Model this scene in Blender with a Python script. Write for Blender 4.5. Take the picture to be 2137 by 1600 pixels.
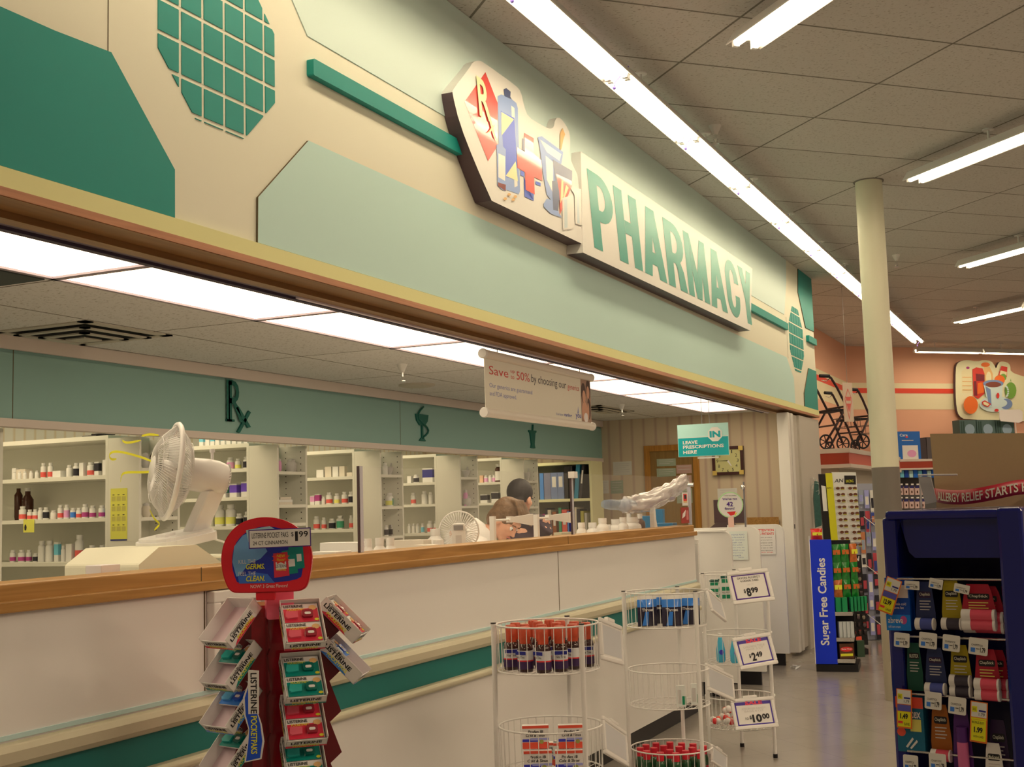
import bpy, math, random
from mathutils import Vector, Matrix, Euler
random.seed(7)
PI = math.pi
S2 = 2 ** -.5
scene = bpy.context.scene
for o in list(bpy.data.objects): bpy.data.objects.remove(o)
COL = scene.collection
# ---------------------------------------------------------------- camera
YAW, PIT, ROL, FPX = 24.8068, 5.76892, -1.68449, 2571.91
CAM = Vector((0, 0, 1.39))
_y, _p, _a = math.radians(YAW), math.radians(PIT), math.radians(ROL)
FW = Vector((-math.sin(_y) * math.cos(_p), math.cos(_y) * math.cos(_p), math.sin(_p)))
_r = Vector((math.cos(_y), math.sin(_y), 0)); _u = _r.cross(FW)
RT = _r * math.cos(_a) + _u * math.sin(_a)
UP = -_r * math.sin(_a) + _u * math.cos(_a)
cd = bpy.data.cameras.new('camera'); cam = bpy.data.objects.new('camera', cd); COL.objects.link(cam)
cd.sensor_width = 36; cd.lens = FPX / 2137 * 36; cd.clip_end = 200; cd.clip_start = .05
cam.matrix_world = Matrix(((RT.x, UP.x, -FW.x, CAM.x), (RT.y, UP.y, -FW.y, CAM.y), (RT.z, UP.z, -FW.z, CAM.z), (0, 0, 0, 1)))
scene.camera = cam
# ---------------------------------------------------------------- light level, world
scene.view_settings.view_transform = 'Standard'; scene.view_settings.look = 'None'
scene.view_settings.gamma = 1; scene.view_settings.exposure = -0.06; scene.view_settings.use_curve_mapping = False
TINT = (1.0, .78, .48)
TUBE, PANEL, AMB, STORE = 13.0, 3.9, .16, 46.0
wd = bpy.data.worlds.new('world'); scene.world = wd; wd.use_nodes = True
wd.node_tree.nodes['Background'].inputs[0].default_value = (1.0, .76, .46, 1)
wd.node_tree.nodes['Background'].inputs[1].default_value = AMB
def area(name, loc, rot, sx, sy, power, col=TINT):
    l = bpy.data.lights.new(name, 'AREA'); l.shape = 'RECTANGLE'; l.size = sx; l.size_y = sy; l.energy = power; l.color = col
    o = bpy.data.objects.new(name, l); o.location = loc; o.rotation_euler = rot; COL.objects.link(o); return o
# the rest of the sales floor's lamp rows, behind and to the right of the camera
for gx, hx in ((.2, 2.96), (-.9, 5.4), (1.6, 5.4), (-.4, 7.84), (2.2, 7.84), (4.6, 7.84), (7.6, 10.3), (13.0, 13.4), (11.0, 15.0)):
    x, y = (hx - gx) * S2, (hx + gx) * S2
    area('store_lamp_row', (x, y, 3.5), (0, 0, math.radians(-45)), .2, 2.4, STORE, (1.0, .74, .50))
area('store_lamp_row', (-.6, -2.2, 3.5), (0, 0, math.radians(-45)), .2, 2.4, STORE * .7, (1.0, .74, .50))
for y in [3.35 + 1.273 * k for k in range(7)]: area('pharmacy_back_lamp', (-5.55, y + .25, 2.26), (0, 0, 0), 1.1, .35, 7.5)
# ---------------------------------------------------------------- pixel helper (photo pixel -> place)
def ray(x, y): return RT * ((x - 1068.5) / FPX) - UP * ((y - 800) / FPX) + FW
def at(x, y, ax, v):
    d = ray(x, y); i = 'XYZ'.index(ax); return CAM + d * ((v - CAM[i]) / d[i])
def dep(x, y, d): return CAM + ray(x, y) * d
# ---------------------------------------------------------------- materials
def lin(c):
    c = c / 255.; return c / 12.92 if c <= .04045 else ((c + .055) / 1.055) ** 2.4
def true(r, g, b):            # own colour of a thing seen as r,g,b under the shop's warm lamps
    return tuple(min(.88, lin(v) / k) for v, k in zip((r, g, b), (.78, .62, .40)))
def plain(r, g, b): return tuple(min(.88, lin(v)) for v in (r, g, b))
MATS = {}
def mat(name, col=(200, 200, 200), rough=.5, metal=0, emit=None, es=1, trans=0, alpha=1, bump=0, bscale=60, raw=False, mottle=0, spec=.5, ior=1.45, coat=0):
    if name in MATS: return MATS[name]
    m = bpy.data.materials.new(name); m.use_nodes = True; nt = m.node_tree; b = nt.nodes['Principled BSDF']
    c = plain(*col) if raw else true(*col)
    b.inputs['Base Color'].default_value = (*c, 1); b.inputs['Roughness'].default_value = rough
    b.inputs['Metallic'].default_value = metal; b.inputs['Specular IOR Level'].default_value = spec
    b.inputs['IOR'].default_value = ior; b.inputs['Coat Weight'].default_value = coat
    if trans: b.inputs['Transmission Weight'].default_value = trans
    if alpha < 1: b.inputs['Alpha'].default_value = alpha
    if emit: b.inputs['Emission Color'].default_value = (*emit, 1); b.inputs['Emission Strength'].default_value = es
    if bump or mottle:
        tc = nt.nodes.new('ShaderNodeTexCoord'); n = nt.nodes.new('ShaderNodeTexNoise'); n.inputs['Scale'].default_value = bscale
        n.inputs['Detail'].default_value = 4; nt.links.new(tc.outputs['Object'], n.inputs['Vector'])
        if bump:
            bp = nt.nodes.new('ShaderNodeBump'); bp.inputs['Strength'].default_value = bump; bp.inputs['Distance'].default_value = .01
            nt.links.new(n.outputs['Fac'], bp.inputs['Height']); nt.links.new(bp.outputs['Normal'], b.inputs['Normal'])
        if mottle:
            mx = nt.nodes.new('ShaderNodeMix'); mx.data_type = 'RGBA'; mx.inputs[6].default_value = (*[v * (1 - mottle) for v in c], 1)
            mx.inputs[7].default_value = (*[min(.9, v * (1 + mottle)) for v in c], 1)
            nt.links.new(n.outputs['Fac'], mx.inputs[0]); nt.links.new(mx.outputs[2], b.inputs['Base Color'])
    MATS[name] = m; return m
def grid_mat(name, col, rotdeg, loc, bw, rh, mortar, mcol, speck=True, rough=.9):
    m = bpy.data.materials.new(name); m.use_nodes = True; nt = m.node_tree; N = nt.nodes; L = nt.links; b = N['Principled BSDF']
    b.inputs['Roughness'].default_value = rough; b.inputs['Specular IOR Level'].default_value = .2
    tc = N.new('ShaderNodeTexCoord'); mp = N.new('ShaderNodeMapping'); mp.inputs['Rotation'].default_value = (0, 0, math.radians(rotdeg)); mp.inputs['Location'].default_value = (*loc, 0)
    L.new(tc.outputs['Object'], mp.inputs['Vector'])
    br = N.new('ShaderNodeTexBrick'); br.offset = 0; br.squash = 1
    br.inputs['Scale'].default_value = 1; br.inputs['Brick Width'].default_value = bw; br.inputs['Row Height'].default_value = rh; br.inputs['Mortar Size'].default_value = mortar
    br.inputs['Mortar Smooth'].default_value = .1
    c = true(*col); c2 = tuple(v * .93 for v in c); br.inputs['Color1'].default_value = (*c, 1); br.inputs['Color2'].default_value = (*c2, 1); br.inputs['Mortar'].default_value = (*true(*mcol), 1)
    L.new(mp.outputs[0], br.inputs['Vector'])
    out = br.outputs['Color']
    if speck:
        mp2 = N.new('ShaderNodeMapping'); mp2.inputs['Scale'].default_value = (1, 2.2, 1); mp2.inputs['Rotation'].default_value = (0, 0, math.radians(rotdeg)); L.new(tc.outputs['Object'], mp2.inputs['Vector'])
        n = N.new('ShaderNodeTexNoise'); n.inputs['Scale'].default_value = 55; n.inputs['Detail'].default_value = 2; L.new(mp2.outputs[0], n.inputs['Vector'])
        cr = N.new('ShaderNodeValToRGB'); cr.color_ramp.elements[0].position = .30; cr.color_ramp.elements[0].color = (.45, .42, .38, 1); cr.color_ramp.elements[1].position = .40; cr.color_ramp.elements[1].color = (1, 1, 1, 1)
        L.new(n.outputs['Fac'], cr.inputs[0])
        mx = N.new('ShaderNodeMix'); mx.data_type = 'RGBA'; mx.blend_type = 'MULTIPLY'; mx.inputs[0].default_value = .8
        L.new(out, mx.inputs[6]); L.new(cr.outputs[0], mx.inputs[7]); out = mx.outputs[2]
        bp = N.new('ShaderNodeBump'); bp.inputs['Strength'].default_value = .25; bp.inputs['Distance'].default_value = .004
        L.new(n.outputs['Fac'], bp.inputs['Height']); L.new(bp.outputs[0], b.inputs['Normal'])
    L.new(out, b.inputs['Base Color'])
    return m
def wood_mat(name, c1, c2, axis='Y', scale=1.0, rough=.35):
    if name in MATS: return MATS[name]
    m = bpy.data.materials.new(name); m.use_nodes = True; nt = m.node_tree; N = nt.nodes; L = nt.links; b = N['Principled BSDF']
    b.inputs['Roughness'].default_value = rough
    tc = N.new('ShaderNodeTexCoord'); mp = N.new('ShaderNodeMapping'); s = {'Y': (14, .6, 14), 'Z': (14, 14, .6), 'X': (.6, 14, 14)}[axis]
    mp.inputs['Scale'].default_value = [v * scale for v in s]; L.new(tc.outputs['Object'], mp.inputs['Vector'])
    n = N.new('ShaderNodeTexNoise'); n.inputs['Scale'].default_value = 3; n.inputs['Detail'].default_value = 6; n.inputs['Distortion'].default_value = 1.2; L.new(mp.outputs[0], n.inputs['Vector'])
    cr = N.new('ShaderNodeValToRGB'); cr.color_ramp.elements[0].position = .3; cr.color_ramp.elements[0].color = (*true(*c1), 1); cr.color_ramp.elements[1].position = .7; cr.color_ramp.elements[1].color = (*true(*c2), 1)
    L.new(n.outputs['Fac'], cr.inputs[0]); L.new(cr.outputs[0], b.inputs['Base Color']); MATS[name] = m; return m
def stripe_mat(name, c1, c2, period, axis=0):
    m = bpy.data.materials.new(name); m.use_nodes = True; nt = m.node_tree; N = nt.nodes; L = nt.links; b = N['Principled BSDF']; b.inputs['Roughness'].default_value = .8
    tc = N.new('ShaderNodeTexCoord'); sp = N.new('ShaderNodeSeparateXYZ'); L.new(tc.outputs['Object'], sp.inputs[0])
    mo = N.new('ShaderNodeMath'); mo.operation = 'PINGPONG'; mo.inputs[1].default_value = period / 2; L.new(sp.outputs[axis], mo.inputs[0])
    cr = N.new('ShaderNodeValToRGB'); e = cr.color_ramp.elements; e[0].position = .0; e[0].color = (*true(*c2), 1); e[1].position = .35; e[1].color = (*true(*c1), 1)
    dv = N.new('ShaderNodeMath'); dv.operation = 'DIVIDE'; dv.inputs[1].default_value = period / 2; L.new(mo.outputs[0], dv.inputs[0]); L.new(dv.outputs[0], cr.inputs[0])
    L.new(cr.outputs[0], b.inputs['Base Color']); MATS[name] = m; return m
# ---------------------------------------------------------------- mesh builder
FONT = bpy.data.fonts[0] if bpy.data.fonts else None
_tc = {}
def text_mesh(s, bold=0.0):
    k = (s, bold)
    if k in _tc: return _tc[k]
    c = bpy.data.curves.new('t', 'FONT'); c.body = s; c.size = 1; c.offset = bold; c.resolution_u = 3
    o = bpy.data.objects.new('t', c); COL.objects.link(o); bpy.context.view_layer.update()
    dg = bpy.context.evaluated_depsgraph_get(); me = bpy.data.meshes.new_from_object(o.evaluated_get(dg))
    vs = [v.co.copy() for v in me.vertices]; fs = [tuple(p.vertices) for p in me.polygons]
    bpy.data.objects.remove(o); bpy.data.curves.remove(c); bpy.data.meshes.remove(me)
    if vs:
        x0 = min(v.x for v in vs); x1 = max(v.x for v in vs); y0 = min(v.y for v in vs); y1 = max(v.y for v in vs)
    else: x0 = y0 = 0; x1 = y1 = 1
    _tc[k] = (vs, fs, x0, y0, max(1e-4, x1 - x0), max(1e-4, y1 - y0)); return _tc[k]
class B:
    def __init__(s): s.v = []; s.f = []; s.m = []; s.s = []; s.mats = []
    def mi(s, m):
        if m not in s.mats: s.mats.append(m)
        return s.mats.index(m)
    def add(s, vs, fs, m, M=None, smooth=False):
        n = len(s.v); k = s.mi(m)
        s.v += [tuple(M @ Vector(v)) if M is not None else tuple(v) for v in vs]
        for f in fs: s.f.append(tuple(i + n for i in f)); s.m.append(k); s.s.append(smooth)
        return s
    def box(s, lo, hi, m, M=None):
        x0, y0, z0 = lo; x1, y1, z1 = hi
        v = [(x0, y0, z0), (x1, y0, z0), (x1, y1, z0), (x0, y1, z0), (x0, y0, z1), (x1, y0, z1), (x1, y1, z1), (x0, y1, z1)]
        return s.add(v, [(3, 2, 1, 0), (4, 5, 6, 7), (0, 1, 5, 4), (1, 2, 6, 5), (2, 3, 7, 6), (3, 0, 4, 7)], m, M)
    def bxc(s, c, d, m, M=None): return s.box([a - b / 2 for a, b in zip(c, d)], [a + b / 2 for a, b in zip(c, d)], m, M)
    def lathe(s, prof, m, n=16, M=None, cap=True, smooth=True):
        v = []; f = []
        for r, z in prof:
            for i in range(n): a = 2 * PI * i / n; v.append((r * math.cos(a), r * math.sin(a), z))
        for j in range(len(prof) - 1):
            for i in range(n): k = (i + 1) % n; f.append((j * n + i, j * n + k, (j + 1) * n + k, (j + 1) * n + i))
        s.add(v, f, m, M, smooth)
        if cap: s.add(v[:n], [tuple(range(n))[::-1]], m, M); s.add(v[-n:], [tuple(range(n))], m, M)
        return s
    def cyl(s, a, b, r, m, n=10, r2=None, M=None):
        a = Vector(a); b = Vector(b); d = b - a; q = d.to_track_quat('Z', 'Y').to_matrix().to_4x4(); q.translation = a
        return s.lathe([(r, 0), (r if r2 is None else r2, d.length)], m, n, q if M is None else M @ q)
    def tube(s, pts, r, m, n=6, closed=False, M=None):
        pts = [Vector(p) for p in pts]; N = len(pts); v = []; f = []
        up = None
        for i, p in enumerate(pts):
            if closed: t = pts[(i + 1) % N] - pts[i - 1]
            else: t = pts[min(i + 1, N - 1)] - pts[max(i - 1, 0)]
            t.normalize()
            if up is None: up = t.orthogonal().normalized()
            up = (up - t * up.dot(t)); up = up.normalized() if up.length > 1e-6 else t.orthogonal().normalized()
            w = t.cross(up); rr = r[i] if isinstance(r, (list, tuple)) else r
            for k in range(n): a = 2 * PI * k / n; v.append(p + up * (rr * math.cos(a)) + w * (rr * math.sin(a)))
        for i in range(N if closed else N - 1):
            j = (i + 1) % N
            for k in range(n): l = (k + 1) % n; f.append((i * n + k, i * n + l, j * n + l, j * n + k))
        if not closed: f.append(tuple(range(n))[::-1]); f.append(tuple(range((N - 1) * n, N * n)))
        return s.add(v, f, m, M, True)
    def ring(s, c, R, r, m, axis='Z', n=28, k=5, M=None):
        c = Vector(c); P = []
        for i in range(n):
            a = 2 * PI * i / n; q = (R * math.cos(a), R * math.sin(a))
            P.append(c + Vector({'Z': (q[0], q[1], 0), 'X': (0, q[0], q[1]), 'Y': (q[0], 0, q[1])}[axis]))
        return s.tube(P, r, m, k, True, M)
    def prism(s, poly, d, m, M=None, side=None):      # poly in local XY, front face at z=d, back at 0
        n = len(poly); v = [(x, y, 0) for x, y in poly] + [(x, y, d) for x, y in poly]
        ar = sum(poly[i][0] * poly[(i + 1) % n][1] - poly[(i + 1) % n][0] * poly[i][1] for i in range(n))
        idx = list(range(n)) if ar > 0 else list(range(n))[::-1]
        s.add(v, [tuple(i + n for i in idx), tuple(idx[::-1])], m, M)
        s.add(v, [(idx[i], idx[(i + 1) % n], idx[(i + 1) % n] + n, idx[i] + n) for i in range(n)], side or m, M)
        return s
    def flat(s, poly, m, M=None, z=0):
        n = len(poly); ar = sum(poly[i][0] * poly[(i + 1) % n][1] - poly[(i + 1) % n][0] * poly[i][1] for i in range(n))
        idx = tuple(range(n)) if ar > 0 else tuple(range(n))[::-1]
        return s.add([(x, y, z) for x, y in poly], [idx], m, M)
    def sph(s, c, r, m, M=None, n=12, k=8, sc=(1, 1, 1)):
        Q = Matrix.Translation(c) @ Matrix.Diagonal((*sc, 1)); pr = [(max(1e-4, r * math.sin(PI * j / k)), -r * math.cos(PI * j / k)) for j in range(k + 1)]
        return s.lathe(pr, m, n, Q if M is None else M @ Q)
    def text(s, t, x, y, w, h, m, M=None, z=0, bold=0.0, shear=0.0, fit=True):
        vs, fs, x0, y0, tw, th = text_mesh(t, bold)   # fills the rectangle x..x+w, y..y+h
        sx = w / tw; sy = h / th
        v = [((p.x - x0) * sx + x + (p.y - y0) * sy * shear, (p.y - y0) * sy + y, z) for p in vs]
        return s.add(v, fs, m, M)
    def obj(s, name, parent=None, loc=None, bevel=0, sub=0, rot=None):
        me = bpy.data.meshes.new(name); me.from_pydata(s.v, [], s.f)
        for m in s.mats: me.materials.append(m)
        me.polygons.foreach_set('material_index', s.m); me.polygons.foreach_set('use_smooth', s.s); me.update()
        o = bpy.data.objects.new(name, me); COL.objects.link(o)
        if parent: o.parent = parent
        if loc is not None: o.location = loc
        if rot is not None: o.rotation_euler = rot
        if bevel:
            b = o.modifiers.new('bevel', 'BEVEL'); b.width = bevel; b.segments = 2; b.limit_method = 'ANGLE'; b.angle_limit = .7
        if sub: q = o.modifiers.new('sub', 'SUBSURF'); q.levels = q.render_levels = sub
        return o
def tag(o, label, cat, group=None, kind=None):
    if label: o['label'] = label
    if cat: o['category'] = cat
    if group: o['group'] = group
    if kind: o['kind'] = kind
    return o
def struct(o): o['kind'] = 'structure'; return o
def thing(name, label, cat, loc=(0, 0, 0), rz=0, group=None, rot=None):
    o = bpy.data.objects.new(name, None); COL.objects.link(o); o.location = loc; o.rotation_euler = rot or (0, 0, rz); o.empty_display_size = .05
    return tag(o, label, cat, group)
def dup(root, loc, rz=None, label=None, rot=None):
    r = root.copy(); COL.objects.link(r); r.location = loc
    if rz is not None: r.rotation_euler = (0, 0, rz)
    if rot is not None: r.rotation_euler = rot
    if label: r['label'] = label
    for ch in list(root.children):
        c = ch.copy(); COL.objects.link(c); c.parent = r
        for g in list(ch.children): d = g.copy(); COL.objects.link(d); d.parent = c
    return r
def frame(o, ex, ey):        # 4x4 whose local x=ex, y=ey, z=ex x ey, origin o
    ex = Vector(ex).normalized(); ey = Vector(ey).normalized(); ez = ex.cross(ey)
    return Matrix(((ex.x, ey.x, ez.x, o[0]), (ex.y, ey.y, ez.y, o[1]), (ex.z, ey.z, ez.z, o[2]), (0, 0, 0, 1)))
def rrect(w, h, r, n=4, x0=0, y0=0):
    p = []
    for cx, cy, a0 in ((w - r, r, -90), (w - r, h - r, 0), (r, h - r, 90), (r, r, 180)):
        for i in range(n + 1): a = math.radians(a0 + 90 * i / n); p.append((x0 + cx + r * math.cos(a), y0 + cy + r * math.sin(a)))
    return p
def chaikin(p, n=2):
    for _ in range(n):
        q = []
        for i in range(len(p)): a, b = p[i], p[(i + 1) % len(p)]; q += [(a[0] * .75 + b[0] * .25, a[1] * .75 + b[1] * .25), (a[0] * .25 + b[0] * .75, a[1] * .25 + b[1] * .75)]
        p = q
    return p
def ell(cx, cy, rx, ry, n=20, a0=0, a1=360): return [(cx + rx * math.cos(math.radians(a0 + (a1 - a0) * i / n)), cy + ry * math.sin(math.radians(a0 + (a1 - a0) * i / n))) for i in range(n if a1 - a0 >= 360 else n + 1)]
def GH(g, h, z=0): return Vector(((h - g) * S2, (h + g) * S2, z))
ORD = ['first', 'second', 'third', 'fourth', 'fifth', 'sixth', 'seventh', 'eighth', 'ninth', 'tenth', 'eleventh', 'twelfth', 'thirteenth', 'fourteenth', 'fifteenth', 'sixteenth', 'seventeenth', 'eighteenth', 'nineteenth', 'twentieth', 'twenty-first', 'twenty-second', 'twenty-third', 'twenty-fourth', 'twenty-fifth']
# common materials
white = mat('white_laminate', (226, 205, 166), .45); shelfw = mat('shelf_white', (234, 208, 154), .5)
wire = mat('white_wire', (225, 210, 180), .35); plast = mat('white_plastic', (235, 222, 195), .35)
black = mat('black', (22, 18, 16), .4); ink = mat('ink', (30, 26, 24), .6); paper = mat('paper', (235, 215, 185), .7)
chrome = mat('chrome', (215, 205, 190), .2, 1); cream = mat('cream_paint', (238, 220, 150), .6); dark = mat('dark_recess', (14, 12, 10), .8)
red = mat('red_plastic', (214, 26, 34), .3, coat=.3); yellow = mat('yellow_print', (236, 206, 40), .5); teal = mat('teal_paint', (14, 140, 118), .5)
navy = mat('navy_print', (30, 32, 96), .5); grey = mat('grey', (130, 118, 100), .5); redp = mat('red_print', (214, 48, 40), .5)
green = mat('green_print', (20, 120, 70), .5); blue = mat('blue_print', (26, 90, 170), .5); purple = mat('purple_print', (70, 24, 96), .5)
glass = mat('clear_acrylic', (255, 255, 255), .03, alpha=.05, raw=True, spec=.8)
TUBEM = mat('lamp_tube', (255, 250, 240), .3, emit=(1.0, .80, .50), es=TUBE); PANM = mat('lamp_diffuser', (255, 250, 240), .4, emit=(1.0, .80, .53), es=PANEL)
# ================================================================ THE SETTING
XW = -2.442; ZC = 3.65; ZP = 2.28; YE = 12.24; YF = 12.70
# floor
fm = bpy.data.materials.new('vinyl_floor'); fm.use_nodes = True; nt = fm.node_tree; b_ = nt.nodes['Principled BSDF']
tc = nt.nodes.new('ShaderNodeTexCoord'); mp = nt.nodes.new('ShaderNodeMapping'); mp.inputs['Rotation'].default_value = (0, 0, math.radians(-45)); nt.links.new(tc.outputs['Object'], mp.inputs[0])
br = nt.nodes.new('ShaderNodeTexBrick'); br.offset = 0; br.inputs['Scale'].default_value = 1; br.inputs['Brick Width'].default_value = .305; br.inputs['Row Height'].default_value = .305; br.inputs['Mortar Size'].default_value = .0015
c = true(146, 127, 100); br.inputs['Color1'].default_value = (*c, 1); br.inputs['Color2'].default_value = (*[v * .95 for v in c], 1); br.inputs['Mortar'].default_value = (*[v * .7 for v in c], 1)
nt.links.new(mp.outputs[0], br.inputs[0])
nz = nt.nodes.new('ShaderNodeTexNoise'); nz.inputs['Scale'].default_value = 2.2; nz.inputs['Detail'].default_value = 5; nt.links.new(tc.outputs['Object'], nz.inputs[0])
cr = nt.nodes.new('ShaderNodeValToRGB'); cr.color_ramp.elements[0].color = (.78, .76, .74, 1); cr.color_ramp.elements[1].color = (1, 1, 1, 1); nt.links.new(nz.outputs[0], cr.inputs[0])
mx = nt.nodes.new('ShaderNodeMix'); mx.data_type = 'RGBA'; mx.blend_type = 'MULTIPLY'; mx.inputs[0].default_value = 1; nt.links.new(br.outputs[0], mx.inputs[6]); nt.links.new(cr.outputs[0], mx.inputs[7]); nt.links.new(mx.outputs[2], b_.inputs['Base Color'])
b_.inputs['Roughness'].default_value = .16
struct(B().box((-8, -4, -.05), (9, 26, 0), fm).obj('floor'))
# store ceiling, outline stays clear of the pharmacy block
cm = grid_mat('ceiling_tile', (188, 168, 136), -45, (-4.203, -5.465), 1.22, .61, .007, (116, 102, 78))
struct(B().box((XW - .02, -4, ZC), (9, 26, ZC + .04), cm).box((-4, YF, ZC), (XW - .02, 26, ZC + .04), cm).obj('ceiling'))
# pharmacy ceiling with one tile swapped for a dark return-air tile
pm = grid_mat('pharmacy_ceiling_tile', (232, 208, 160), 90, (3.38, -3.33), 1.208, .61, .006, (120, 104, 80))
pc = B()
Y0 = 3.33; PW = 1.208
pc.box((-6.9, -1, ZP), (-3.38, YE, ZP + .03), pm).box((-2.77, -1, ZP), (-2.66, YE, ZP + .03), pm).box((-3.38, 11.79, ZP), (-2.77, YE, ZP + .03), pm)
struct(pc.obj('ceiling_pharmacy'))
dk = mat('dark_tile', (70, 70, 56), .9)
struct(B().box((-3.98, Y0 - PW + .01, ZP - .012), (-3.40, Y0 - .015, ZP - .002), dk).obj('trim_8'))
lam = mat('lamp_frame', (150, 125, 112), .5)
for i in range(-2, 7):
    y0 = Y0 + i * PW; t = thing('ceiling_light', 'flush rectangular ceiling light panel over the pharmacy counter, %s from the left' % (ORD[i + 1] if i >= -1 else 'out of view'), 'light', (-3.075, y0 + PW / 2, ZP), 0, 'light panels along the pharmacy opening')
    hx, hy = .305, PW / 2; f = B()
    f.box((-hx, -hy, -.012), (-hx + .022, hy, .02), lam).box((hx - .022, -hy, -.012), (hx, hy, .02), lam).box((-hx, -hy, -.012), (hx, -hy + .018, .02), lam).box((-hx, hy - .018, -.012), (hx, hy, .02), lam)
    f.obj('frame', t); B().box((-hx + .02, -hy + .016, -.004), (hx - .02, hy - .016, .004), PANM).obj('diffuser', t)
# fascia wall over the counter opening
def pf(X, pts): return [tuple(at(x, y, 'X', X).yz) for x, y in pts]
def MX(X): return Matrix(((0, 0, 1, X), (1, 0, 0, 0), (0, 1, 0, 0), (0, 0, 0, 1)))      # local (y, z) on a plane facing +X
MW = MX(XW)
WF = struct(B().box((XW - .26, -1, 2.235), (XW, YF, ZC), cream).obj('wall_fascia'))
pale = mat('pale_aqua_paint', (196, 220, 198), .6); aqua = mat('aqua_paint', (184, 206, 178), .6); dteal = mat('deep_teal_paint', (16, 124, 98), .55)
edge = mat('panel_edge', (90, 70, 40), .8)  # panel sides carry the recess shadow line in their colour; seams use it too
def fasc(name, poly, m, d=.008, label=None, sd=None):
    o = B().prism(poly, d, m, MW, side=sd or edge).obj(name, WF)
    if label: o['label'] = label
ztop = ZC - .002
fasc('panel', [(1.0, 2.289), (2.884, 2.289), (2.884, 2.437), (2.614, 2.714), (2.402, 2.704), (1.0, 2.70)], dteal, label='deep teal panel with a chamfered corner')
def tiled_oct(cx, cz, R):
    b = B(); st = .107; g = .014
    def clip(poly):
        for a in range(0, 360, 45):
            nx, nz_ = math.cos(math.radians(a)), math.sin(math.radians(a)); out = []
            for i in range(len(poly)):
                p, q = poly[i], poly[(i + 1) % len(poly)]; dp = (p[0] - cx) * nx + (p[1] - cz) * nz_ - R; dq = (q[0] - cx) * nx + (q[1] - cz) * nz_ - R
                if dp <= 0: out.append(p)
                if dp * dq < 0: t = dp / (dp - dq); out.append((p[0] + (q[0] - p[0]) * t, p[1] + (q[1] - p[1]) * t))
            poly = out
            if len(poly) < 3: return None
        return poly
    for i in range(-4, 4):
        for j in range(-4, 4):
            y0 = cx + .02 + i * st; z0 = cz + .035 + j * st
            p = clip([(y0 + g / 2, z0 + g / 2), (y0 + st - g / 2, z0 + g / 2), (y0 + st - g / 2, z0 + st - g / 2), (y0 + g / 2, z0 + st - g / 2)])
            if p: b.prism(p, .003, dteal, MW)
    o = b.obj('octagon_tiles', WF); o['label'] = 'octagon of teal squares'
tiled_oct(3.11, 2.92, .295); tiled_oct(11.83, 2.92, .31)
fasc('panel', [(3.50, ztop), (3.51, 3.21), (3.606, 3.106), (11.335, 3.100), (11.49, 3.423), (11.533, ztop)], pale, .004, 'pale aqua upper panel', pale)
fasc('panel', [(3.294, 2.289), (3.298, 2.443), (3.597, 2.715), (11.321, 2.70), (11.588, 2.523), (11.594, 2.289)], aqua, label='aqua lower panel')
fasc('panel', [(12.05, ztop), (11.996, 3.406), (12.276, 3.09), (12.69, 3.10), (12.69, ztop)], dteal, label='deep teal panel at the far end, upper')
fasc('panel', [(12.03, 2.289), (12.04, 2.42), (12.312, 2.689), (12.69, 2.69), (12.69, 2.289)], dteal, label='deep teal panel at the far end, lower')
for a, b in ((3.603, 4.95), (9.9, 11.36), (12.30, 12.69)):
    fasc('stripe', rrect(b - a, .062, .006, 2, a, 2.955), dteal, .03, 'raised teal stripe', dteal)
B().box((XW - .001, 2.607, 2.714), (XW + .0012, 2.61, ZC), edge).box((XW - .001, 11.42, 2.70), (XW + .0012, 11.423, 3.09), edge).obj('seam', WF)
B().box((XW, -1, 2.235), (XW + .012, YF, 2.287), mat('cream_band', (226, 200, 118), .55)).obj('band', WF)
oak = wood_mat('oak', (150, 98, 38), (178, 122, 56)); oak3 = wood_mat('oak_dark', (120, 78, 34), (142, 94, 44)); oak2 = wood_mat('oak_shaded', (160, 96, 56), (182, 114, 68))  # oak2: the beam front's reddish shading is put into its colour
struct(B().box((XW - .149, -1, 2.212), (XW + .014, YF, 2.2345), oak2).box((XW - .149, -1, 2.2105), (XW + .010, YF - .02, 2.2119), oak3).box((XW - .15, -1, 2.19), (XW - .10, YF, 2.211), oak3).obj('trim_1'))
struct(B().box((XW - .26, -1, 2.20), (XW - .152, 11.2, 2.2345), mat('track_grey', (128, 108, 100), .4, .3)).box((XW - .225, -1, 2.19), (XW - .20, 11.2, 2.20), mat('track_dark', (60, 44, 52), .5)).obj('trim_2'))
struct(B().box((XW - .168, 3.76, 2.184), (XW - .150, 11.2, 2.1995), mat('light_strip', (206, 180, 160), .4)).obj('trim_6'))
# counter wall: white laminate, bumper rails, teal stripe, black kick
teal_s = mat('teal_stripe', (20, 100, 80), .5); rail = mat('beige_bumper', (184, 162, 116), .4)
YC = 8.16
CW = struct(B().box((XW - .12, -1, .1), (XW, YC, 1.169), white).box((XW - .1, -1, 0), (XW - .03, YC - .05, .1), black).obj('wall_counter'))
struct(B().box((XW - .03, -1, 0), (XW - .02, YC - .02, .1), black).obj('baseboard_counter'))
B().box((XW, -1, .70), (XW + .003, YC, .79), teal_s).obj('stripe', CW)
pb = B().box((XW, -1, .86), (XW + .004, YC, .872), mat('pale_blue_edge', (176, 186, 156), .5)); pb.obj('edge_strip', CW)
def railprof(z0, z1):
    h = z1 - z0; return [(0, z0), (.022, z0 + .004), (.034, z0 + h * .3), (.034, z0 + h * .7), (.022, z1 - .004), (0, z1)]
MR = Matrix(((1, 0, 0, XW), (0, 0, 1, -1), (0, 1, 0, 0), (0, 0, 0, 1)))
for z0, z1 in ((.79, .856), (.664, .702)):
    B().prism([(a, z) for a, z in railprof(z0, z1)], YC + 1, rail, MR).obj('bumper_rail', CW, bevel=.004)
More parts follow.
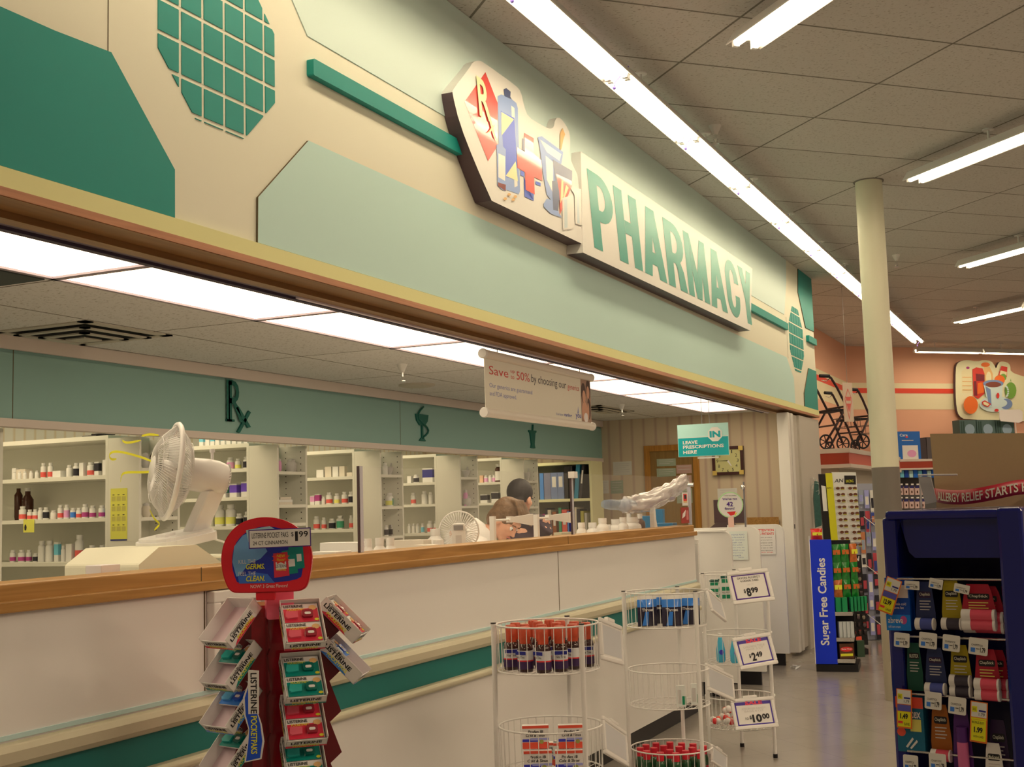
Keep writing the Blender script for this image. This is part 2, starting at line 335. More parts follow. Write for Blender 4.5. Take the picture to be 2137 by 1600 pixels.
for y in (3.02, 5.77): B().box((XW - .001, y, .872), (XW + .0015, y + .004, 1.169), edge).obj('seam', CW)
struct(B().box((XW - .14, -1, 1.169), (XW + .006, YC - .02, 1.240), oak).box((XW + .006, -1, 1.169), (XW + .022, YC, 1.198), oak).obj('trim_3', bevel=.004))
for y in (3.0, 5.9): B().box((XW + .0055, y, 1.199), (XW + .0068, y + .003, 1.24), edge).obj('seam', bpy.data.objects['trim_3'])
# inside of the pharmacy: back wall, end wall, left wall
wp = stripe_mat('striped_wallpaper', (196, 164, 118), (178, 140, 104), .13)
struct(B().box((-6.9, -1, 0), (-6.8, YE, 2.28), wp).obj('wall_back')); 
# same paper on the back wall runs along Y
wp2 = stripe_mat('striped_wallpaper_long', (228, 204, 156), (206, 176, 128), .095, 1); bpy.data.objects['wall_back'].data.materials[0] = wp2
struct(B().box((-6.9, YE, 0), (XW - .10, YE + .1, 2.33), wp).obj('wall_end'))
struct(B().box((-6.9, -1.1, 0), (XW - .1, -1, 2.33), shelfw).obj('wall_left'))
# soffit over the shelving
sofm = mat('soffit_green', (140, 160, 130), .7); soft = mat('soffit_trim', (214, 184, 148), .6); emb = mat('emblem_green', (22, 88, 66), .6)
SX = -4.63
SO = struct(B().box((SX - .24, -1, 1.885), (SX, YE - .001, 2.20), sofm).box((SX - .24, -1, 2.20), (SX - .01, YE - .001, 2.279), sofm).obj('wall_soffit'))
struct(B().box((SX, -1, 2.215), (SX + .022, YE, 2.279), soft).obj('trim_4')); struct(B().box((SX - .06, -1, 1.845), (SX + .012, YE, 1.884), soft).obj('trim_5'))
for y in (4.32, 8.0): B().box((SX, y, 1.885), (SX + .001, y + .004, 2.215), edge).obj('seam', SO)
def emblem(name, label, b): return tag(b.obj(name), label, 'wall emblem')
MS = MX(SX)
def es(pts): return pf(SX, pts)
b = B(); y0, z0 = 5.93, 1.955
b.text('R', y0, 1.955, .16, .25, emb, MS, .012, bold=.0)
b.prism([(y0 + .085, 2.04), (y0 + .115, 2.05), (y0 + .235, 1.885 + .045), (y0 + .205, 1.925)], .012, emb, MS)
b.prism([(y0 + .10, 1.895), (y0 + .125, 1.89), (y0 + .235, 2.02), (y0 + .215, 2.03)], .012, emb, MS)
b.prism([(y0, 1.955), (y0 + .075, 1.955), (y0 + .075, 1.968), (y0, 1.968)], .012, emb, MS); b.prism([(y0 + .018, 1.955), (y0 + .05, 1.955), (y0 + .05, 2.2), (y0 + .018, 2.2)], .012, emb, MS)
emblem('wall_emblem', 'dark green prescription symbol on the green soffit wall', b)
b = B(); cy_ = 8.325
b.prism([(cy_ - .10, 2.13), (cy_ - .085, 2.08), (cy_ - .04, 2.045), (cy_ + .04, 2.045), (cy_ + .085, 2.08), (cy_ + .10, 2.13)], .012, emb, MS)
b.prism([(cy_ - .012, 1.94), (cy_ + .012, 1.94), (cy_ + .012, 2.05), (cy_ - .012, 2.05)], .012, emb, MS); b.prism([(cy_ - .05, 1.925), (cy_ + .05, 1.925), (cy_ + .02, 1.95), (cy_ - .02, 1.95)], .012, emb, MS)
b.tube([(cy_ + .09 * math.sin(t * .55) * (1 if t < 8 else .7) , 1.95 + t * .020, .012) for t in range(13)], [.008] * 13, emb, 5, M=MS)
emblem('wall_emblem', 'dark green bowl and snake symbol on the green soffit wall', b)
b = B(); cy_ = 10.42
b.prism([(cy_ - .05, 1.935), (cy_ + .05, 1.935), (cy_ + .035, 1.97), (cy_ + .06, 2.075), (cy_ + .085, 2.085), (cy_ + .085, 2.10), (cy_ - .085, 2.10), (cy_ - .085, 2.085), (cy_ - .06, 2.075), (cy_ - .035, 1.97)], .012, emb, MS)
b.prism([(cy_ - .005, 2.10), (cy_ + .018, 2.10), (cy_ + .03, 2.155), (cy_ + .005, 2.155)], .012, emb, MS)
emblem('wall_emblem', 'dark green mortar and pestle symbol on the green soffit wall', b)
# salmon walls of the shop beyond
sal = mat('salmon_paint', (232, 150, 104), .7, mottle=.05, bscale=.8); bcream = mat('band_cream', (218, 188, 132), .7); bred = mat('band_red', (214, 62, 36), .6)
XS = -3.13; H0 = 10.996; G0 = 15.42
def wallbands(fn):
    for z0, z1, m, t in ((-.0, 3.65, sal, 0), (2.70, 3.10, bcream, .004), (2.945, 3.02, bred, .008)): fn(z0, z1, m, t)
sw = B()
wallbands(lambda z0, z1, m, t: sw.box((XS - .1, YF, z0), (XS + t, 18.68, z1), m)); struct(sw.obj('wall_left_salmon'))
sw = B(); MG = frame(GH(G0, 0), (S2, S2, 0), (0, 0, 1))   # local x=H, y=z, out = -G
wallbands(lambda z0, z1, m, t: sw.box((H0 - .004, z0, -.1), (H0 + 9, z1, t), m, MG)); struct(sw.obj('wall_right_salmon'))
struct(B().box((XS, YF - .1, 0), (XW - .16, YF, 2.235), shelfw).box((-3.3, YF - .12, 2.235), (XW - .26, YF, ZC), cream).obj('wall_fascia_end'))
# jamb with the folded sliding doors
jm = mat('jamb_paint', (186, 164, 130), .5); jd = mat('door_edge', (214, 192, 156), .45)
struct(B().box((XW - .16, 11.75, 0), (XW - .0, YF, 2.189), jm).obj('wall_jamb'))
t = B().box((XW - .09, 11.22, .03), (XW + .012, 11.30, 2.185), jd).box((XW - .12, 11.36, .03), (XW + .012, 11.44, 2.185), jd).box((XW - .09, 11.30, .03), (XW - .03, 11.36, 2.185), grey).box((XW - .12, 11.44, .03), (XW - .02, 11.75, 2.185), jm)
t = struct(t.obj('door_1', bevel=.004)); B().box((XW + .012, 11.25, 1.13), (XW + .014, 11.28, 1.17), black).obj('lock', t)
# ---------------------------------------------------------------- column
cx_, cy_ = -1.277, 8.97; zg_ = at(1845, 975, 'Y', 8.97).z; zg2 = at(1850, 1082, 'Y', 8.97).z
CB = B().lathe([(.094, zg_), (.094, ZC)], mat('column_cream', (206, 186, 138), .45), 40).lathe([(.0945, zg2), (.0945, zg_)], mat('column_grey', (112, 96, 74), .6), 40).lathe([(.094, 0), (.094, zg2)], mat('column_lower', (150, 128, 92), .55), 40)
CB.lathe([(.106, ZC - .006), (.106, ZC)], mat('collar', (120, 104, 80), .7), 40)
cb = CB.obj('column', loc=(cx_, cy_, 0)); tag(cb, 'round cream support column with a grey painted lower section', 'column')
# ---------------------------------------------------------------- fluorescent fixtures
lens = mat('fixture_white', (235, 225, 205), .35)
def lamp_proto(name, label, L, stem, wire_hook, group, tw=.16):
    t = thing(name, label, 'light', (0, 0, 0), 0, group)
    h = tw / 2
    B().prism([(-h, -.012), (-h * .55, .05), (h * .55, .05), (h, -.012), (h - .004, -.016), (h * .45, .018), (-h * .45, .018), (-h + .004, -.016)], L - .006, lens, Matrix(((1, 0, 0, 0), (0, 0, 1, .003), (0, 1, 0, 0), (0, 0, 0, 1)))).obj('housing', t)
    for sx in (-1, 1):
        B().cyl((sx * h * .52, .03, -.006), (sx * h * .52, L - .03, -.006), .019, TUBEM, 12).obj('tube', t)
        for y in (.008, L - .030): B().box((sx * h * .52 - .014, y, -.024), (sx * h * .52 + .014, y + .022, .03), plast).obj('lamp_holder', t)
    if stem:
        for y in (L * .3,): B().cyl((0, y, .05), (0, y, stem), .008, plast, 8).cyl((0, y, stem - .008), (0, y, stem), .035, plast, 14).obj('stem', t)
    if wire_hook:
        B().tube([(.06, L, .04), (-.015, L, -.03), (-.02, L, -.055)], .003, mat('hook_violet', (120, 90, 150), .4), 5).sph((-.02, L, -.058), .009, mat('hook_violet'), n=8, k=5).obj('hook', t)
    return t
ZL = 3.52
lr = lamp_proto('fluorescent_light', 'twin tube strip light in the long row running along the pharmacy fascia', 1.21, ZC - ZL, True, 'strip lights of the row along the fascia', .17)
lr.location = (-1.985, 6.87 - 4 * 1.21, ZL)
for i in range(1, 13): dup(lr, (-1.985, 6.87 + (i - 4) * 1.21, ZL))
def grow(G, H, n, L, lab, L2=None):
    f = lamp_proto('fluorescent_light', lab, L, ZC - ZL, False, None, .19)
    p = GH(G, H, ZL); f.location = p; f.rotation_euler = (0, 0, math.radians(-135)); return f
# rows running away to the right
for G, H, lab in ((4.86, 2.99, 'twin tube fluorescent light at the top edge of the picture, nearest to the camera'), (6.72, 5.41, 'twin tube fluorescent light hung right of the column head'),
                  (9.21, 7.91, 'twin tube fluorescent light beyond the column, second one down on the right'), (12.28, 10.40, 'shorter twin tube fluorescent light nearest the salmon wall row'), ):
    L = 2.44 if H < 10 else 1.2
    f = lamp_proto('fluorescent_light', lab, L, ZC - ZL, False, None, .19); f.location = GH(G, H, ZL); f.rotation_euler = (0, 0, math.radians(-135))
    # local +Y must run towards smaller G:  (S2,-S2)
f = dup(f, GH(12.28 - 1.23, 10.40, ZL), label='fluorescent light continuing the far short row at the right picture edge')
f = lamp_proto('fluorescent_light', 'fluorescent light in the row along the salmon wall, left one', 1.2, ZC - ZL, False, None, .12); f.location = GH(14.86, 11.80, ZL); f.rotation_euler = (0, 0, math.radians(-45))
dup(f, GH(14.86, 13.02, ZL), label='fluorescent light in the row along the salmon wall, right one'); 
# sprinklers and vents
def sprinkler(p, lab, big=1):
    t = thing('sprinkler', lab, 'sprinkler', p); s = big
    B().lathe([(.035 * s, 0), (.03 * s, -.012 * s), (.012 * s, -.05 * s)], plast, 14).obj('escutcheon', t)
    B().cyl((0, 0, -.05 * s), (0, 0, -.075 * s), .008 * s, chrome, 8).lathe([(.02 * s, -.10 * s), (.02 * s, -.104 * s)], chrome, 12).cyl((-.012 * s, 0, -.075 * s), (-.004 * s, 0, -.10 * s), .003 * s, chrome, 5).cyl((.012 * s, 0, -.075 * s), (.004 * s, 0, -.10 * s), .003 * s, chrome, 5).obj('sprinkler_head', t)
sprinkler(at(1492, 262, 'Z', ZC), 'ceiling sprinkler close to the long strip light row', 1.1); sprinkler(at(1870, 532, 'Z', ZC), 'ceiling sprinkler right of the column', 1.1)
sprinkler(at(839, 760, 'Z', ZP), 'sprinkler on the pharmacy ceiling left of the hanging banner', 1); sprinkler(at(1297, 843, 'Z', ZP), 'sprinkler on the pharmacy ceiling right of the hanging banner', 1)
vm = mat('vent_metal', (188, 166, 128), .5)
def vent(x, y, w, lab, l=None):
    t = thing('ceiling_vent', lab, 'air vent', (x, y, ZP)); l = l or w; k = 0
    for f, z in ((1, -.006), (.76, -.02), (.5, -.03)):
        b = B(); a, c = w / 2 * f, l / 2 * f; th = .05 if k == 0 else .035; dz = .012 if k == 0 else .035
        for (x0, x1, y0, y1) in ((-a, a, -c, -c + th), (-a, a, c - th, c), (-a, -a + th, -c, c), (a - th, a, -c, c)): b.box((x0, y0, z), (x1, y1, z + .006), vm)
        b.obj('vent_ring', t); k += 1
    B().box((-w / 2 * .9, -l / 2 * .9, -.003), (w / 2 * .9, l / 2 * .9, -.001), dark).obj('backing', t)
    B().box((-w * .1, -l * .1, -.036), (w * .1, l * .1, -.030), vm).obj('vent_plate', t)
p = at(175, 695, 'Z', ZP); vent(p.x, p.y, .58, 'square stepped air vent in the pharmacy ceiling above the shelves')
p = at(870, 802, 'Z', ZP); tag(B().lathe([(.13, 0), (.13, -.01), (.10, -.018)], vm, 24).obj('ceiling_speaker', loc=p), 'round flat speaker grille in the pharmacy ceiling', 'speaker')
p = at(1258, 853, 'Z', ZP); vent(p.x, p.y, .30, 'narrow dark air vent in the pharmacy ceiling behind the banner', .9)
# ================================================================ PHARMACY SHELVING
SC = .2574
C1 = (0, 850); C2 = (550, 900); C3 = (960, 900)
def cp(o, x, y): return o[0] + x * SC, o[1] + y * SC
GY = [5.27 + 1.273 * k for k in range(-1, 5)]
XN, XC = -4.70, -4.92; TH = .335
BAY = ['leftmost', 'first full', 'second', 'third', 'fourth', 'fifth']
wideZ = {0: (1.64, 1.404, 1.161, .92), 1: (1.64, 1.404, 1.161, .92)}
def zy(x, y, Y): return at(x, y, 'Y', Y).z
wideZ = [(1.64, 1.404, 1.161, .9), (1.64, 1.404, 1.161, .9),
         tuple(zy(*cp(C1, 2030, v), GY[2]) for v in (490, 722, 957)) + (.9,), tuple(zy(*cp(C2, 740, v), GY[3]) for v in (360, 583, 790)) + (.9,),
         tuple(zy(*cp(C2, 1420, v), GY[4]) for v in (408, 585, 822)) + (.95,), tuple(zy(*cp(C2, 1940, v), GY[5]) for v in (408, 575)) + (1.2, .95)]
narZ = [(1.64, 1.42, 1.2), (1.67, 1.40, 1.15), (1.67, 1.455, 1.335, 1.1), (1.665, 1.43, 1.21), (1.66, 1.42, 1.2), (1.64, 1.4, 1.15)]
hole = mat('peg_hole', (60, 50, 40), .9)
for k, Y in enumerate(GY):
    t = thing('shelving_unit', 'white shelving unit, narrow end to the counter, %s from left' % (['cut off', 'first whole one', 'second', 'third', 'fourth', 'fifth'][k]), 'shelves', (XC, Y, 0), 0, 'white shelving units behind the counter')
    # local: x from 0 (XC) ; wide part runs to -1.7, end part to +.22
    B().box((0, 0, 0), (.22, .018, 1.842), shelfw).obj('end_panel', t)
    B().box((.0, TH - .018, 0), (.22, TH, 1.842), shelfw).obj('end_panel', t)
    B().box((0, .018, 0), (.012, TH - .018, 1.842), shelfw).obj('end_back', t)
    for z in narZ[k]: B().box((.012, .018, z - .02), (.218, TH - .018, z), shelfw).obj('end_shelf', t)
    b = B()
    for i in range(26):
        for xx in (.06, .18): b.box((xx, TH - .0195, .8 + i * .04), (xx + .006, TH - .0178, .807 + i * .04), hole)
    b.obj('peg_holes', t)['kind'] = 'stuff'
    L = -1.75
    B().box((L, .32, 0), (-.001, TH, 1.86), shelfw).obj('back_panel', t)
    B().box((-.02, 0, 0), (-.001, .32, 1.86), shelfw).obj('side_panel', t); B().box((L, 0, 0), (L + .02, .32, 1.86), shelfw).obj('side_panel', t)
    B().box((L + .02, 0, 1.835), (-.02, .32, 1.86), shelfw).obj('top_board', t)
    for z in wideZ[k]: B().box((L + .02, .004, z - .022), (-.02, .32, z), shelfw).obj('shelf', t)
# bookshelf near the end wall
BS = thing('bookcase', 'cream bookcase with binders and books near the end wall', 'bookcase', (-4.52, 11.62, 0)); bz = [zy(*cp(C3, 1040, v), 11.62) for v in (540,)][0]
bk = mat('bookcase_cream', (222, 196, 130), .5); bkin = mat('bookcase_inside', (120, 108, 84), .7)
for x in (-.025, -.86): B().box((x, 0, 0), (x + .024, .32, 1.84), bk).obj('side_panel', BS)
B().box((-.84, .3, 0), (-.025, .32, 1.84), bkin).obj('back_panel', BS)
for z in (1.84, bz, 1.08, .6): B().box((-.836, 0, z - .028), (-.025, .3, z), bk).obj('shelf', BS)
# ---------------------------------------------------------------- little stock items
W_ = mat('pill_bottle_white', (240, 226, 196), .4); CAPS = mat('bottle_cap', (244, 234, 210), .4)
COLS = {'w': W_, 'r': mat('label_red', (222, 84, 64), .5), 'b': mat('label_blue', (60, 110, 170), .5), 'y': mat('label_yellow', (226, 196, 84), .5), 'g': mat('label_green', (70, 140, 90), .5), 'm': mat('label_magenta', (170, 60, 100), .5), 'k': mat('label_black', (40, 34, 34), .5),
        't': mat('label_teal', (110, 170, 160), .5), 'p': mat('label_pink', (220, 140, 150), .5), 'o': mat('label_peach', (226, 160, 110), .5), 'n': navy, 'e': mat('carton_beige', (206, 180, 140), .6), 'd': mat('amber_brown', (70, 34, 18), .25), 'v': mat('label_violet', (110, 70, 150), .5), 'c': mat('ceramic', (190, 170, 140), .35), 'q': mat('carton_olive', (170, 150, 60), .6)}
CN = {'w': 'plain white', 'r': 'red-labelled', 'b': 'blue-labelled', 'y': 'yellow-labelled', 'g': 'green-labelled', 'm': 'magenta-labelled', 'k': 'black-labelled', 't': 'pale teal', 'p': 'pink', 'o': 'peach', 'n': 'navy', 'e': 'beige', 'd': 'dark brown', 'v': 'violet', 'c': 'ceramic', 'q': 'olive'}
_mesh = {}
def item(kind, col, w, h, place, face, label, group):
    """kind b bottle, x carton, j jug, m mortar, u cup; returns the thing standing at place"""
    key = (kind, col, round(w, 3), round(h, 3))
    if key in _mesh:
        return dup(_mesh[key], place, face, label)
    body = COLS['d'] if col == 'd' else W_; lab = COLS[col]
    nm = {'b': ('pill_bottle', 'bottle'), 'x': ('carton', 'box'), 'j': ('storage_bottle', 'bottle'), 'm': ('mortar', 'mortar'), 'u': ('jar', 'jar')}[kind]
    t = thing(nm[0], label, nm[1], place, face, group); r = w / 2
    if kind in 'bj':
        nk = .6 if kind == 'b' else .5; hb = h * (.72 if kind == 'b' else .66)
        bd = B().lathe([(r * .94, 0), (r, h * .03), (r, hb), (r * .85, hb + h * .05), (r * nk, hb + h * .09), (r * nk, h * .84)], body, 14)
        bd.obj('bottle_body', t)
        if col not in 'w': B().lathe([(r * 1.02, h * .10), (r * 1.02, h * (.42 if col in 'rmy' else .6))], COLS['w'] if col == 'd' else lab, 14, cap=False).obj('label_band', t)
        B().lathe([(r * nk * 1.2, h * .84), (r * nk * 1.2, h), ], CAPS, 14).obj('cap', t)
    elif kind == 'x':
        B().box((-r, -r * .8, 0), (r, r * .8, h), COLS['w'] if col in 'rbygmktpnv' else lab).obj('carton_body', t, bevel=.001)
        if col in 'rbygmktpnv': B().box((-r * 1.01, -r * .82, h * .35), (r * 1.01, r * .82, h * .9), lab).obj('label_band', t)
    elif kind == 'm':
        B().lathe([(r * .5, 0), (r * .55, h * .08), (r * .4, h * .15), (r * .7, h * .4), (r, h * .95), (r, h), (r * .85, h), (r * .55, h * .4), (.001, h * .3)], COLS['c'], 16, cap=False).obj('bowl', t)
        B().cyl((-r * .2, 0, h * .35), (r * .9, 0, h * 1.5), r * .1, COLS['c'], 8, r * .16).obj('pestle', t)
    else:
        B().lathe([(r * .7, 0), (r, h * .2), (r, h * .65), (r * .7, h * .8)], COLS['c'] if col == 'c' else lab, 14).obj('jar_body', t)
        B().lathe([(r * .78, h * .8), (r * .78, h * .92), (r * .2, h)], COLS['c'], 14).obj('lid', t)
    _mesh[key] = t; return t
KN = {'b': 'pill bottle', 'x': 'carton', 'j': 'big bottle', 'm': 'mortar with pestle', 'u': 'jar'}
SHN = ['top', 'second', 'third', 'fourth']
def row(o, gi, si, lst, narrow=False):
    Y = GY[gi]; n = 0
    for (x, w, h, kd) in sorted(lst):
        kind, col = kd[0], kd[1]; pxx, pyy = cp(o, x, 300)
        if narrow:
            p = at(pxx, pyy, 'X', XN - .09); z = narZ[gi][si]; p.y = min(max(p.y, Y + .05), Y + TH - .05); face = PI / 2
        else: p = at(pxx, pyy, 'Y', Y + .10); z = wideZ[gi][si]; p.x = min(p.x, XC - .045); face = 0
        d = (p - CAM).dot(FW); s = SC * d / FPX
        wh = 'on %s %s of %s unit' % (SHN[si], 'end shelf' if narrow else 'shelf', ['cut-off', 'first', 'second', 'third', 'fourth', 'fifth'][gi])
        lab = '%s %s, %s from left %s' % (CN[col], KN[kind], ORD[n], wh); n += 1
        item(kind, col, round(w * s, 3), round(h * s, 2), (p.x, p.y, z), face, lab, None)
row(C1, 1, 0, [(128, 44, 90, 'xw'), (200, 96, 88, 'xe'), (355, 46, 130, 'br'), (412, 46, 130, 'br'), (485, 86, 50, 'xw'), (565, 50, 100, 'bw'), (620, 50, 108, 'bk'), (672, 44, 112, 'xw'), (740, 62, 116, 'br'), (795, 46, 118, 'xk'), (868, 56, 122, 'xw')])
row(C1, 1, 1, [(190, 58, 112, 'br'), (248, 44, 88, 'br'), (292, 44, 88, 'br'), (335, 44, 92, 'bw'), (378, 48, 96, 'bk'), (440, 50, 76, 'bw'), (495, 46, 110, 'br'), (545, 46, 108, 'bp'), (598, 48, 84, 'bb'), (645, 48, 88, 'br'), (695, 56, 116, 'bm'), (755, 52, 104, 'bm'), (830, 56, 100, 'bm'), (885, 46, 112, 'bb')])
row(C1, 1, 2, [(115, 48, 92, 'bm'), (188, 60, 100, 'bm'), (245, 46, 90, 'bm'), (300, 50, 76, 'bk'), (348, 62, 162, 'bw'), (410, 66, 166, 'bw'), (474, 44, 160, 'xt'), (522, 40, 130, 'bw'), (580, 60, 140, 'xw'), (650, 70, 210, 'br'), (752, 62, 132, 'bb'), (835, 62, 132, 'bb')])
row(C1, 2, 0, [(1700, 50, 84, 'bw'), (1868, 62, 98, 'bp'), (1930, 50, 82, 'by'), (1998, 56, 96, 'bk')])
row(C1, 2, 1, [(1690, 44, 60, 'xb'), (1740, 40, 50, 'xk'), (1818, 60, 110, 'xg'), (1905, 70, 112, 'xv'), (1998, 70, 118, 'xv')])
row(C1, 2, 2, [(1704, 64, 132, 'bw'), (1780, 84, 172, 'by'), (1870, 84, 176, 'by'), (1938, 60, 100, 'bk'), (2003, 60, 108, 'bk')])
row(C2, 3, 0, [(470, 66, 60, 'xw'), (535, 60, 84, 'xe'), (592, 54, 86, 'xw'), (645, 50, 84, 'xe'), (706, 52, 30, 'xe')])
row(C2, 3, 1, [(400, 40, 78, 'xp'), (440, 44, 82, 'xm'), (484, 34, 60, 'bw'), (530, 52, 96, 'br'), (592, 46, 90, 'by'), (655, 52, 94, 'br'), (708, 46, 92, 'bk')])
row(C2, 3, 2, [(425, 52, 102, 'br'), (485, 42, 96, 'br'), (550, 56, 86, 'bk'), (616, 60, 104, 'bg'), (706, 40, 110, 'br')])
row(C2, 4, 0, [(1185, 36, 56, 'xw'), (1236, 48, 62, 'bk'), (1345, 92, 112, 'xn')])
row(C2, 4, 1, [(1210, 42, 98, 'br'), (1300, 48, 102, 'bw'), (1350, 34, 96, 'bw')])
row(C2, 4, 2, [(1172, 28, 80, 'bw'), (1205, 28, 80, 'bw'), (1238, 28, 80, 'bw'), (1280, 28, 80, 'bt'), (1340, 48, 94, 'br'), (1390, 40, 94, 'br')])
row(C2, 5, 0, [(1768, 30, 58, 'xo'), (1802, 32, 62, 'bp'), (1836, 30, 60, 'bw'), (1866, 28, 58, 'bp'), (1904, 56, 150, 'bd')])
row(C2, 5, 1, [(1790, 62, 70, 'xk'), (1880, 64, 88, 'xk')])
row(C2, 5, 2, [(1770, 26, 50, 'bw'), (1802, 26, 50, 'bo'), (1836, 26, 50, 'bw')])
row(C2, 2, 0, [(128, 36, 110, 'up'), (228, 84, 112, 'uc')], True)
row(C2, 3, 0, [(985, 44, 100, 'bw'), (1062, 70, 66, 'mc')], True)
row(C2, 3, 1, [(1012, 56, 106, 'by'), (1086, 54, 106, 'bg')], True)
row(C2, 3, 2, [(985, 36, 84, 'bk'), (1038, 36, 84, 'bk'), (1090, 36, 84, 'bk')], True)
row(C2, 4, 0, [(1655, 72, 60, 'mc')], True)
row(C2, 4, 1, [(1632, 40, 130, 'up'), (1700, 74, 86, 'uc')], True)
row(C3, 5, 0, [(565, 52, 66, 'mc')], True)
row(C1, 1, 0, [(1180, 60, 130, 'uc'), (1250, 70, 150, 'ud')], True)
row(C1, 1, 1, [(1185, 70, 120, 'ue')], True)
# small jars in front on the top shelf, cartons on the top board, odds and ends
for i, x in enumerate((120, 162, 205, 255, 300)):
    p = at(*cp(C1, x, 300), 'Y', GY[1] + .035); item('b', 'w', .021, .045, (p.x, p.y, 1.64), 0, 'tiny white jar, %s from left at the front of top shelf, first unit' % ORD[i], None)
for i, x in enumerate((1640, 1690, 1730, 1770, 1815, 1860, 1905, 1950, 2000)):
    p = at(*cp(C1, x, 300), 'Y', GY[2] + .08); item('x', 't' if i % 2 == 0 else 'w', .032, .09, (min(p.x, XC - .04), p.y, 1.86), 0, '%s carton on top of the second shelving unit, %s from the left' % ('teal and white' if i % 2 == 0 else 'white', ORD[i]), None)
p = at(*cp(C1, 800, 200), 'Y', GY[1] + .12); tag(B().box((-.08, -.05, 0), (.03, .05, .012), black).box((-.02, -.04, .012), (.08, .05, .022), black).obj('folded_cloth', loc=(p.x, p.y, 1.86), bevel=.004), 'flat black bundle on top of the leftmost whole shelving unit', 'bundle')
p = at(*cp(C1, 150, 760), 'Y', GY[1] + .2); tag(B().lathe([(.02, 0), (.024, .02), (.024, .15), (.012, .17), (.012, .19)], COLS['d'], 12).obj('amber_bottle', loc=(p.x, p.y, 1.404)), 'brown glass bottle at the back of the second shelf', 'bottle')
p = at(*cp(C1, 225, 760), 'Y', GY[1] + .2); tag(B().lathe([(.03, 0), (.034, .02), (.034, .12), (.016, .15), (.016, .17)], COLS['d'], 12).lathe([(.018, .17), (.018, .19)], CAPS, 12).obj('amber_bottle', loc=(p.x, p.y, 1.404)), 'wider brown glass bottle with white cap at the back of the second shelf', 'bottle')
# stack of books and folder in the second unit's end bay
for i, (w, c, l) in enumerate(((.145, 'e', 'lowest'), (.15, 'w', 'middle'), (.12, 'e', 'topmost'))):
    tag(B().box((-.07, -w / 2, 0), (.07, w / 2, .016), COLS[c]).obj('book', loc=(-4.79, GY[2] + .12, 1.455 + i * .0165)), '%s book of the flat stack in the second unit end bay' % l, 'book')
tag(B().box((-.004, -.045, 0), (.004, .045, .15), COLS['t']).obj('folder', loc=(-4.80, GY[2] + .075, 1.505)), 'pale green folder standing on the flat stack of books', 'folder')
# calendar, note and papers on the unit ends
def sheet(name, label, cat, M, w, h, m, deco=None, th=.0015):
    o = B().box((0, 0, 0), (w, h, th), m, M); 
    if deco: deco(o, M, th + .0004)
    return tag(o.obj(name), label, cat)
yel = mat('calendar_yellow', (232, 208, 70), .6)
def cal(b, M, z):
    for r in range(4):
        for c in range(3):
            x = .008 + c * .036; y = .052 + r * .055
            b.box((x, y, z - .0002), (x + .028, y + .026, z), mat('calendar_grey', (190, 168, 70), .6), M); b.box((x + .006, y + .032, z - .0002), (x + .02, y + .036, z), COLS['k'], M)
    b.box((0, 0, z - .0002), (.118, .008, z), navy, M)
p = at(244, 1128, 'Y', GY[1]); q = at(287, 1017, 'Y', GY[1])
sheet('calendar', 'yellow yearly wall calendar on the white shelving end panel', 'calendar', frame((-4.90, GY[1] - .0005, p.z), (1, 0, 0), (0, 0, 1)) , .118, q.z - p.z, yel, cal)
p = at(49, 1112, 'Y', GY[1] - .001)
def note(b, M, z): b.prism([(.010, .012), (.022, .012), (.026, .03), (.020, .045), (.012, .045), (.008, .03)], .0003, COLS['k'], M @ Matrix.Translation((0, 0, z))); b.text('NOTICE', .035, .045, .03, .008, ink, M, z); b.text('CHECK', .035, .03, .03, .007, ink, M, z)
sheet('note_card', 'small yellow note card hanging from a shelf edge', 'note', frame((p.x, p.y, p.z + .003), (1, 0, 0), (0, 0, 1)), .083, .075, yel, lambda b, M, z: b.prism([(.010, .012), (.022, .012), (.026, .03), (.020, .045), (.012, .045), (.008, .03)], .0003, COLS['k'], M @ Matrix.Translation((0, 0, z))))
# binders and books in the bookcase
def binder(name, label, x0, x1, h, m, z, tilt=0, lab=None, y=11.66, cat='binder'):
    w = x1 - x0; b = B().box((0, 0, 0), (w, .2, h), m)
    if lab: b.box((w * .2, -.001, h * .45), (w * .8, 0, h * .85), lab)
    o = b.obj(name, loc=(x0, y, z + (.0 if tilt <= 0 else 0)), rot=(0, tilt, 0)); return tag(o, label, cat)
def bx3(x, y=700): return at(*cp(C3, x, y), 'Y', 11.66).x
bl = mat('binder_blue', (70, 120, 160), .5); bg_ = mat('binder_grey', (120, 112, 116), .5); bs = mat('binder_slate', (110, 116, 130), .5)
binder('binder', 'light blue binder at the left of the bookcase upper shelf', bx3(655), bx3(685), .27, bl, bz, 0, None)
for i, (a, c, m, l) in enumerate(((690, 745, bg_, 'grey'), (745, 800, bs, 'slate with a cream spine label'), (800, 852, bs, 'slate with a small white label'), (856, 905, black, 'black'), (905, 925, COLS['k'], 'narrow black'))):
    binder('binder', '%s binder on the bookcase upper shelf, %s from the left' % (l, ORD[i + 1]), bx3(a), bx3(c) - .003, .27 if i < 3 else .33, m, bz, 0, paper if i in (1, 2) else None)
binder('binder', 'teal binder leaning in the bookcase upper shelf', bx3(930), bx3(962), .35, mat('binder_teal', (30, 110, 120), .4), bz, .10)
binder('binder', 'white-edged dark binder leaning at the right of the bookcase', bx3(970), bx3(990), .34, COLS['k'], bz, .13, paper)
bc = [('m', 668, 690), ('k', 690, 712), ('e', 712, 740), ('o', 750, 782), ('d', 782, 800), ('g', 800, 822), ('r', 826, 868), ('b', 870, 884), ('n', 886, 905), ('e', 930, 948), ('k', 950, 975), ('q', 978, 1005), ('c', 1010, 1030)]
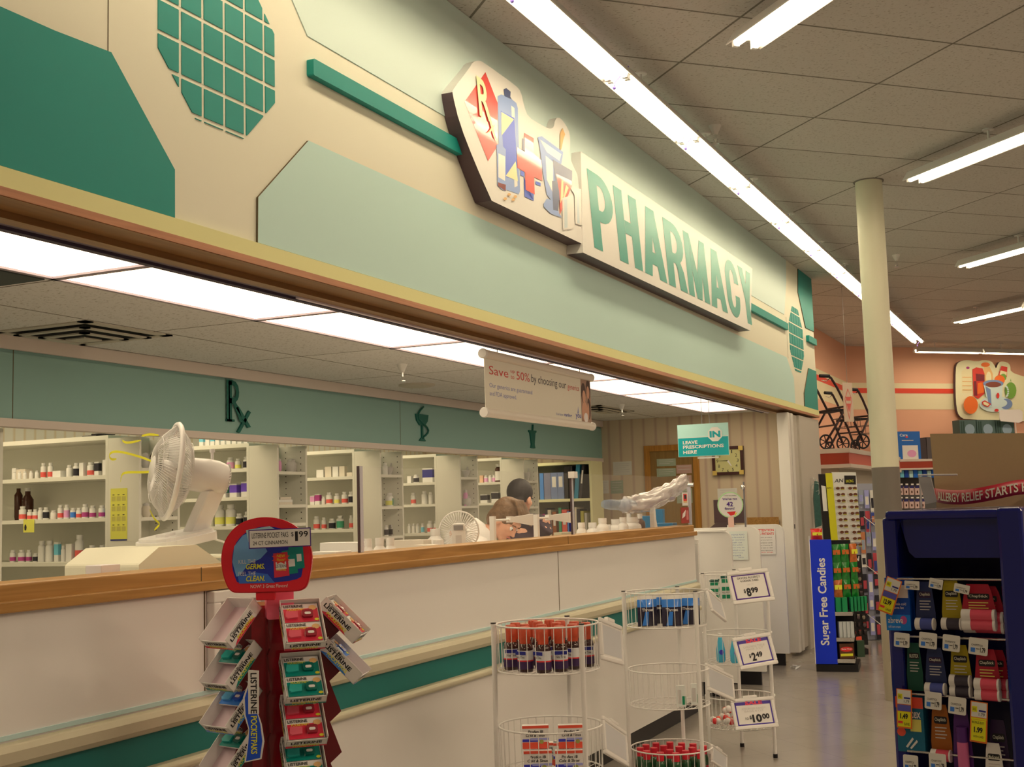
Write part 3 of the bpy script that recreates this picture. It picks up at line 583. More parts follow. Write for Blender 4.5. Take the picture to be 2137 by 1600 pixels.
bnm = {'m': 'wine', 'k': 'black', 'e': 'tan', 'o': 'orange-brown', 'd': 'dark brown', 'g': 'green', 'r': 'red', 'b': 'blue', 'n': 'navy', 'q': 'olive', 'c': 'grey'}
for i, (c, a, d) in enumerate(bc):
    binder('book', '%s book standing in the bookcase lower shelf, %s from the left' % (bnm[c], ORD[i]), bx3(a), bx3(d) - .003, .24 + .02 * (i * 7 % 4), COLS[c] if c != 'o' else mat('book_orange', (150, 80, 40), .5), 1.08 + .001, 0, paper if i in (6, 3) else None, cat='book')
# ================================================================ END WALL: door, papers, clock
dw = wood_mat('door_frame_oak', (150, 92, 24), (176, 112, 36), 'Z', 1, .4); dl = wood_mat('door_leaf', (120, 84, 36), (140, 100, 44), 'Z', .6, .45)
def ew(x, y): return at(x, y, 'Y', YE)
dL, dR, dT = ew(1345, 930), ew(1455, 950), ew(1400, 928)
zt = dT.z; xl = dL.x; xr = dR.x + .02
t = thing('door_frame', 'x', 'door', (0, 0, 0)); t.name = 'door_2'; del t['label']; del t['category']; t['kind'] = 'structure'
B().box((xl, YE - .03, 0), (xl + .06, YE - .001, zt), dw).obj('jamb', t); B().box((xr - .06, YE - .03, 0), (xr, YE - .001, zt), dw).obj('jamb', t); B().box((xl + .06, YE - .03, zt - .06), (xr - .06, YE - .001, zt), dw).obj('lintel', t)
B().box((xl + .06, YE - .012, 0), (xr - .06, YE - .001, zt - .06), dl).obj('door_leaf', t)
B().cyl((xr - .10, YE - .07, 1.0), (xr - .10, YE - .012, 1.0), .02, chrome, 10).obj('handle', t)
def wsheet(x0, y0, x1, y1, m, label, name='paper_sheet', cat='paper', lines=0, off=.002, Y=None):
    Y = Y or YE - off - .012; a = at(x0, y1, 'Y', Y); c = at(x1, y0, 'Y', Y); w, h = c.x - a.x, c.z - a.z
    b = B().box((0, 0, 0), (w, h, .0012), m, frame((a.x, Y, a.z), (1, 0, 0), (0, 0, 1)))
    for i in range(lines):
        b.box((w * .12, h * (.85 - .75 * i / lines) - .003, .0012), (w * (.88 - .2 * (i % 3 == 2)), h * (.85 - .75 * i / lines) + .001, .0016), COLS['c'], frame((a.x, Y, a.z), (1, 0, 0), (0, 0, 1)))
    return tag(b.obj(name), label, cat)
pg = mat('paper_green', (150, 148, 108), .7); pp = mat('paper_pink', (180, 134, 104), .7); pw = mat('paper_wall', (206, 186, 150), .7)
wsheet(1371, 956, 1410, 973, pg, 'pale green paper at the top of the brown door', lines=3); wsheet(1371, 976, 1410, 995, pg, 'second pale green paper on the brown door, under the first', lines=3)
wsheet(1412, 969, 1443, 988, pp, 'pink paper on the brown door, upper right', lines=2); wsheet(1412, 991, 1443, 1012, pp, 'pink paper on the brown door, lower right', lines=2)
wsheet(1413, 1018, 1444, 1050, pg, 'grey-green paper on the door right side', lines=3)
wsheet(1280, 962, 1318, 992, pw, 'handwritten white paper taped left of the brown door', lines=5, off=-.01)
wsheet(1246, 1002, 1270, 1030, pw, 'white paper low on the striped wall, first from the left', lines=4, off=-.01); wsheet(1275, 1002, 1300, 1030, pg, 'grey paper low on the striped wall, second from the left', lines=4, off=-.01)
wsheet(1498, 1018, 1538, 1042, pw, 'framed notice below the square clock', lines=3, off=-.01)
wsheet(1491, 1041, 1552, 1092, mat('board_brown', (92, 66, 58), .6), 'dark brown board on the wall under the clock', 'notice_board', 'board', off=-.008)
wsheet(1560, 1078, 1625, 1100, oak, 'low oak shelf strip on the striped wall', 'wall_shelf', 'shelf', off=.02)
# clock
a = ew(1490, 992); c = ew(1552, 930); w, h = c.x - a.x, c.z - a.z; MC = frame((a.x, YE - .035, a.z), (1, 0, 0), (0, 0, 1))
t = thing('wall_clock', 'square gold-faced wall clock with dark wooden frame', 'clock', (0, 0, 0))
f = B(); fr = .030; dkw = mat('clock_frame', (60, 24, 18), .4)
for x0, y0, x1, y1 in ((0, 0, w, fr), (0, h - fr, w, h), (0, fr, fr, h - fr), (w - fr, fr, w, h - fr)): f.box((x0, y0, -.03), (x1, y1, .012), dkw, MC)
for x0, y0 in ((0, 0), (w - .045, 0), (w - .045, h - .045), (0, h - .045)): f.prism([(x0, y0), (x0 + .045, y0), (x0 + .045, y0 + .045), (x0, y0 + .045)], .014, mat('brass', (214, 170, 80), .3, .6), MC)
f.obj('clock_frame', t)
gf = mat('clock_face', (196, 176, 104), .35, .3)
f = B().box((fr, fr, -.03), (w - fr, h - fr, 0), gf, MC); R_ = (w / 2 - fr) * .80
for n_ in range(1, 13):
    an = math.radians(90 - 30 * n_); f.text(str(n_), w / 2 + R_ * math.cos(an) - .014, h / 2 + R_ * math.sin(an) - .016, .028 if n_ > 9 else (.010 if n_ == 1 else .02), .032, ink, MC, .0006)
f.obj('clock_face', t)
f = B()
for an, L, wd_, m, z in ((math.radians(180), R_ * .9, .004, ink, .002), (math.radians(-58), R_ * .62, .010, paper, .003)):
    dx, dy = math.cos(an), math.sin(an); f.prism([(w / 2 - dy * wd_, h / 2 + dx * wd_), (w / 2 + dy * wd_, h / 2 - dx * wd_), (w / 2 + dx * L + dy * wd_ * .4, h / 2 + dy * L - dx * wd_ * .4), (w / 2 + dx * L - dy * wd_ * .4, h / 2 + dy * L + dx * wd_ * .4)], .001, m, MC @ Matrix.Translation((0, 0, z)))
f.obj('clock_hands', t)
# ================================================================ SIGNS ON THE FASCIA
# the two boards lean out at the bottom
_up = Vector((-.045, 0, .70)).normalized(); _n = Vector((0, 1, 0)).cross(_up)
def tilt(off): return frame(Vector((XW + .085, 0, 2.78)) + _n * off, (0, 1, 0), _up)
TB, TP = tilt(0), tilt(.008)
def tp(pts, M):      # photo pixels -> board coordinates
    o_ = M.translation; n_ = M.col[2].xyz; r = []
    for x, y in pts: d = ray(x, y); q_ = CAM + d * ((o_ - CAM).dot(n_) / d.dot(n_)) - o_; r.append((q_.dot(M.col[0].xyz), q_.dot(M.col[1].xyz)))
    return r
def c3(pts, o=(930, 110), s=.2625): return tp([(o[0] + x * s, o[1] + y * s) for x, y in pts], TB)
def wedge(b, poly, M, m, side):
    n = len(poly); F = [M @ Vector((x, y, 0)) for x, y in poly]; K = [Vector((XW + .001, p.y, p.z)) for p in F]
    ar = sum(poly[i][0] * poly[(i + 1) % n][1] - poly[(i + 1) % n][0] * poly[i][1] for i in range(n)); ix = list(range(n)) if ar > 0 else list(range(n))[::-1]
    b.add(F + K, [tuple(ix)], m); 
    for i in range(n):
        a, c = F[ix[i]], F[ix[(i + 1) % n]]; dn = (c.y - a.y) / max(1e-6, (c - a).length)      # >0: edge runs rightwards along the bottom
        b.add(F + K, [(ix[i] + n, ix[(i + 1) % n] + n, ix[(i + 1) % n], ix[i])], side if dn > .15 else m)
    b.add(F + K, [tuple(i + n for i in ix[::-1])], side); return b
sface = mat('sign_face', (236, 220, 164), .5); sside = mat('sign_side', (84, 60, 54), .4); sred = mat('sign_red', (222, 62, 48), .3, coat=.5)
sblue = mat('sign_blue', (80, 96, 160), .4); sgl = mat('sign_steel', (134, 144, 160), .4); sgd = mat('sign_dark', (72, 76, 96), .3); syel = mat('sign_yellow', (240, 206, 126), .4); slt = mat('sign_light', (226, 222, 202), .3); sor = mat('sign_orange', (226, 160, 90), .3)
MB_ = TB
out = [(52, 320), (60, 290), (190, 120), (215, 75), (262, 60), (300, 75), (560, 262), (600, 310), (625, 430), (655, 510), (760, 575), (820, 603), (850, 600), (862, 580), (868, 540), (885, 515), (915, 520), (960, 580), (988, 640), (990, 730), (985, 800), (1000, 870), (1062, 1000), (1088, 1520), (1088, 1520), (1088, 1520), (366, 1176), (366, 1176), (366, 1176), (230, 870), (110, 560)]
t = thing('pharmacy_picture_sign', 'cream cut-out wall sign with red diamond, bottle, cross and mortar picture', 'sign', (0, 0, 0))
P = [q for i, q in enumerate(chaikin(c3(out), 1)) if i == 0 or (q[0] - chaikin(c3(out), 1)[i - 1][0]) ** 2 + (q[1] - chaikin(c3(out), 1)[i - 1][1]) ** 2 > 1e-8]
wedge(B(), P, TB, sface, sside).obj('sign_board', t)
g = B(); z = 0
def gp(pts, m):
    global z; z += .00015; g.flat(c3(pts), m, MB_, .001 + z)
gp([(315, 155), (412, 400), (412, 740), (335, 862), (148, 392)], sred)
gp([(412, 345), (440, 332), (500, 350), (560, 400), (572, 440), (590, 1100), (580, 1125), (480, 1090), (440, 1060), (425, 900)], sgl)
gp([(520, 420), (545, 440), (570, 1060), (545, 1070)], slt)
gp([(460, 290), (480, 282), (515, 310), (512, 350), (525, 372), (465, 345)], sgd)
gp([(436, 462), (545, 520), (572, 1020), (470, 985)], sblue)
gp([(440, 470), (540, 530), (442, 660)], syel); gp([(555, 862), (572, 1022), (474, 980)], syel)
gp([(606, 680), (626, 690), (626, 780), (606, 770)], sgd)
gp([(592, 935), (622, 950), (622, 1090), (697, 1110), (697, 1178), (625, 1145), (618, 985), (592, 975)], sblue); gp([(712, 1020), (752, 1035), (752, 1062), (712, 1045)], sblue)
gp([(622, 638), (695, 680), (698, 800), (760, 860), (766, 1020), (700, 990), (705, 1128), (632, 1090), (628, 950), (566, 915), (562, 750), (625, 790)], sred)
gp([(398, 735), (430, 720), (474, 770), (474, 810), (476, 1040), (474, 1100), (440, 1085), (408, 1055), (404, 800)], sgl)
gp([(415, 800), (468, 825), (468, 1020), (415, 990)], slt); gp([(410, 1030), (474, 1050), (472, 1098), (412, 1060)], mat('sign_wine', (130, 50, 44), .3))
gp([(728, 672), (760, 664), (930, 790), (925, 830), (890, 1020), (880, 1180), (840, 1180), (800, 1130), (770, 960), (745, 760)], sgl)
gp([(745, 690), (915, 808), (900, 860), (800, 790)], slt); gp([(790, 820), (850, 870), (850, 1120), (800, 1010)], slt)
gp([(800, 1160), (880, 1185), (895, 1275), (920, 1312), (830, 1280), (775, 1225), (775, 1200)], sgl); gp([(840, 1020), (875, 1020), (900, 1100), (890, 1260), (850, 1250)], sgd)
gp([(905, 640), (925, 600), (945, 650), (930, 690), (915, 770), (905, 765)], sor)
gp([(845, 850), (1000, 940), (1000, 1000), (990, 1070), (905, 1200), (870, 1050)], sgd); gp([(872, 962), (995, 1020), (998, 1060), (905, 1285), (898, 1110)], sred)
gp([(915, 1010), (930, 1020), (930, 1140), (905, 1200)], syel); gp([(950, 1050), (972, 1075), (945, 1140), (925, 1180)], syel)
gp([(920, 1155), (1010, 1130), (1018, 1375), (990, 1405), (925, 1410)], slt); gp([(985, 1075), (1075, 1085), (1078, 1375), (1025, 1360), (1018, 1130)], slt); gp([(935, 1170), (960, 1165), (962, 1390), (938, 1395)], mat('sign_grey', (190, 186, 170), .3)); gp([(1035, 1100), (1055, 1100), (1058, 1360), (1038, 1355)], mat('sign_grey'))
for cx0, cy0 in ((466, 1162), (497, 1128), (530, 1168), (545, 1145)): gp([(cx0 + 14 * math.cos(a * PI / 4), cy0 + 12 * math.sin(a * PI / 4)) for a in range(8)], sor)
# the prescription letters lean down the diamond
(y0, z0), (y1, z1) = c3([(262, 500), (345, 380)]); g.text('R', y0, z0, (y1 - y0), (z1 - z0) + .08, syel, MB_, .006, bold=.02)
gp([(318, 470), (335, 480), (385, 660), (402, 702), (375, 672)], syel); gp([(318, 640), (335, 625), (362, 585), (385, 575), (350, 632)], syel)
g.obj('sign_picture', t)
t = thing('pharmacy_sign', 'long cream wall sign reading PHARMACY in green letters', 'sign', (0, 0, 0))
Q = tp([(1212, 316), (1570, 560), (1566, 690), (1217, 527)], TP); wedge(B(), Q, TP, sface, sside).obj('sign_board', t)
L = tp([(1222.6, 350), (1229.5, 511), (1565, 569), (1561, 676)], TP)
lt = mat('sign_letter_green', (12, 128, 98), .36)
ly0, ly1 = L[0][0] + .01, L[2][0]; lz0, lz1 = L[1][1], L[0][1]
def arc(cx, cy, rx, ry, tx, ty, a0, a1, n=12):
    return [(cx + rx * math.cos(math.radians(a0 + (a1 - a0) * i / n)), cy + ry * math.sin(math.radians(a0 + (a1 - a0) * i / n))) for i in range(n + 1)] + [(cx + (rx - tx) * math.cos(math.radians(a1 + (a0 - a1) * i / n)), cy + (ry - ty) * math.sin(math.radians(a1 + (a0 - a1) * i / n))) for i in range(n + 1)]
T_ = .36; bowl = [arc(.45, .69, .55, .31, T_ * .95, .15, -90, 90), [(0, 1), (.46, 1), (.46, .85), (0, .85)], [(0, .53), (.46, .53), (.46, .38), (0, .38)]]
GL = {'P': [[(0, 0), (T_, 0), (T_, 1), (0, 1)]] + bowl, 'H': [[(0, 0), (T_, 0), (T_, 1), (0, 1)], [(1 - T_, 0), (1, 0), (1, 1), (1 - T_, 1)], [(T_, .42), (1 - T_, .42), (1 - T_, .60), (T_, .60)]],
      'A': [[(0, 0), (.33, 0), (.56, .78), (.56, 1), (.32, 1)], [(1, 0), (.67, 0), (.44, .78), (.44, 1), (.68, 1)], [(.26, .18), (.74, .18), (.68, .36), (.32, .36)]],
      'R': [[(0, 0), (T_, 0), (T_, 1), (0, 1)]] + bowl + [[(.62, 0), (1.02, 0), (.90, .30), (.66, .50), (.44, .42), (.56, .30)]],
      'M': [[(0, 0), (.26, 0), (.26, 1), (0, 1)], [(.74, 0), (1, 0), (1, 1), (.74, 1)], [(.26, 1), (.5, .42), (.5, 0), (.38, 0), (.26, .42)], [(.74, 1), (.5, .42), (.5, 0), (.62, 0), (.74, .42)]],
      'C': [arc(.5, .66, .5, .34, T_ * .95, .17, 0, 180), arc(.5, .34, .5, .34, T_ * .95, .17, 180, 360), [(0, .34), (.34, .34), (.34, .66), (0, .66)], [(.66, .62), (1, .62), (1, .66), (.66, .66)], [(.66, .34), (1, .34), (1, .40), (.66, .40)]],
      'Y': [[(.33, 0), (.67, 0), (.67, .42), (.33, .42)], [(0, 1), (.36, 1), (.67, .42), (.33, .42)], [(1, 1), (.64, 1), (.33, .42), (.67, .42)]]}
ws = [.9, .98, 1.06, .98, 1.24, 1.06, .92, 1.0]; gap = .10; tot = sum(ws) + gap * 7; x = ly0; g = B()
for k_, (ch, w_) in enumerate(zip('PHARMACY', ws)):
    ww = w_ / tot * (ly1 - ly0)
    for n_, pl in enumerate(GL[ch]): g.flat([(x + u * ww, lz0 + v * (lz1 - lz0)) for u, v in pl], lt, TP, .0012 + n_ * .0002)
    x += ww + gap / tot * (ly1 - ly0)
g.obj('lettering', t)
# ================================================================ HANGING BANNER
XH = -2.62; A = pf(XH, [(1008, 735), (1232, 790), (1012, 860), (1236, 890)])
ya, yb = A[0][0], A[1][0]; zt_, zb_ = (A[0][1] + A[1][1]) / 2, (A[2][1] + A[3][1]) / 2
t = thing('hanging_banner', 'white banner on two rods hanging over the counter, offering savings on generics', 'banner', (XH, 0, 0))
bn = mat('banner_vinyl', (208, 186, 146), .5); rodm = mat('banner_rod', (214, 190, 152), .35)
B().box((-.0015, ya + .01, zb_), (.0015, yb - .01, zt_), bn).obj('banner_sheet', t)
for z_ in (zt_, zb_):
    B().cyl((0, ya, z_), (0, yb, z_), .022, rodm, 16).obj('rod', t)
    for y_ in (ya, yb): B().lathe([(.0225, -.012), (.025, -.006), (.025, .006), (.0225, .012)], CAPS, 16, Matrix.Translation((0, y_, z_)) @ Matrix.Rotation(PI / 2, 4, 'X')).obj('end_cap', t)
for y_ in (ya + .16, yb - .17):
    B().tube([(0, y_, zt_ + .02), (0, y_, zt_ + .05), (0, y_ + .015, zt_ + .065), (0, y_ + .015, zt_ + .085), (0, y_ - .003, zt_ + .095), (0, y_ - .003, ZP - .0)], .0025, grey, 6).obj('hook', t)
g = B(); M = MX(.0016); W_b = yb - ya; H_b = zt_ - zb_
def bt(s, fx, fy, fw, fh, m, bold=0.): g.text(s, ya + W_b * fx, zb_ + H_b * fy, W_b * fw, H_b * fh, m, M, .0005, bold)
rd = mat('banner_red', (186, 50, 40), .5); bk_ = mat('banner_ink', (44, 40, 44), .5); bl_ = mat('banner_blue', (120, 116, 134), .5); bb_ = mat('banner_navy', (70, 74, 120), .5)
bt('Save', .04, .665, .155, .15, rd); bt('up', .215, .75, .035, .06, rd); bt('to', .215, .66, .03, .06, rd); bt('50%', .265, .665, .115, .15, rd); bt('by choosing our', .395, .625, .335, .19, bk_); bt('generics', .745, .64, .12, .135, rd)
bt('Our generics are guaranteed', .04, .42, .36, .10, bl_); bt('and FDA approved.', .04, .28, .22, .10, bl_); bt("It's all about", .62, .13, .07, .05, bl_); bt('caring', .70, .11, .08, .08, bb_, .02); bt('you', .82, .10, .06, .11, bb_, .02)
g.box((0, 0, 0), (0, 0, 0), bk_) if 0 else None
g.prism([(ya + W_b * .84, zb_ + H_b * .22), (ya + W_b * .855, zb_ + H_b * .22), (ya + W_b * .85, zb_ + H_b * .36)], .0004, bl_, M)
g.obj('lettering', t)
# photograph of people printed on the right end, drawn generically
g = B(); sk = mat('print_skin', (190, 130, 90), .5); hr = mat('print_hair', (64, 34, 24), .5); sh_ = mat('print_shirt', (214, 190, 170), .5)
x0 = ya + W_b * .885; x1 = yb - .012
g.flat([(x0, zb_ + .02), (x1, zb_ + .02), (x1, zt_ - .02), (x0, zt_ - .02)], mat('print_back', (150, 110, 80), .5), M, .0005)
def pe(cx, cz, rx, rz, m, z): g.flat([(x0 + (x1 - x0) * (cx + rx * math.cos(a * PI / 9)), zb_ + H_b * (cz + rz * math.sin(a * PI / 9))) for a in range(18)], m, M, z)
pe(.25, .66, .24, .2, hr, .0007); pe(.3, .58, .16, .13, sk, .0009); pe(.75, .74, .24, .2, hr, .0007); pe(.72, .68, .15, .13, sk, .0009); pe(.35, .28, .3, .2, sk, .0008); pe(.45, .16, .22, .1, sh_, .001); pe(.78, .35, .17, .22, hr, .0008); pe(.7, .3, .1, .17, sk, .001)
g.obj('printed_photo', t)
# ================================================================ "IN" SIGN
SY = 9.5; a = at(1416, 954, 'Y', SY); c = at(1519, 881, 'Y', SY); w, h = c.x - a.x, c.z - a.z
t = thing('in_sign', 'teal hanging sign reading IN, leave prescriptions here', 'sign', (0, 0, 0)); MI = frame((a.x, SY, a.z), (1, 0, 0), (0, 0, 1))
st = mat('sign_teal', (0, 142, 126), .35); sa = mat('sign_aqua', (168, 208, 178), .35)
B().box((0, 0, -.006), (w, h, 0), sa, MI).box((.004, .004, 0), (w - .004, h * .58, .001), st, MI).box((.004, h * .585, 0), (w - .004, h * .6, .0012), paper, MI).obj('sign_board', t)
g = B(); oc = [(w * .74 + h * .235 * math.cos(math.radians(22.5 + 45 * i)), h * .66 + h * .235 * math.sin(math.radians(22.5 + 45 * i))) for i in range(8)]
g.flat(oc, paper, MI, .0016); g.text('IN', w * .635, h * .56, w * .21, h * .2, st, MI, .0022, bold=.05)
for s_, yy, ww in (('LEAVE', .39, .29), ('PRESCRIPTIONS', .25, .80), ('HERE', .09, .27)): g.text(s_, w * .10, h * yy, w * ww, h * .105, paper, MI, .0022, bold=.03)
g.obj('lettering', t)
for fx in (.49, .64): B().cyl((a.x + w * fx, SY + .003, a.z + h), (a.x + w * fx, SY + .003, ZP), .0025, grey, 5).obj('chain', t)
wsheet(1456, 952, 1500, 957, paper, 'white paper edge showing beneath the hanging IN sign', off=0, Y=SY + .01)
# ================================================================ INNER WORKTOP AND WHAT STANDS ON IT
WZ = 1.02
wt = thing('worktop', 'white counter worktop behind the oak sill', 'worktop', (0, 0, 0))
B().box((-3.08, .5, WZ - .04), (XW - .145, YC - .1, WZ), white).obj('worktop_board', wt); B().box((-3.0, .5, 0), (XW - .16, YC - .12, WZ - .04), shelfw).obj('base_cabinet', wt)
# sneeze guards
def guard(x0, x1, y_top, lab, X=-2.505):
    p = at(x0, y_top, 'X', X); q = at(x1, y_top + 6, 'X', X); t = thing('sneeze_guard', lab, 'glass screen', (X, 0, 0))
    B().box((-.003, p.y, 1.2405), (.003, q.y, 1.565), glass).obj('pane', t)
    B().box((-.004, p.y - .004, 1.2405), (.004, p.y + .002, 1.566), mat('seal_brown', (70, 50, 44), .5)).box((-.006, p.y + .002, 1.2405), (.006, p.y + .024, 1.566), mat('acrylic_edge', (188, 170, 150), .2)).obj('edge_post', t)
    return t, p, q
guard(747, 1183, 975, 'clear acrylic screen on the oak sill, left one'); t, p, q = guard(1190, 1437, 989, 'clear acrylic screen on the oak sill, right one')
B().box((-.012, q.y - .012, 1.2405), (.012, q.y, 1.50), mat('acrylic_edge')).obj('end_post', t)
B().cyl((.0, q.y - .02, 1.515), (.04, q.y - .02, 1.515), .012, chrome, 12).obj('mirror_screw', t)
g = B().box((-.004, p.y - .02, 1.54), (.03, p.y + .03, 1.575), paper); g.obj('clip', t)
def stick(x0, y0, x1, y1, m, lab, deco=None):
    X = -2.499; a = at(x0, y1, 'X', X); c = at(x1, y0, 'X', X); M = MX(X); b = B().box((a.y, a.z, 0), (c.y, c.z, .001), m, M)
    if deco: deco(b, M, a, c)
    return tag(b.obj('sticker'), lab, 'sticker')
def d1(b, M, a, c): w, h = c.y - a.y, c.z - a.z; b.box((a.y + w * .2, a.z + h * .35, .001), (c.y - w * .2, c.z - h * .12, .0014), redp, M); b.box((a.y + w * .35, a.z + h * .5, .0014), (c.y - w * .3, c.z - h * .2, .0018), COLS['k'], M); b.box((a.y + w * .2, a.z + h * .22, .001), (c.y - w * .2, a.z + h * .35, .0014), sor, M)
def d2(b, M, a, c): w, h = c.y - a.y, c.z - a.z; b.prism([(a.y + w * .1, a.z + h * .3), (a.y + w * .5, a.z + h * .45), (a.y + w * .6, a.z + h * .85), (a.y + w * .2, a.z + h * .6)], .0004, paper, M @ Matrix.Translation((0, 0, .001))); b.box((a.y + w * .65, a.z + h * .2, .001), (c.y - w * .1, a.z + h * .8, .0014), mat('sticker_pink', (200, 110, 90)), M)
stick(1424, 1027, 1435, 1055, paper, 'white and red sticker at the right end of the acrylic screen', d1); stick(1422, 1058, 1437, 1092, mat('sticker_red', (158, 48, 36), .4), 'dark red sticker on the acrylic screen above the sill end', d2)
# bracket posts of the sign holders behind the glass
def bracket(xp, y0, xa, lab, wide):
    X = -2.60; p = at(xp, y0, 'X', X); q = at(xa, y0, 'X', X); t = thing('bracket_post', lab, 'bracket', (X, p.y, WZ))
    B().box((-.012, -.012, 0), (.012, .012, p.z - WZ), plast).obj('post', t)
    B().cyl((0, .01, p.z - WZ - .02), (0, q.y - p.y - .10, p.z - WZ - .02), .006, plast, 8).obj('rod', t)
    B().box((-.012, q.y - p.y - .12, p.z - WZ - .034), (.012, q.y - p.y - .085, p.z - WZ - .004), plast).obj('clamp', t)
    zz = p.z - WZ; L_ = q.y - p.y
    B().prism([(L_ - .085, zz - .03), (L_ - .085, zz - .008), (L_ + wide, zz + .004), (L_ + wide, zz - .055)], .012, plast, Matrix(((0, 0, 1, -.006), (1, 0, 0, 0), (0, 1, 0, 0), (0, 0, 0, 1)))).obj('arm_plate', t)
bracket(1028, 1077, 1082, 'white bracket post with tapered arm in front of the woman', .17); bracket(1119, 1073, 1160, 'white bracket post with tapered arm right of the man', .22)
def on_top(x, X, wpx, ytop, z=WZ):
    p = at(x, ytop, 'X', X); d = (p - CAM).dot(FW); return Vector((X, p.y, z)), wpx * d / FPX, p.z - z
def jug(x, wpx, ytop, lab, X=-2.70, body=None, nk=.55, capm=None):
    p, w, h = on_top(x, X, wpx, ytop); r = w / 2; t = thing('storage_bottle', lab, 'bottle', p); h = max(h, .06)
    B().lathe([(r * .95, 0), (r, .01), (r, h - .060), (r * .93, h - .048), (r * nk * 1.05, h - .034), (r * nk, h - .03)], body or W_, 18).obj('bottle_body', t)
    B().lathe([(r * nk * 1.12, h - .030), (r * nk * 1.12, h)], capm or CAPS, 18).obj('cap', t)
for i, (x, w_, y) in enumerate(((768, 24, 1124), (792, 30, 1122), (814, 28, 1122), (908, 34, 1103), (915, 36, 1126))):
    jug(x, w_, y, 'big white dispensing bottle left of the little fan, %s from the left' % ORD[i], -2.66 - .09 * (i == 3))
for i, (x, w_, y) in enumerate(((1213, 22, 1090), (1236, 26, 1090), (1257, 26, 1081), (1284, 26, 1083), (1300, 22, 1079), (1268, 20, 1094), (1318, 40, 1079))):
    jug(x, w_, y, 'big white dispensing bottle near the right end of the sill, %s from the left' % ORD[i], -2.64 - .10 * (i % 2), nk=.6)
amb = mat('amber_glass', (92, 62, 44), .15, coat=.5)
jug(1312, 18, 1071, 'small dark glass bottle with white cap near the sill end', -2.80, amb, .45); jug(1335, 22, 1072, 'wider dark glass bottle with white cap near the sill end', -2.64, amb, .42)
def boxy(x, wpx, ytop, lab, m, X=-2.70, d=.12, name='carton', cat='box', bevel=.002):
    p, w, h = on_top(x, X, wpx, ytop); return tag(B().box((-d / 2, -w / 2, 0), (d / 2, w / 2, h), m).obj(name, loc=p, bevel=bevel), lab, cat)
tb = mat('tub_teal', (0, 98, 120), .4)
boxy(1353, 18, 1076, 'upright teal tub behind the oak sill', tb, -2.66, .08, 'tub', 'tub'); boxy(1388, 30, 1091, 'low dark teal box behind the oak sill', tb, -2.66, .14, 'box'); boxy(1374, 14, 1062, 'teal carton behind the white bag', tb, -2.95, .08)
p, w_, h = on_top(1362, -2.57, 18, 1058); b = B(); fan_ = [(-.5, 0), (.9, 0), (.65, .45), (.72, .62), (.3, .78), (.15, 1), (-.4, .9), (-.35, .5)]
tag(B().prism([(x * w_, y * h) for x, y in fan_], .03, paper, frame((-2.585, p.y, WZ), (0, 1, 0), (0, 0, 1))).obj('paper_bag', bevel=.006), 'crumpled white paper bag between the teal tubs', 'bag')
boxy(860, 34, 1126, 'pale tan open carton among the white bottles', COLS['e'], -2.78, .16); boxy(890, 26, 1136, 'small tan carton left of the little fan', COLS['e'], -2.66, .1)
boxy(722, 44, 1131, 'white tray of papers left of the acrylic screen', paper, -2.8, .2, 'paper_tray', 'tray'); boxy(690, 56, 1150, 'white stock box with labels left of the acrylic screen', COLS['w'], -2.62, .12, 'carton')
boxy(215, 56, 1178, 'pale paper bag standing at the left end of the sill', mat('bag_pinkish', (220, 192, 170), .6), -2.62, .06, 'paper_bag', 'bag')
boxy(1175, 60, 1110, 'beige computer monitor seen over the sill', mat('monitor_beige', (170, 150, 106), .5), -2.85, .05, 'monitor', 'monitor')
o = bpy.data.objects['monitor']; p, w_, h = on_top(1165, -2.85, 30, 1110); B().box((.0252, -.075, h - .12), (.027, .02, h - .02), mat('screen_grey', (78, 74, 64), .2)).obj('screen', o)
p, w_, h = on_top(1255, -3.0, 20, 1080)
# big fan
t = thing('cash_register', 'cream plastic register body under the white desk fan', 'register', (-2.80, 3.25, WZ))
p = at(240, 1135, 'X', -2.75); q = at(425, 1190, 'X', -2.75)
cr_ = mat('register_cream', (222, 204, 146), .45)
RZ = at(300, 1140, 'X', -2.78).z - WZ
B().prism([(-.29, 0), (.42, 0), (.42, RZ - .10), (.10, RZ - .06), (-.02, RZ), (-.20, RZ), (-.29, RZ - .05)], .30, cr_, frame((.16, 0, 0), (0, 1, 0), (0, 0, 1)) @ Matrix.Translation((0, 0, -.30))).obj('housing', t, bevel=.008)
B().box((-.10, .02, RZ - .05), (.12, .38, RZ - .045), cr_).obj('paper_cover', t)
fanm = mat('fan_white', (236, 220, 192), .35); fanw = mat('fan_wire', (238, 224, 196), .4)
FC = at(357, 983, 'X', -2.80); FR = .160; fz = (FC - CAM).dot(FW)
# fan axis points left-towards the shop front: the cage is seen three-quarter from behind its edge
ax = (-RT * .86 - FW * .42 + Vector((0, 0, .16))).normalized()
t = thing('desk_fan', 'large white desk fan tilted upward, standing on the cream register', 'fan', FC)
q = ax.to_track_quat('Z', 'Y').to_matrix().to_4x4()
def cage(r, zf, zb, nsp, wr):
    b = B()
    b.ring((0, 0, 0), r, .006, fanm, n=48, k=6)
    for zz, rr in ((zf, .05), ((zf) * .8, r * .7), (zb, .045), (zb * .85, r * .65)): b.ring((0, 0, zz), rr, wr, fanw, n=36, k=4)
    for s_ in range(nsp):
        a = 2 * PI * s_ / nsp
        for sg, zz in ((1, zf), (-1, zb)):
            pts = []
            for u_ in (0, .35, .7, 1): rr = r + (.045 - r) * u_; aa = a + .35 * u_ * sg; pts.append((rr * math.cos(aa), rr * math.sin(aa), zz * math.sin(min(1, u_ * 1.25) * PI / 2)))
            b.tube(pts, wr, fanw, 3)
    return b
o = cage(FR, .062, -.06, 88, .0013).obj('cage', t); o.matrix_local = q
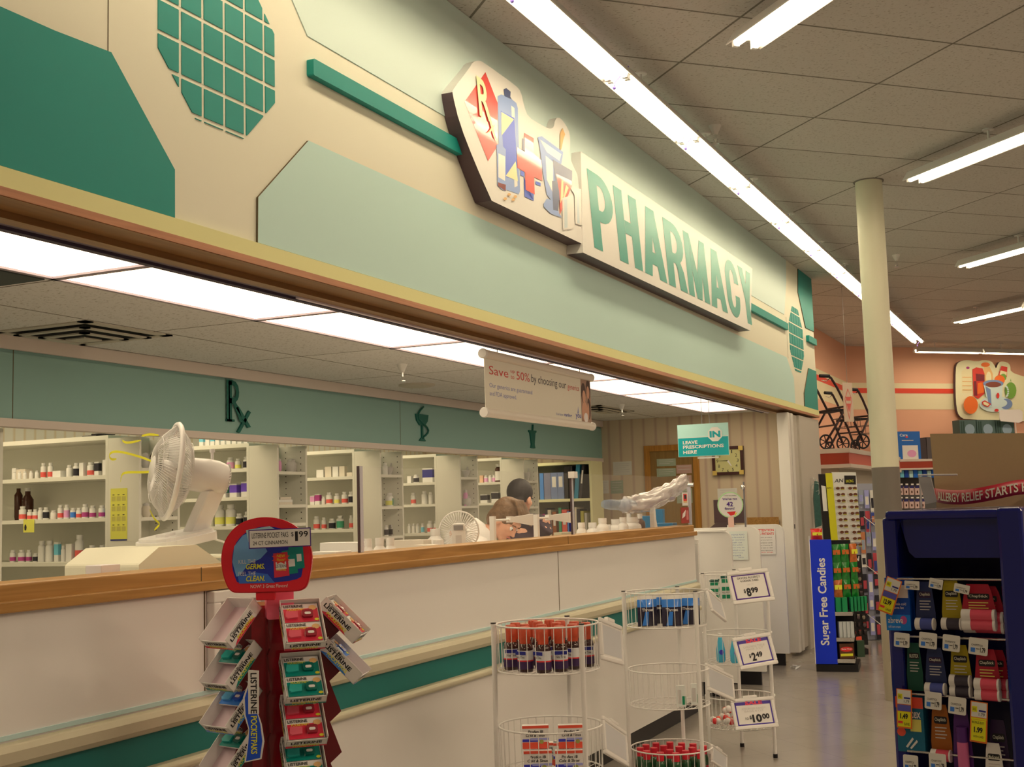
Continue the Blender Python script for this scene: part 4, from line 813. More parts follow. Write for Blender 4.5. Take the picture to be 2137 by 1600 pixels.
g = B().lathe([(.001, .067), (.04, .066), (.048, .058), (.048, .05)], fanm, 20, cap=False).ring((0, 0, 0), FR, .009, fanm, n=48, k=6).obj('front_badge_and_rim', t); g.matrix_local = q; g.name = 'rim'
b = B()
for i in range(3):
    a0 = i * 2 * PI / 3; v = []; 
    for j in range(7):
        aa = a0 + j * .22; tw = (j / 6 - .5) * .05; v += [(.03 * math.cos(aa), .03 * math.sin(aa), tw * .5), (.135 * math.cos(aa + .2) * (1 - .06 * abs(j - 3)), .135 * math.sin(aa + .2) * (1 - .06 * abs(j - 3)), tw)]
    f = [(2 * j, 2 * j + 1, 2 * j + 3, 2 * j + 2) for j in range(6)]; b.add(v, f, fanm, smooth=True)
o = b.lathe([(.036, -.03), (.036, .03), (.02, .04)], fanm, 18).obj('blades', t); o.matrix_local = q; md = o.modifiers.new('s', 'SOLIDIFY'); md.thickness = .002
# motor housing behind the cage
o = B().lathe([(.050, -.05), (.056, -.07), (.059, -.12), (.057, -.155), (.048, -.185), (.030, -.198), (.001, -.200)], fanm, 28).obj('motor_housing', t); o.matrix_local = q
b = B()
for i in range(26):
    a = 2 * PI * i / 26; b.box((-.0015, 0, 0), (.0015, .016, .002), COLS['c'], Matrix.Rotation(a, 4, 'Z') @ Matrix.Translation((0, .036, -.192)))
o = b.obj('motor_vents', t); o['kind'] = 'stuff'; o.matrix_local = q
mh = ax * -.14
B().cyl(mh + Vector((0, 0, .055)), mh + Vector((0, 0, .085)), .005, fanm, 8).cyl(mh + Vector((0, 0, .083)), mh + Vector((0, 0, .095)), .009, fanm, 10).obj('oscillation_knob', t)
NB = at(405, 1160, 'X', -2.80) - FC; NT = mh + Vector((0, 0, -.05))
BZ = WZ + RZ - FC.z
B().prism([(-.040, -.022), (.046, -.022), (.046, .022), (-.040, .022)], 1, fanm, Matrix.Translation((NB.x, NB.y, BZ + .035)) @ Matrix(((.0, 1, (NT.x - NB.x), 0), (1, 0, (NT.y - NB.y), 0), (0, 0, NT.z - BZ - .035, 0), (0, 0, 0, 1)))).obj('neck', t, bevel=.006)
bc_ = Vector((NB.x, NB.y - .085, BZ)); qb = Matrix.Translation(bc_) @ Matrix.Rotation(.12, 4, 'X')
B().prism(rrect(.17, .30, .07, 6, -.085, -.15), .026, fanm, qb).prism(rrect(.15, .28, .06, 6, -.075, -.14), .036, fanm, qb).obj('base', t, bevel=.006)
B().box((-.02, -.08, .036), (.02, -.03, .044), COLS['w'], qb).obj('speed_buttons', t)
B().tube([bc_ + Vector((0, .15, .02)), bc_ + Vector((.02, .22, .0)), bc_ + Vector((.03, .30, -.05)), bc_ + Vector((.0, .34, -.12))], .004, fanm, 6).obj('power_cord', t)
for i, (pts) in enumerate((((333, 908), (310, 905), (295, 910)), ((296, 918), (262, 926), (255, 918)), ((318, 963), (300, 955), (262, 944), (235, 940), (226, 950), (232, 960), (244, 957)), ((335, 982), (300, 986), (262, 984), (253, 990), (252, 1006)), ((312, 1062), (322, 1085), (336, 1092), (330, 1098), (322, 1106)))):
    P_ = [dep(x, y, fz - .05 * (j % 2) * 0 + .01 * j) - FC for j, (x, y) in enumerate(pts)]
    b = B(); v = []; 
    for j, p_ in enumerate(P_): v += [p_ + Vector((0, 0, .004)), p_ - Vector((0, 0, .004))]
    b.add(v, [(2 * j, 2 * j + 1, 2 * j + 3, 2 * j + 2) for j in range(len(P_) - 1)], yellow)
    o = b.obj('ribbon', t, sub=2); o['label'] = 'yellow ribbon blowing from the cage'; md = o.modifiers.new('s', 'SOLIDIFY'); md.thickness = .001
# small clip fan, back side seen
FC = at(958, 1108, 'X', -2.66); t = thing('clip_fan', 'small round white fan seen from behind, over the oak sill', 'fan', FC)
q = (-FW + Vector((0, 0, .0))).normalized().to_track_quat('Z', 'Y').to_matrix().to_4x4(); sd = (FC - CAM).dot(FW); r_ = 41 * sd / FPX
b = B().ring((0, 0, 0), r_, .004, fanm, n=40, k=5)
for s_ in range(44):
    a = 2 * PI * s_ / 44; b.tube([(r_ * math.cos(a), r_ * math.sin(a), 0), (r_ * .75 * math.cos(a), r_ * .75 * math.sin(a), .022), (r_ * .3 * math.cos(a), r_ * .3 * math.sin(a), .028)], .0017, fanw, 4)
    b.tube([(r_ * math.cos(a), r_ * math.sin(a), 0), (r_ * .7 * math.cos(a), r_ * .7 * math.sin(a), -.028), (r_ * .2 * math.cos(a), r_ * .2 * math.sin(a), -.034)], .0014, fanw, 4)
o = b.ring((0, 0, .028), r_ * .3, .003, fanw, n=24, k=4).obj('cage', t); o.matrix_local = q
hz_ = WZ - FC.z
UPL = q.to_3x3() @ Vector((0, 1, 0))
o = B().prism(rrect(.062, .11, .012, 3, -.031, -.07), .03, fanm, Matrix.Translation((0, 0, .026))).obj('motor_housing', t, bevel=.004); o.matrix_local = q @ (Matrix.Rotation(0, 4, 'Z'))
o = B().box((-.022, .012, .057), (.022, .034, .060), grey).box((-.014, -.055, .057), (.014, -.012, .0575), COLS['c']).obj('motor_badge', t); o.matrix_local = q
B().cyl((0, 0, -.05), (0, 0, hz_ + .01), .012, fanm, 10).lathe([(.06, hz_), (.06, hz_ + .012), (.02, hz_ + .02)], fanm, 20).obj('stand', t)
# rolled plastic bag standing behind the screen
roll = mat('bag_film', (214, 172, 154), .18, mottle=.5, bscale=9, coat=.6, alpha=.75); P_ = [at(x, y, 'X', -2.60) for x, y in ((1262, 1052), (1318, 1055), (1358, 1046), (1400, 1024), (1425, 1004), (1437, 1003))]
rr = [.028, .05, .062, .058, .046, .026]
t = thing('plastic_bag_roll', 'long twisted roll of clear and pink plastic bags along the acrylic screen', 'plastic bags')
b = B(); Q_ = []; R2_ = []
for j in range(len(P_) - 1):
    for u_ in range(4): Q_.append(P_[j].lerp(P_[j + 1], u_ / 4)); R2_.append((rr[j] + (rr[j + 1] - rr[j]) * u_ / 4) * (1 + .12 * math.sin(j * 5 + u_ * 2.3)))
V = []; F = []; n_ = 40; QQ = Q_[3:]; RR = R2_[3:]; NQ = len(QQ)
for k_ in range(NQ * 4 - 3):          # folded, slightly twisted film
    u_ = k_ / 4; i0 = min(int(u_), NQ - 2); f_ = u_ - i0; c_ = QQ[i0].lerp(QQ[i0 + 1], f_); r_k = RR[i0] + (RR[i0 + 1] - RR[i0]) * f_; tg = (QQ[min(i0 + 2, NQ - 1)] - QQ[max(i0 - 1, 0)]).normalized(); s1 = Vector((1, 0, 0)); s2 = tg.cross(s1).normalized()
    endf = min(1, (NQ * 4 - 4 - k_) / 5 + .25)
    for m_ in range(n_):
        a = 2 * PI * m_ / n_; rr_ = r_k * endf * (1 + .16 * math.sin(3 * a + .09 * k_) + .09 * math.sin(7 * a - .21 * k_) + .05 * math.sin(13 * a + .5 * k_)); V.append(c_ + s1 * (rr_ * .8 * math.cos(a)) + s2 * (rr_ * math.sin(a)))
K_ = NQ * 4 - 3
for k_ in range(K_ - 1):
    for m_ in range(n_): l_ = (m_ + 1) % n_; F.append((k_ * n_ + m_, k_ * n_ + l_, (k_ + 1) * n_ + l_, (k_ + 1) * n_ + m_))
F.append(tuple(range((K_ - 1) * n_, K_ * n_))); F.append(tuple(range(n_))[::-1])
b.add(V, F, roll, None, True).obj('bag_body', t)
B().tube(Q_[:5], [v * .9 for v in R2_[:5]], mat('bag_blue', (130, 146, 180), .15, alpha=.3, mottle=.3, bscale=20), 12).obj('bag_end', t)
# ================================================================ PARTITION FINS, the consultation windows
def fin(xc, ytop, ybase_z, y_w, lab, D_=.0, wall=.45):
    pass
fp = mat('partition_white', (230, 208, 168), .4)
for i, (Y, xr_, yt_, lab, h0) in enumerate(((8.80, 1525, 1106, 'nearest', .1), (9.42, 1584, 1099, 'middle', .1), (10.56, 1634, 1093, 'farthest', .1))):
    c = at(xr_, yt_, 'Y', Y); bt_ = at((1539, 1582, 1641)[i], 1400, 'Y', Y); x1 = bt_.x; x0 = XW - .42; x2 = c.x
    t = thing('partition_panel', 'white consultation partition with rounded top corner, %s of the three' % lab, 'partition', (0, Y, 0), 0, None)
    zt2 = c.z; r = .07
    poly = [(x0, .1), (x2, .1), (x2, zt2 - r)] + [(x2 - r + r * math.cos(a * PI / 12), zt2 - r + r * math.sin(a * PI / 12)) for a in range(1, 7)] + [(x0, zt2)]
    B().prism(poly, .03, fp, Matrix(((1, 0, 0, 0), (0, 0, 1, 0), (0, 1, 0, 0), (0, 0, 0, 1)))).obj('panel', t, bevel=.004)
    B().box((x0, .004, 0), (x2 - .04, .03, .1), black).obj('kick', t)
    if i == 0: B().box((x0, -.012, zt2 - .012), (x2 - r * .6, .042, zt2 + .004), fp).obj('top_cap', t, bevel=.003)
struct(B().box((XW - .42, YC + .02, .1), (XW - .36, 11.2, 1.05), fp).box((XW - .46, YC + .02, 1.05), (XW - .30, 11.2, 1.08), fp).box((XW - .42, YC + .02, 0), (XW - .37, 11.2, .1), black).box((XW - .358, YC + .02, .70), (XW - .34, 11.2, .79), teal_s).obj('wall_consultation'))
def psheet(x0, y0, x1, y1, Y, label, lines, col=ink, head=None, m=paper):
    a = at(x0, y1, 'Y', Y); c = at(x1, y0, 'Y', Y); w, h = c.x - a.x, c.z - a.z; M = frame((a.x, Y, a.z), (1, 0, 0), (0, 0, 1)); b = B().box((0, 0, 0), (w, h, .001), m, M); hh = h
    if head:
        for i, s_ in enumerate(head): b.text(s_, w * .06, h * (.87 - .13 * i), w * .88, h * .09, redp, M, .0014, bold=.02)
        hh = h * .72
    for i, s_ in enumerate(lines): b.text(s_, w * .14, hh * (.86 - .82 * i / len(lines)), w * .7 * min(1, .4 + len(s_) / 18), h * .045, col, M, .0014)
    b.text('generic drugs' if head else 'Thank you', w * .1 if head else w * .45, h * .06, w * .75 if head else w * .3, h * .05, redp if head else col, M, .0014)
    return tag(b.obj('notice'), label, 'notice')
psheet(1524, 1108, 1559, 1168, 9.41, 'white notice with blue writing on the middle partition', ['PLEASE READ', 'in the event of', 'an insurance', 'call to', 'the plan', 'you may be', 'asked to pay', 'pharmacy', 'staff'], mat('ink_blue', (110, 116, 130), .6), m=mat('notice_blue', (206, 206, 186), .6))
psheet(1578, 1101, 1617, 1157, 10.55, 'notice headed ATTENTION ALL PATIENTS on the farthest partition', ['Please present', 'all prescription', 'insurance cards', 'when dropping off', 'your new or refill', 'prescriptions'], head=('ATTENTION', 'ALL PATIENTS'), m=mat('notice_cream', (228, 208, 172), .6))
# wall-hung brochure frame at the counter end and near the display
def bframe(M, w, h, lab, deco, depth=.03):
    t = thing('poster_frame', lab, 'poster frame'); f = B(); fr = .035
    for x0, y0, x1, y1 in ((0, 0, w, fr), (0, h - fr, w, h), (0, fr, fr, h - fr), (w - fr, fr, w, h - fr)): f.box((x0, y0, 0), (x1, y1, depth), fp, M)
    f.obj('frame', t, bevel=.004); g = B().box((fr, fr, 0), (w - fr, h - fr, .006), paper, M); deco(g, M, w, h, .0065); g.obj('poster', t)
def dk1(g, M, w, h, z):
    g.text('Phar', w - .075, h - .175, .10, .022, st, M @ Matrix.Translation((w - .052, h - .06, z)) @ Matrix.Rotation(-PI / 2, 4, 'Z') @ Matrix.Translation((-(w - .075), -(h - .175), 0)), 0, bold=.02)
    g.box((.035 + .1, h - .14, z), (w - .095, h - .062, z + .0003), COLS['k'], M); g.prism(ell(w - .135, h - .11, .022, .034, 14), .0003, sk, M @ Matrix.Translation((0, 0, z + .0005)))
    g.box((.045, h - .14, z), (.13, h - .05, z + .0003), COLS['e'], M); g.text('caring', .045, h - .185, .09, .026, bb_, M, z)
p = at(430, 1224, 'X', XW); bframe(frame((XW + .001, p.y, .876), (0, 1, 0), (0, 0, 1)), .30, .29, 'white framed pharmacy leaflet poster on the counter front behind the red display', dk1)
def dk2(g, M, w, h, z): g.prism([(w * .35, h * .5), (w * .6, h * .52), (w * .66, h * .8), (w * .4, h * .85)], .0003, COLS['c'], M @ Matrix.Translation((0, 0, z))); g.prism([(w * .38, h * .2), (w * .55, h * .2), (w * .62, h * .45), (w * .4, h * .45)], .0003, COLS['k'], M @ Matrix.Translation((0, 0, z)))
p = at(1457, 1112, 'X', XW + .0); bframe(frame((XW - .30, 8.26, .72), (1, 0, 0), (0, 0, 1)), .30, .42, 'narrow white framed poster at the far end of the counter', dk2, .02)
# round flavour sign, microphone stand and chair at the consultation window
p = dep(1524, 1053, 10.6); t = thing('flavour_sign', "round green-rimmed sign reading We've got 42 flavors on a stick", 'sign', p); q = (-FW).to_track_quat('Z', 'Y').to_matrix().to_4x4(); Rr = 27 * 10.6 / FPX
o = B().lathe([(Rr, 0), (Rr, .006)], mat('lime_rim', (170, 196, 120), .5), 36).lathe([(Rr * .92, .0061), (Rr * .92, .0065)], paper, 36).obj('disc', t); o.matrix_local = q
g = B(); g.text("We've got", -Rr * .62, Rr * .32, Rr * 1.15, Rr * .24, purple, None, .0075, bold=.02); g.text('42', -Rr * .3, -Rr * .12, Rr * .5, Rr * .36, purple, None, .0075, bold=.03); g.text('flavors!', -Rr * .45, -Rr * .38, Rr * .75, Rr * .2, purple, None, .0075, bold=.02)
g.prism([(-Rr * .3, -Rr * .55), (Rr * .4, -Rr * .5), (Rr * .3, -Rr * .75), (-.0, -Rr * .85)], .0004, redp, Matrix.Translation((0, 0, .007))); g.prism([(Rr * .3, -Rr * .7), (Rr * .55, -Rr * .55), (Rr * .35, -Rr * .85)], .0004, yellow, Matrix.Translation((0, 0, .007))); g.text('Children prefer', -Rr * .5, Rr * .66, Rr, Rr * .1, ink, None, .0075)
o = g.obj('lettering', t); o.matrix_local = q
B().box((-.025, -.003, -.22), (.025, .003, -Rr * .9), mat('stick_peach', (214, 160, 124), .5)).lathe([(.07, -p.z + 1.08), (.07, -p.z + 1.092), (.02, -p.z + 1.11)], plast, 16).cyl((0, 0, -p.z + 1.09), (0, 0, -.2), .006, plast, 8).obj('stick', t)
p = dep(1556, 1100, 10.2); t = thing('service_bell_pole', 'thin metal pole with a chrome ball beside the round flavour sign', 'pole', (p.x, p.y, 0)); zt3 = dep(1556, 1005, 10.2).z
B().cyl((0, 0, 0), (0, 0, zt3), .007, mat('pole_grey', (140, 126, 110), .3, .6), 8).lathe([(.12, 0), (.12, .012)], grey, 16).obj('pole', t); B().sph((-.005, -.01, zt3 - .045), .02, chrome).obj('ball', t)
p = dep(1512, 1090, 11.9); t = thing('office_chair', 'dark rounded office chair back behind the partitions', 'chair', (p.x, p.y, 0)); chm = mat('chair_dark', (84, 62, 52), .6)
q2 = frame((0, 0, 0), RT, (0, 0, 1))
B().prism([(-.20, .70), (.20, .70), (.22, .95), (.17, 1.12), (.08, 1.19), (-.08, 1.19), (-.17, 1.12), (-.22, .95)], .05, chm, q2).obj('backrest', t, bevel=.012)
B().box((-.22, -.5, .42), (.22, -.03, .50), chm, Matrix.Rotation(.4, 4, 'Z')).obj('seat', t, bevel=.02); B().cyl((0, -.2, .05), (0, -.2, .42), .025, black, 10).obj('gas_lift', t)
for i in range(5): a = 2 * PI * i / 5; B().cyl((0, -.2, .09), (.26 * math.cos(a), -.2 + .26 * math.sin(a), .03), .018, black, 8).obj('leg', t)
B().box((-.02, -.04, .45), (.02, .02, .8), black).obj('back_stem', t)
# ================================================================ PEOPLE
skin = mat('skin', (206, 140, 96), .55, mottle=.06, bscale=30); coatm = mat('coat_white', (238, 226, 206), .7); pants = mat('trousers', (50, 44, 52), .8); shoe = mat('shoe', (30, 26, 24), .5)
def person(name_label, hc, face, upv, chest, pelvis, feet, elbows, wrists, hairm, hair_kind, top, coat, group=None):
    t = thing('person', name_label, 'person', (feet[0][0], feet[0][1], 0)); O = Vector(t.location); lo = lambda v: Vector(v) - O
    face = Vector(face).normalized(); upv = (Vector(upv) - face * Vector(upv).dot(face)).normalized(); side = face.cross(upv)
    MH = Matrix(((side.x, face.x, upv.x, 0), (side.y, face.y, upv.y, 0), (side.z, face.z, upv.z, 0), (0, 0, 0, 1))); MH.translation = lo(hc)
    b = B(); S = lambda c, r, sc=(1, 1, 1): b.sph(c, r, skin, MH, 16, 12, sc)
    S((0, -.012, .028), .092, (.82, 1.02, .98)); S((0, .022, -.030), .068, (.86, .95, 1.15)); S((0, .050, -.088), .030, (1.1, .9, .8))      # skull, face, chin
    S((0, .088, -.018), .014, (.8, 1, 1.7)); S((0, .098, -.034), .013, (1.1, 1, .8)); S((0, .076, -.062), .016, (1.4, .6, .6)); S((0, .072, .030), .035, (1.4, .5, .5))
    for s_ in (-1, 1): S((s_ * .076, -.005, -.018), .026, (.35, .8, 1.25)); S((s_ * .034, .062, -.020), .022, (1, .7, .9))
    neck = lo(hc) - upv * .11 - face * .02; ch = lo(chest); pe_ = lo(pelvis)
    b.tube([lo(hc) - upv * .04 - face * .02, neck, ch + Vector((0, 0, .12))], [.052, .052, .062], skin, 12)
    b.tube([ch + (pe_ - ch) * u for u in (-.25, 0, .35, .7, 1)], [.11, .145, .13, .12, .14], skin, 14)
    sd = Vector((-(ch - neck).y, (ch - neck).x, 0)); bodyside = side.copy(); bodyside.z = 0; bodyside.normalize()
    sh = [ch + bodyside * s_ * .18 + Vector((0, 0, .10)) for s_ in (-1, 1)]
    b.tube([sh[0], ch + Vector((0, 0, .11)), sh[1]], [.055, .075, .055], skin, 12)
    for k, s_ in enumerate((-1, 1)):
        e = lo(elbows[k]); w = lo(wrists[k]); b.tube([sh[k], e, w], [.052, .040, .027], skin, 10)
        d = (w - e).normalized(); pw_ = d.cross(Vector((0, 0, 1))).normalized(); palm = w + d * .045
        b.sph(palm, .040, skin, None, 10, 8, (.85, .85, .5))
        for f_, ln in zip((-1.5, -.5, .5, 1.5), (.062, .075, .070, .055)):
            r0 = palm + d * .03 + pw_ * f_ * .019; r1 = r0 + d * ln * .5 - Vector((0, 0, .006)); r2_ = r1 + d * ln * .45 - Vector((0, 0, .022)); b.tube([r0 - d * .02, r0, r1, r2_], [.009, .0095, .009, .0075], skin, 7)
        th = w + d * .02 - pw_ * s_ * .028; b.tube([w + d * .005, th, th + d * .03 - pw_ * s_ * .015, th + d * .052 - pw_ * s_ * .012], [.012, .012, .011, .009], skin, 7)
        hip = pe_ + bodyside * s_ * .085; ft = lo(feet[k]); kn = (hip + ft) / 2 + Vector((face.x, face.y, 0)) * .05; b.tube([hip, kn, ft + Vector((0, 0, .08))], [.085, .056, .038], skin, 12)
    o = b.obj('body', t); m_ = o.modifiers.new('r', 'REMESH'); m_.mode = 'VOXEL'; m_.voxel_size = .0065; m_.use_smooth_shade = True; m2 = o.modifiers.new('s', 'SMOOTH'); m2.iterations = 2
    for s_ in (-1, 1):
        B().sph((s_ * .032, .074, -.006), .012, paper, MH, 12, 8).sph((s_ * .032, .0835, -.007), .0055, COLS['d'], MH, 8, 6).obj('eye', t)
        B().tube([(s_ * .015, .084, .016), (s_ * .032, .086, .020), (s_ * .05, .076, .014)], .0035, hairm, 5, M=MH).obj('eyebrow', t)
    B().tube([(-.022, .086, -.060), (0, .093, -.058), (.022, .086, -.060)], [.003, .006, .003], mat('lips', (176, 92, 74), .5), 6, M=MH).obj('lips', t)
    b = B(); H = lambda c, r, sc: b.sph(c, r, hairm, MH, 18, 12, sc)
    if hair_kind == 'short':
        H((0, -.022, .040), .099, (.88, 1.03, .96)); H((0, -.062, -.020), .062, (1.1, .62, 1.1))
    else:
        H((0, -.022, .042), .101, (.90, 1.02, .95)); H((0, -.062, -.016), .072, (1.08, .72, 1.1)); H((0, .074, .066), .034, (1.5, .6, .5)); 
        for s_ in (-1, 1): H((s_ * .070, -.030, .010), .050, (.45, .9, 1.05))
        for i in range(11): a = -1.0 + i * .2; b.tube([(.02 * a, -.09, .09), (.07 * a, .0, .150 - .02 * abs(a)), (.075 * a, .06, .108), (.085 * a, .112, .070)], [.010, .013, .012, .007], hairm, 6, M=MH)
    o = b.obj('hair', t); m_ = o.modifiers.new('r', 'REMESH'); m_.mode = 'VOXEL'; m_.voxel_size = .006; m_.use_smooth_shade = True; m2 = o.modifiers.new('s', 'SMOOTH'); m2.iterations = 2
    def garment(nm, m, parts, vox=.010):
        b = B()
        for pts, rs in parts: b.tube(pts, rs, m, 14)
        o = b.obj(nm, t); m_ = o.modifiers.new('r', 'REMESH'); m_.mode = 'VOXEL'; m_.voxel_size = vox; m_.use_smooth_shade = True; m2 = o.modifiers.new('s', 'SMOOTH'); m2.iterations = 3
        tx = bpy.data.textures.new('folds', 'CLOUDS'); tx.noise_scale = .07; dm = o.modifiers.new('d', 'DISPLACE'); dm.texture = tx; dm.strength = .012; dm.mid_level = .5
    slv = [([sh[k], lo(elbows[k]), lo(elbows[k]).lerp(lo(wrists[k]), .82)], [.075, .062, .048]) for k in (0, 1)]
    garment('coat', coat, [([ch + (pe_ - ch) * u for u in (-.22, 0, .4, .8, 1.1)] + [Vector((pe_.x, pe_.y, max(.55, pe_.z - .35)))], [.10, .175, .165, .16, .18, .20]), ([sh[0] - Vector((0, 0, .01)), ch + Vector((0, 0, .085)), sh[1] - Vector((0, 0, .01))], [.075, .10, .075])] + slv)
    garment('collar', top, [([neck - Vector((0, 0, .055)) + upv * .0, ch + Vector((0, 0, .14))], [.066, .085])], .008)
    garment('trousers', pants, [([pe_ + bodyside * s_ * .085, (pe_ + bodyside * s_ * .085 + lo(feet[k])) / 2 + Vector((face.x, face.y, 0)) * .05, lo(feet[k]) + Vector((0, 0, .09))], [.105, .078, .06]) for k, s_ in enumerate((-1, 1))])
    for k in (0, 1):
        f2 = Vector((face.x, face.y, 0)).normalized(); B().tube([lo(feet[k]) + Vector((0, 0, .045)) - f2 * .06, lo(feet[k]) + Vector((0, 0, .042)), lo(feet[k]) + Vector((0, 0, .034)) + f2 * .14, lo(feet[k]) + Vector((0, 0, .03)) + f2 * .18], [.036, .042, .034, .02], shoe, 12).obj('shoe', t)
    return t
rt = RT.copy(); rt.z = 0; rt.normalize(); fw = FW.copy(); fw.z = 0; fw.normalize(); Z = Vector((0, 0, 1))
hb = mat('hair_brown', (104, 70, 38), .5, mottle=.6, bscale=38, bump=.8); hd_ = mat('hair_dark', (34, 27, 24), .6, mottle=.2, bscale=80)
hc = dep(1056, 1086, 7.3)
fc = rt * .62 - fw * .42 - Z * .66
ch = hc - rt * .22 + fw * .02 - Z * .19; pe0 = ch - rt * .20 + fw * .02; pe0.z = .90
person('woman with short brown hair in a white coat, head bent down behind the sill', hc, fc, Z * .8 + rt * .4, ch, pe0,
       [(pe0.x - .02, pe0.y - .12, 0), (pe0.x + .02, pe0.y + .14, 0)], [Vector((*(ch + rt * .05 - fw * .26).xy, 1.11)), Vector((*(ch + rt * .05 + fw * .26).xy, 1.11))], [Vector((*(ch + rt * .27 - fw * .10).xy, 1.09)), Vector((*(ch + rt * .27 + fw * .10).xy, 1.09))], hb, 'bob', coatm, coatm)
hc = dep(1087, 1040, 8.5)
fc = rt * .50 + fw * .72 - Z * .22
ch = hc - fw * .02 + rt * .02 - Z * .28; pe0 = ch - rt * .02; pe0.z = .86
person('man with short dark hair seen from behind, dark shirt under a white coat', hc, fc, Z, ch, pe0,
       [(pe0.x - .1, pe0.y, 0), (pe0.x + .12, pe0.y + .04, 0)], [ch + rt * .24 + fw * .10 - Z * .20, ch - rt * .24 + fw * .10 - Z * .20], [ch + rt * .20 + fw * .34 - Z * .24, ch - rt * .12 + fw * .34 - Z * .24], hd_, 'short', mat('dark_shirt', (44, 30, 34), .8), mat('dark_sweater', (48, 32, 38), .8))
# ================================================================ RED TOWER DISPLAY (foreground)
def hvec(v): v = Vector((v.x, v.y, 0)); v.normalize(); return v
RH, FH = hvec(RT), hvec(FW); ZZ = Vector((0, 0, 1))
acr = mat('acrylic_red', (150, 12, 24), .12, coat=.6); acd = mat('acrylic_dark_red', (96, 6, 14), .15, coat=.6); pinkp = mat('acrylic_pink', (226, 90, 96), .3, coat=.3)
cardw = mat('card_white', (232, 214, 190), .6); cardi = mat('card_inside', (206, 168, 146), .7)
LB = {'red': mat('pack_red', (206, 40, 52), .3, coat=.4), 'green': mat('pack_green', (0, 120, 92), .3, coat=.4), 'blue': mat('pack_blue', (40, 110, 190), .3, coat=.4)}
base = dep(588, 1300, 3.25); base.z = 0
TWR = thing('red_display_stand', 'tall red plastic counter-style display stand with round header, in front of the pharmacy counter', 'display stand', base)
TWR['label'] = 'red plastic display tower with rounded header standing before the counter'
ang = math.radians(20); nF = (-FH * math.cos(ang) + RH * math.sin(ang)); sF = (RH * math.cos(ang) + FH * math.sin(ang))
def TL(u, w, z): return sF * u + nF * w + ZZ * z       # u right along the front, w towards the viewer
def FR_(o, ex, ey): return frame(o, ex, ey)
ZT = dep(588, 1262, 3.2).z
b = B(); M0 = FR_((0, 0, 0), sF, ZZ)      # local x = u, y = z, z = w(out)
b.prism([(-.085, .0), (.095, 0), (.095, ZT), (-.085, ZT)], .15, acr, M0 @ Matrix.Translation((0, 0, -.11)))
b.obj('tower_body', TWR, bevel=.004)
# stepped side wings
for sg, nm in ((-1, 'wing'), (1, 'wing')):
    pts = [(0, ZT)]; zz = ZT
    for i in range(9): pts += [(.052, zz - .075), (.022, zz - .10)]; zz -= .105
    pts += [(.10, 0), (0, 0)]
    for w0 in (-.10, .035):
        B().prism([((.095 if sg > 0 else -.085) + sg * a, z) for a, z in pts], .004, acd, M0 @ Matrix.Translation((0, 0, w0))).obj('wing', TWR)
for u0 in (-.045, .088):
    pts = [(.04, ZT - .005)]; zz = ZT - .02
    for i in range(9): pts += [(.095, zz - .085), (.055, zz - .105)]; zz -= .105
    pts += [(.12, 0), (.04, 0)]
    B().prism([(a, z) for a, z in pts], .004, acd, FR_(TL(u0, 0, 0), nF, ZZ)).obj('wing', TWR)
B().prism(rrect(.07, .075, .006, 2, -.035, ZT - .035), .03, pinkp, M0 @ Matrix.Translation((-.015, 0, .04))).obj('clip_bracket', TWR, bevel=.002)
# header, faces the camera
HC = dep(556, 1157, 3.15) - base; hx = RH; MH_ = FR_(HC, (RH * math.cos(.05) - FH * math.sin(.05)), ZZ); k_ = 3.15 / FPX
def hp(pts): return [((x - 556) * k_, -(y - 1157) * k_) for x, y in pts]
hout = chaikin(hp([(474, 1216), (466, 1190), (463, 1160), (470, 1128), (488, 1103), (515, 1086), (552, 1080), (590, 1086), (620, 1102), (640, 1124), (651, 1155), (648, 1190), (640, 1222), (632, 1229), (618, 1233), (500, 1233), (484, 1230)]))
def sc(poly, f, cy=0): return [(x * f, (y - cy) * f + cy) for x, y in poly]
b = B().prism(hout, .018, red, MH_ @ Matrix.Translation((0, 0, -.010))); b.prism(sc(hout, 1.03), .010, mat('red_rim', (196, 20, 30), .25, coat=.5), MH_ @ Matrix.Translation((0, 0, -.006)))
b.box((-.028, -.115, -.012), (.022, -.088, .004), red, MH_)
b.obj('header_frame', TWR, bevel=.003)
pan = chaikin(hp([(492, 1205), (484, 1178), (488, 1140), (505, 1115), (535, 1100), (565, 1098), (600, 1106), (622, 1122), (636, 1150), (634, 1190), (628, 1213), (498, 1216)]))
g = B().flat(pan, mat('header_blue', (26, 40, 120), .25, coat=.5), MH_, .0085)
g.flat(hp([(486, 1170), (490, 1138), (508, 1116), (535, 1104), (560, 1150), (545, 1165), (520, 1175), (500, 1200), (494, 1200)]), mat('wave_blue', (110, 146, 190), .3), MH_, .0088)
g.flat(hp([(500, 1215), (497, 1200), (530, 1192), (560, 1197), (575, 1215)]), mat('wave_mid', (60, 96, 150), .3), MH_, .0088); g.flat(hp([(515, 1105), (520, 1130), (540, 1140), (560, 1130), (590, 1112), (565, 1098)]), mat('wave_pale', (168, 184, 200), .3), MH_, .0089)
def ht(s_, x, y, w, h, m, z=.0096, bold=.0, shear=0.): g.text(s_, (x - 556) * k_, -(y + h - 1157) * k_, w * k_, h * k_, m, MH_, z, bold, shear)
ht('KILL THE', 499, 1166, 36, 8, paper); ht('GERMS.', 514, 1175, 40, 11, yellow, bold=.02, shear=.15); ht('FEEL THE', 499, 1191, 36, 8, paper); ht('CLEAN.', 514, 1200, 40, 11, yellow, bold=.02, shear=.15); ht('NOW! 3 Great Flavors!', 524, 1218, 78, 7, paper, z=.0092)
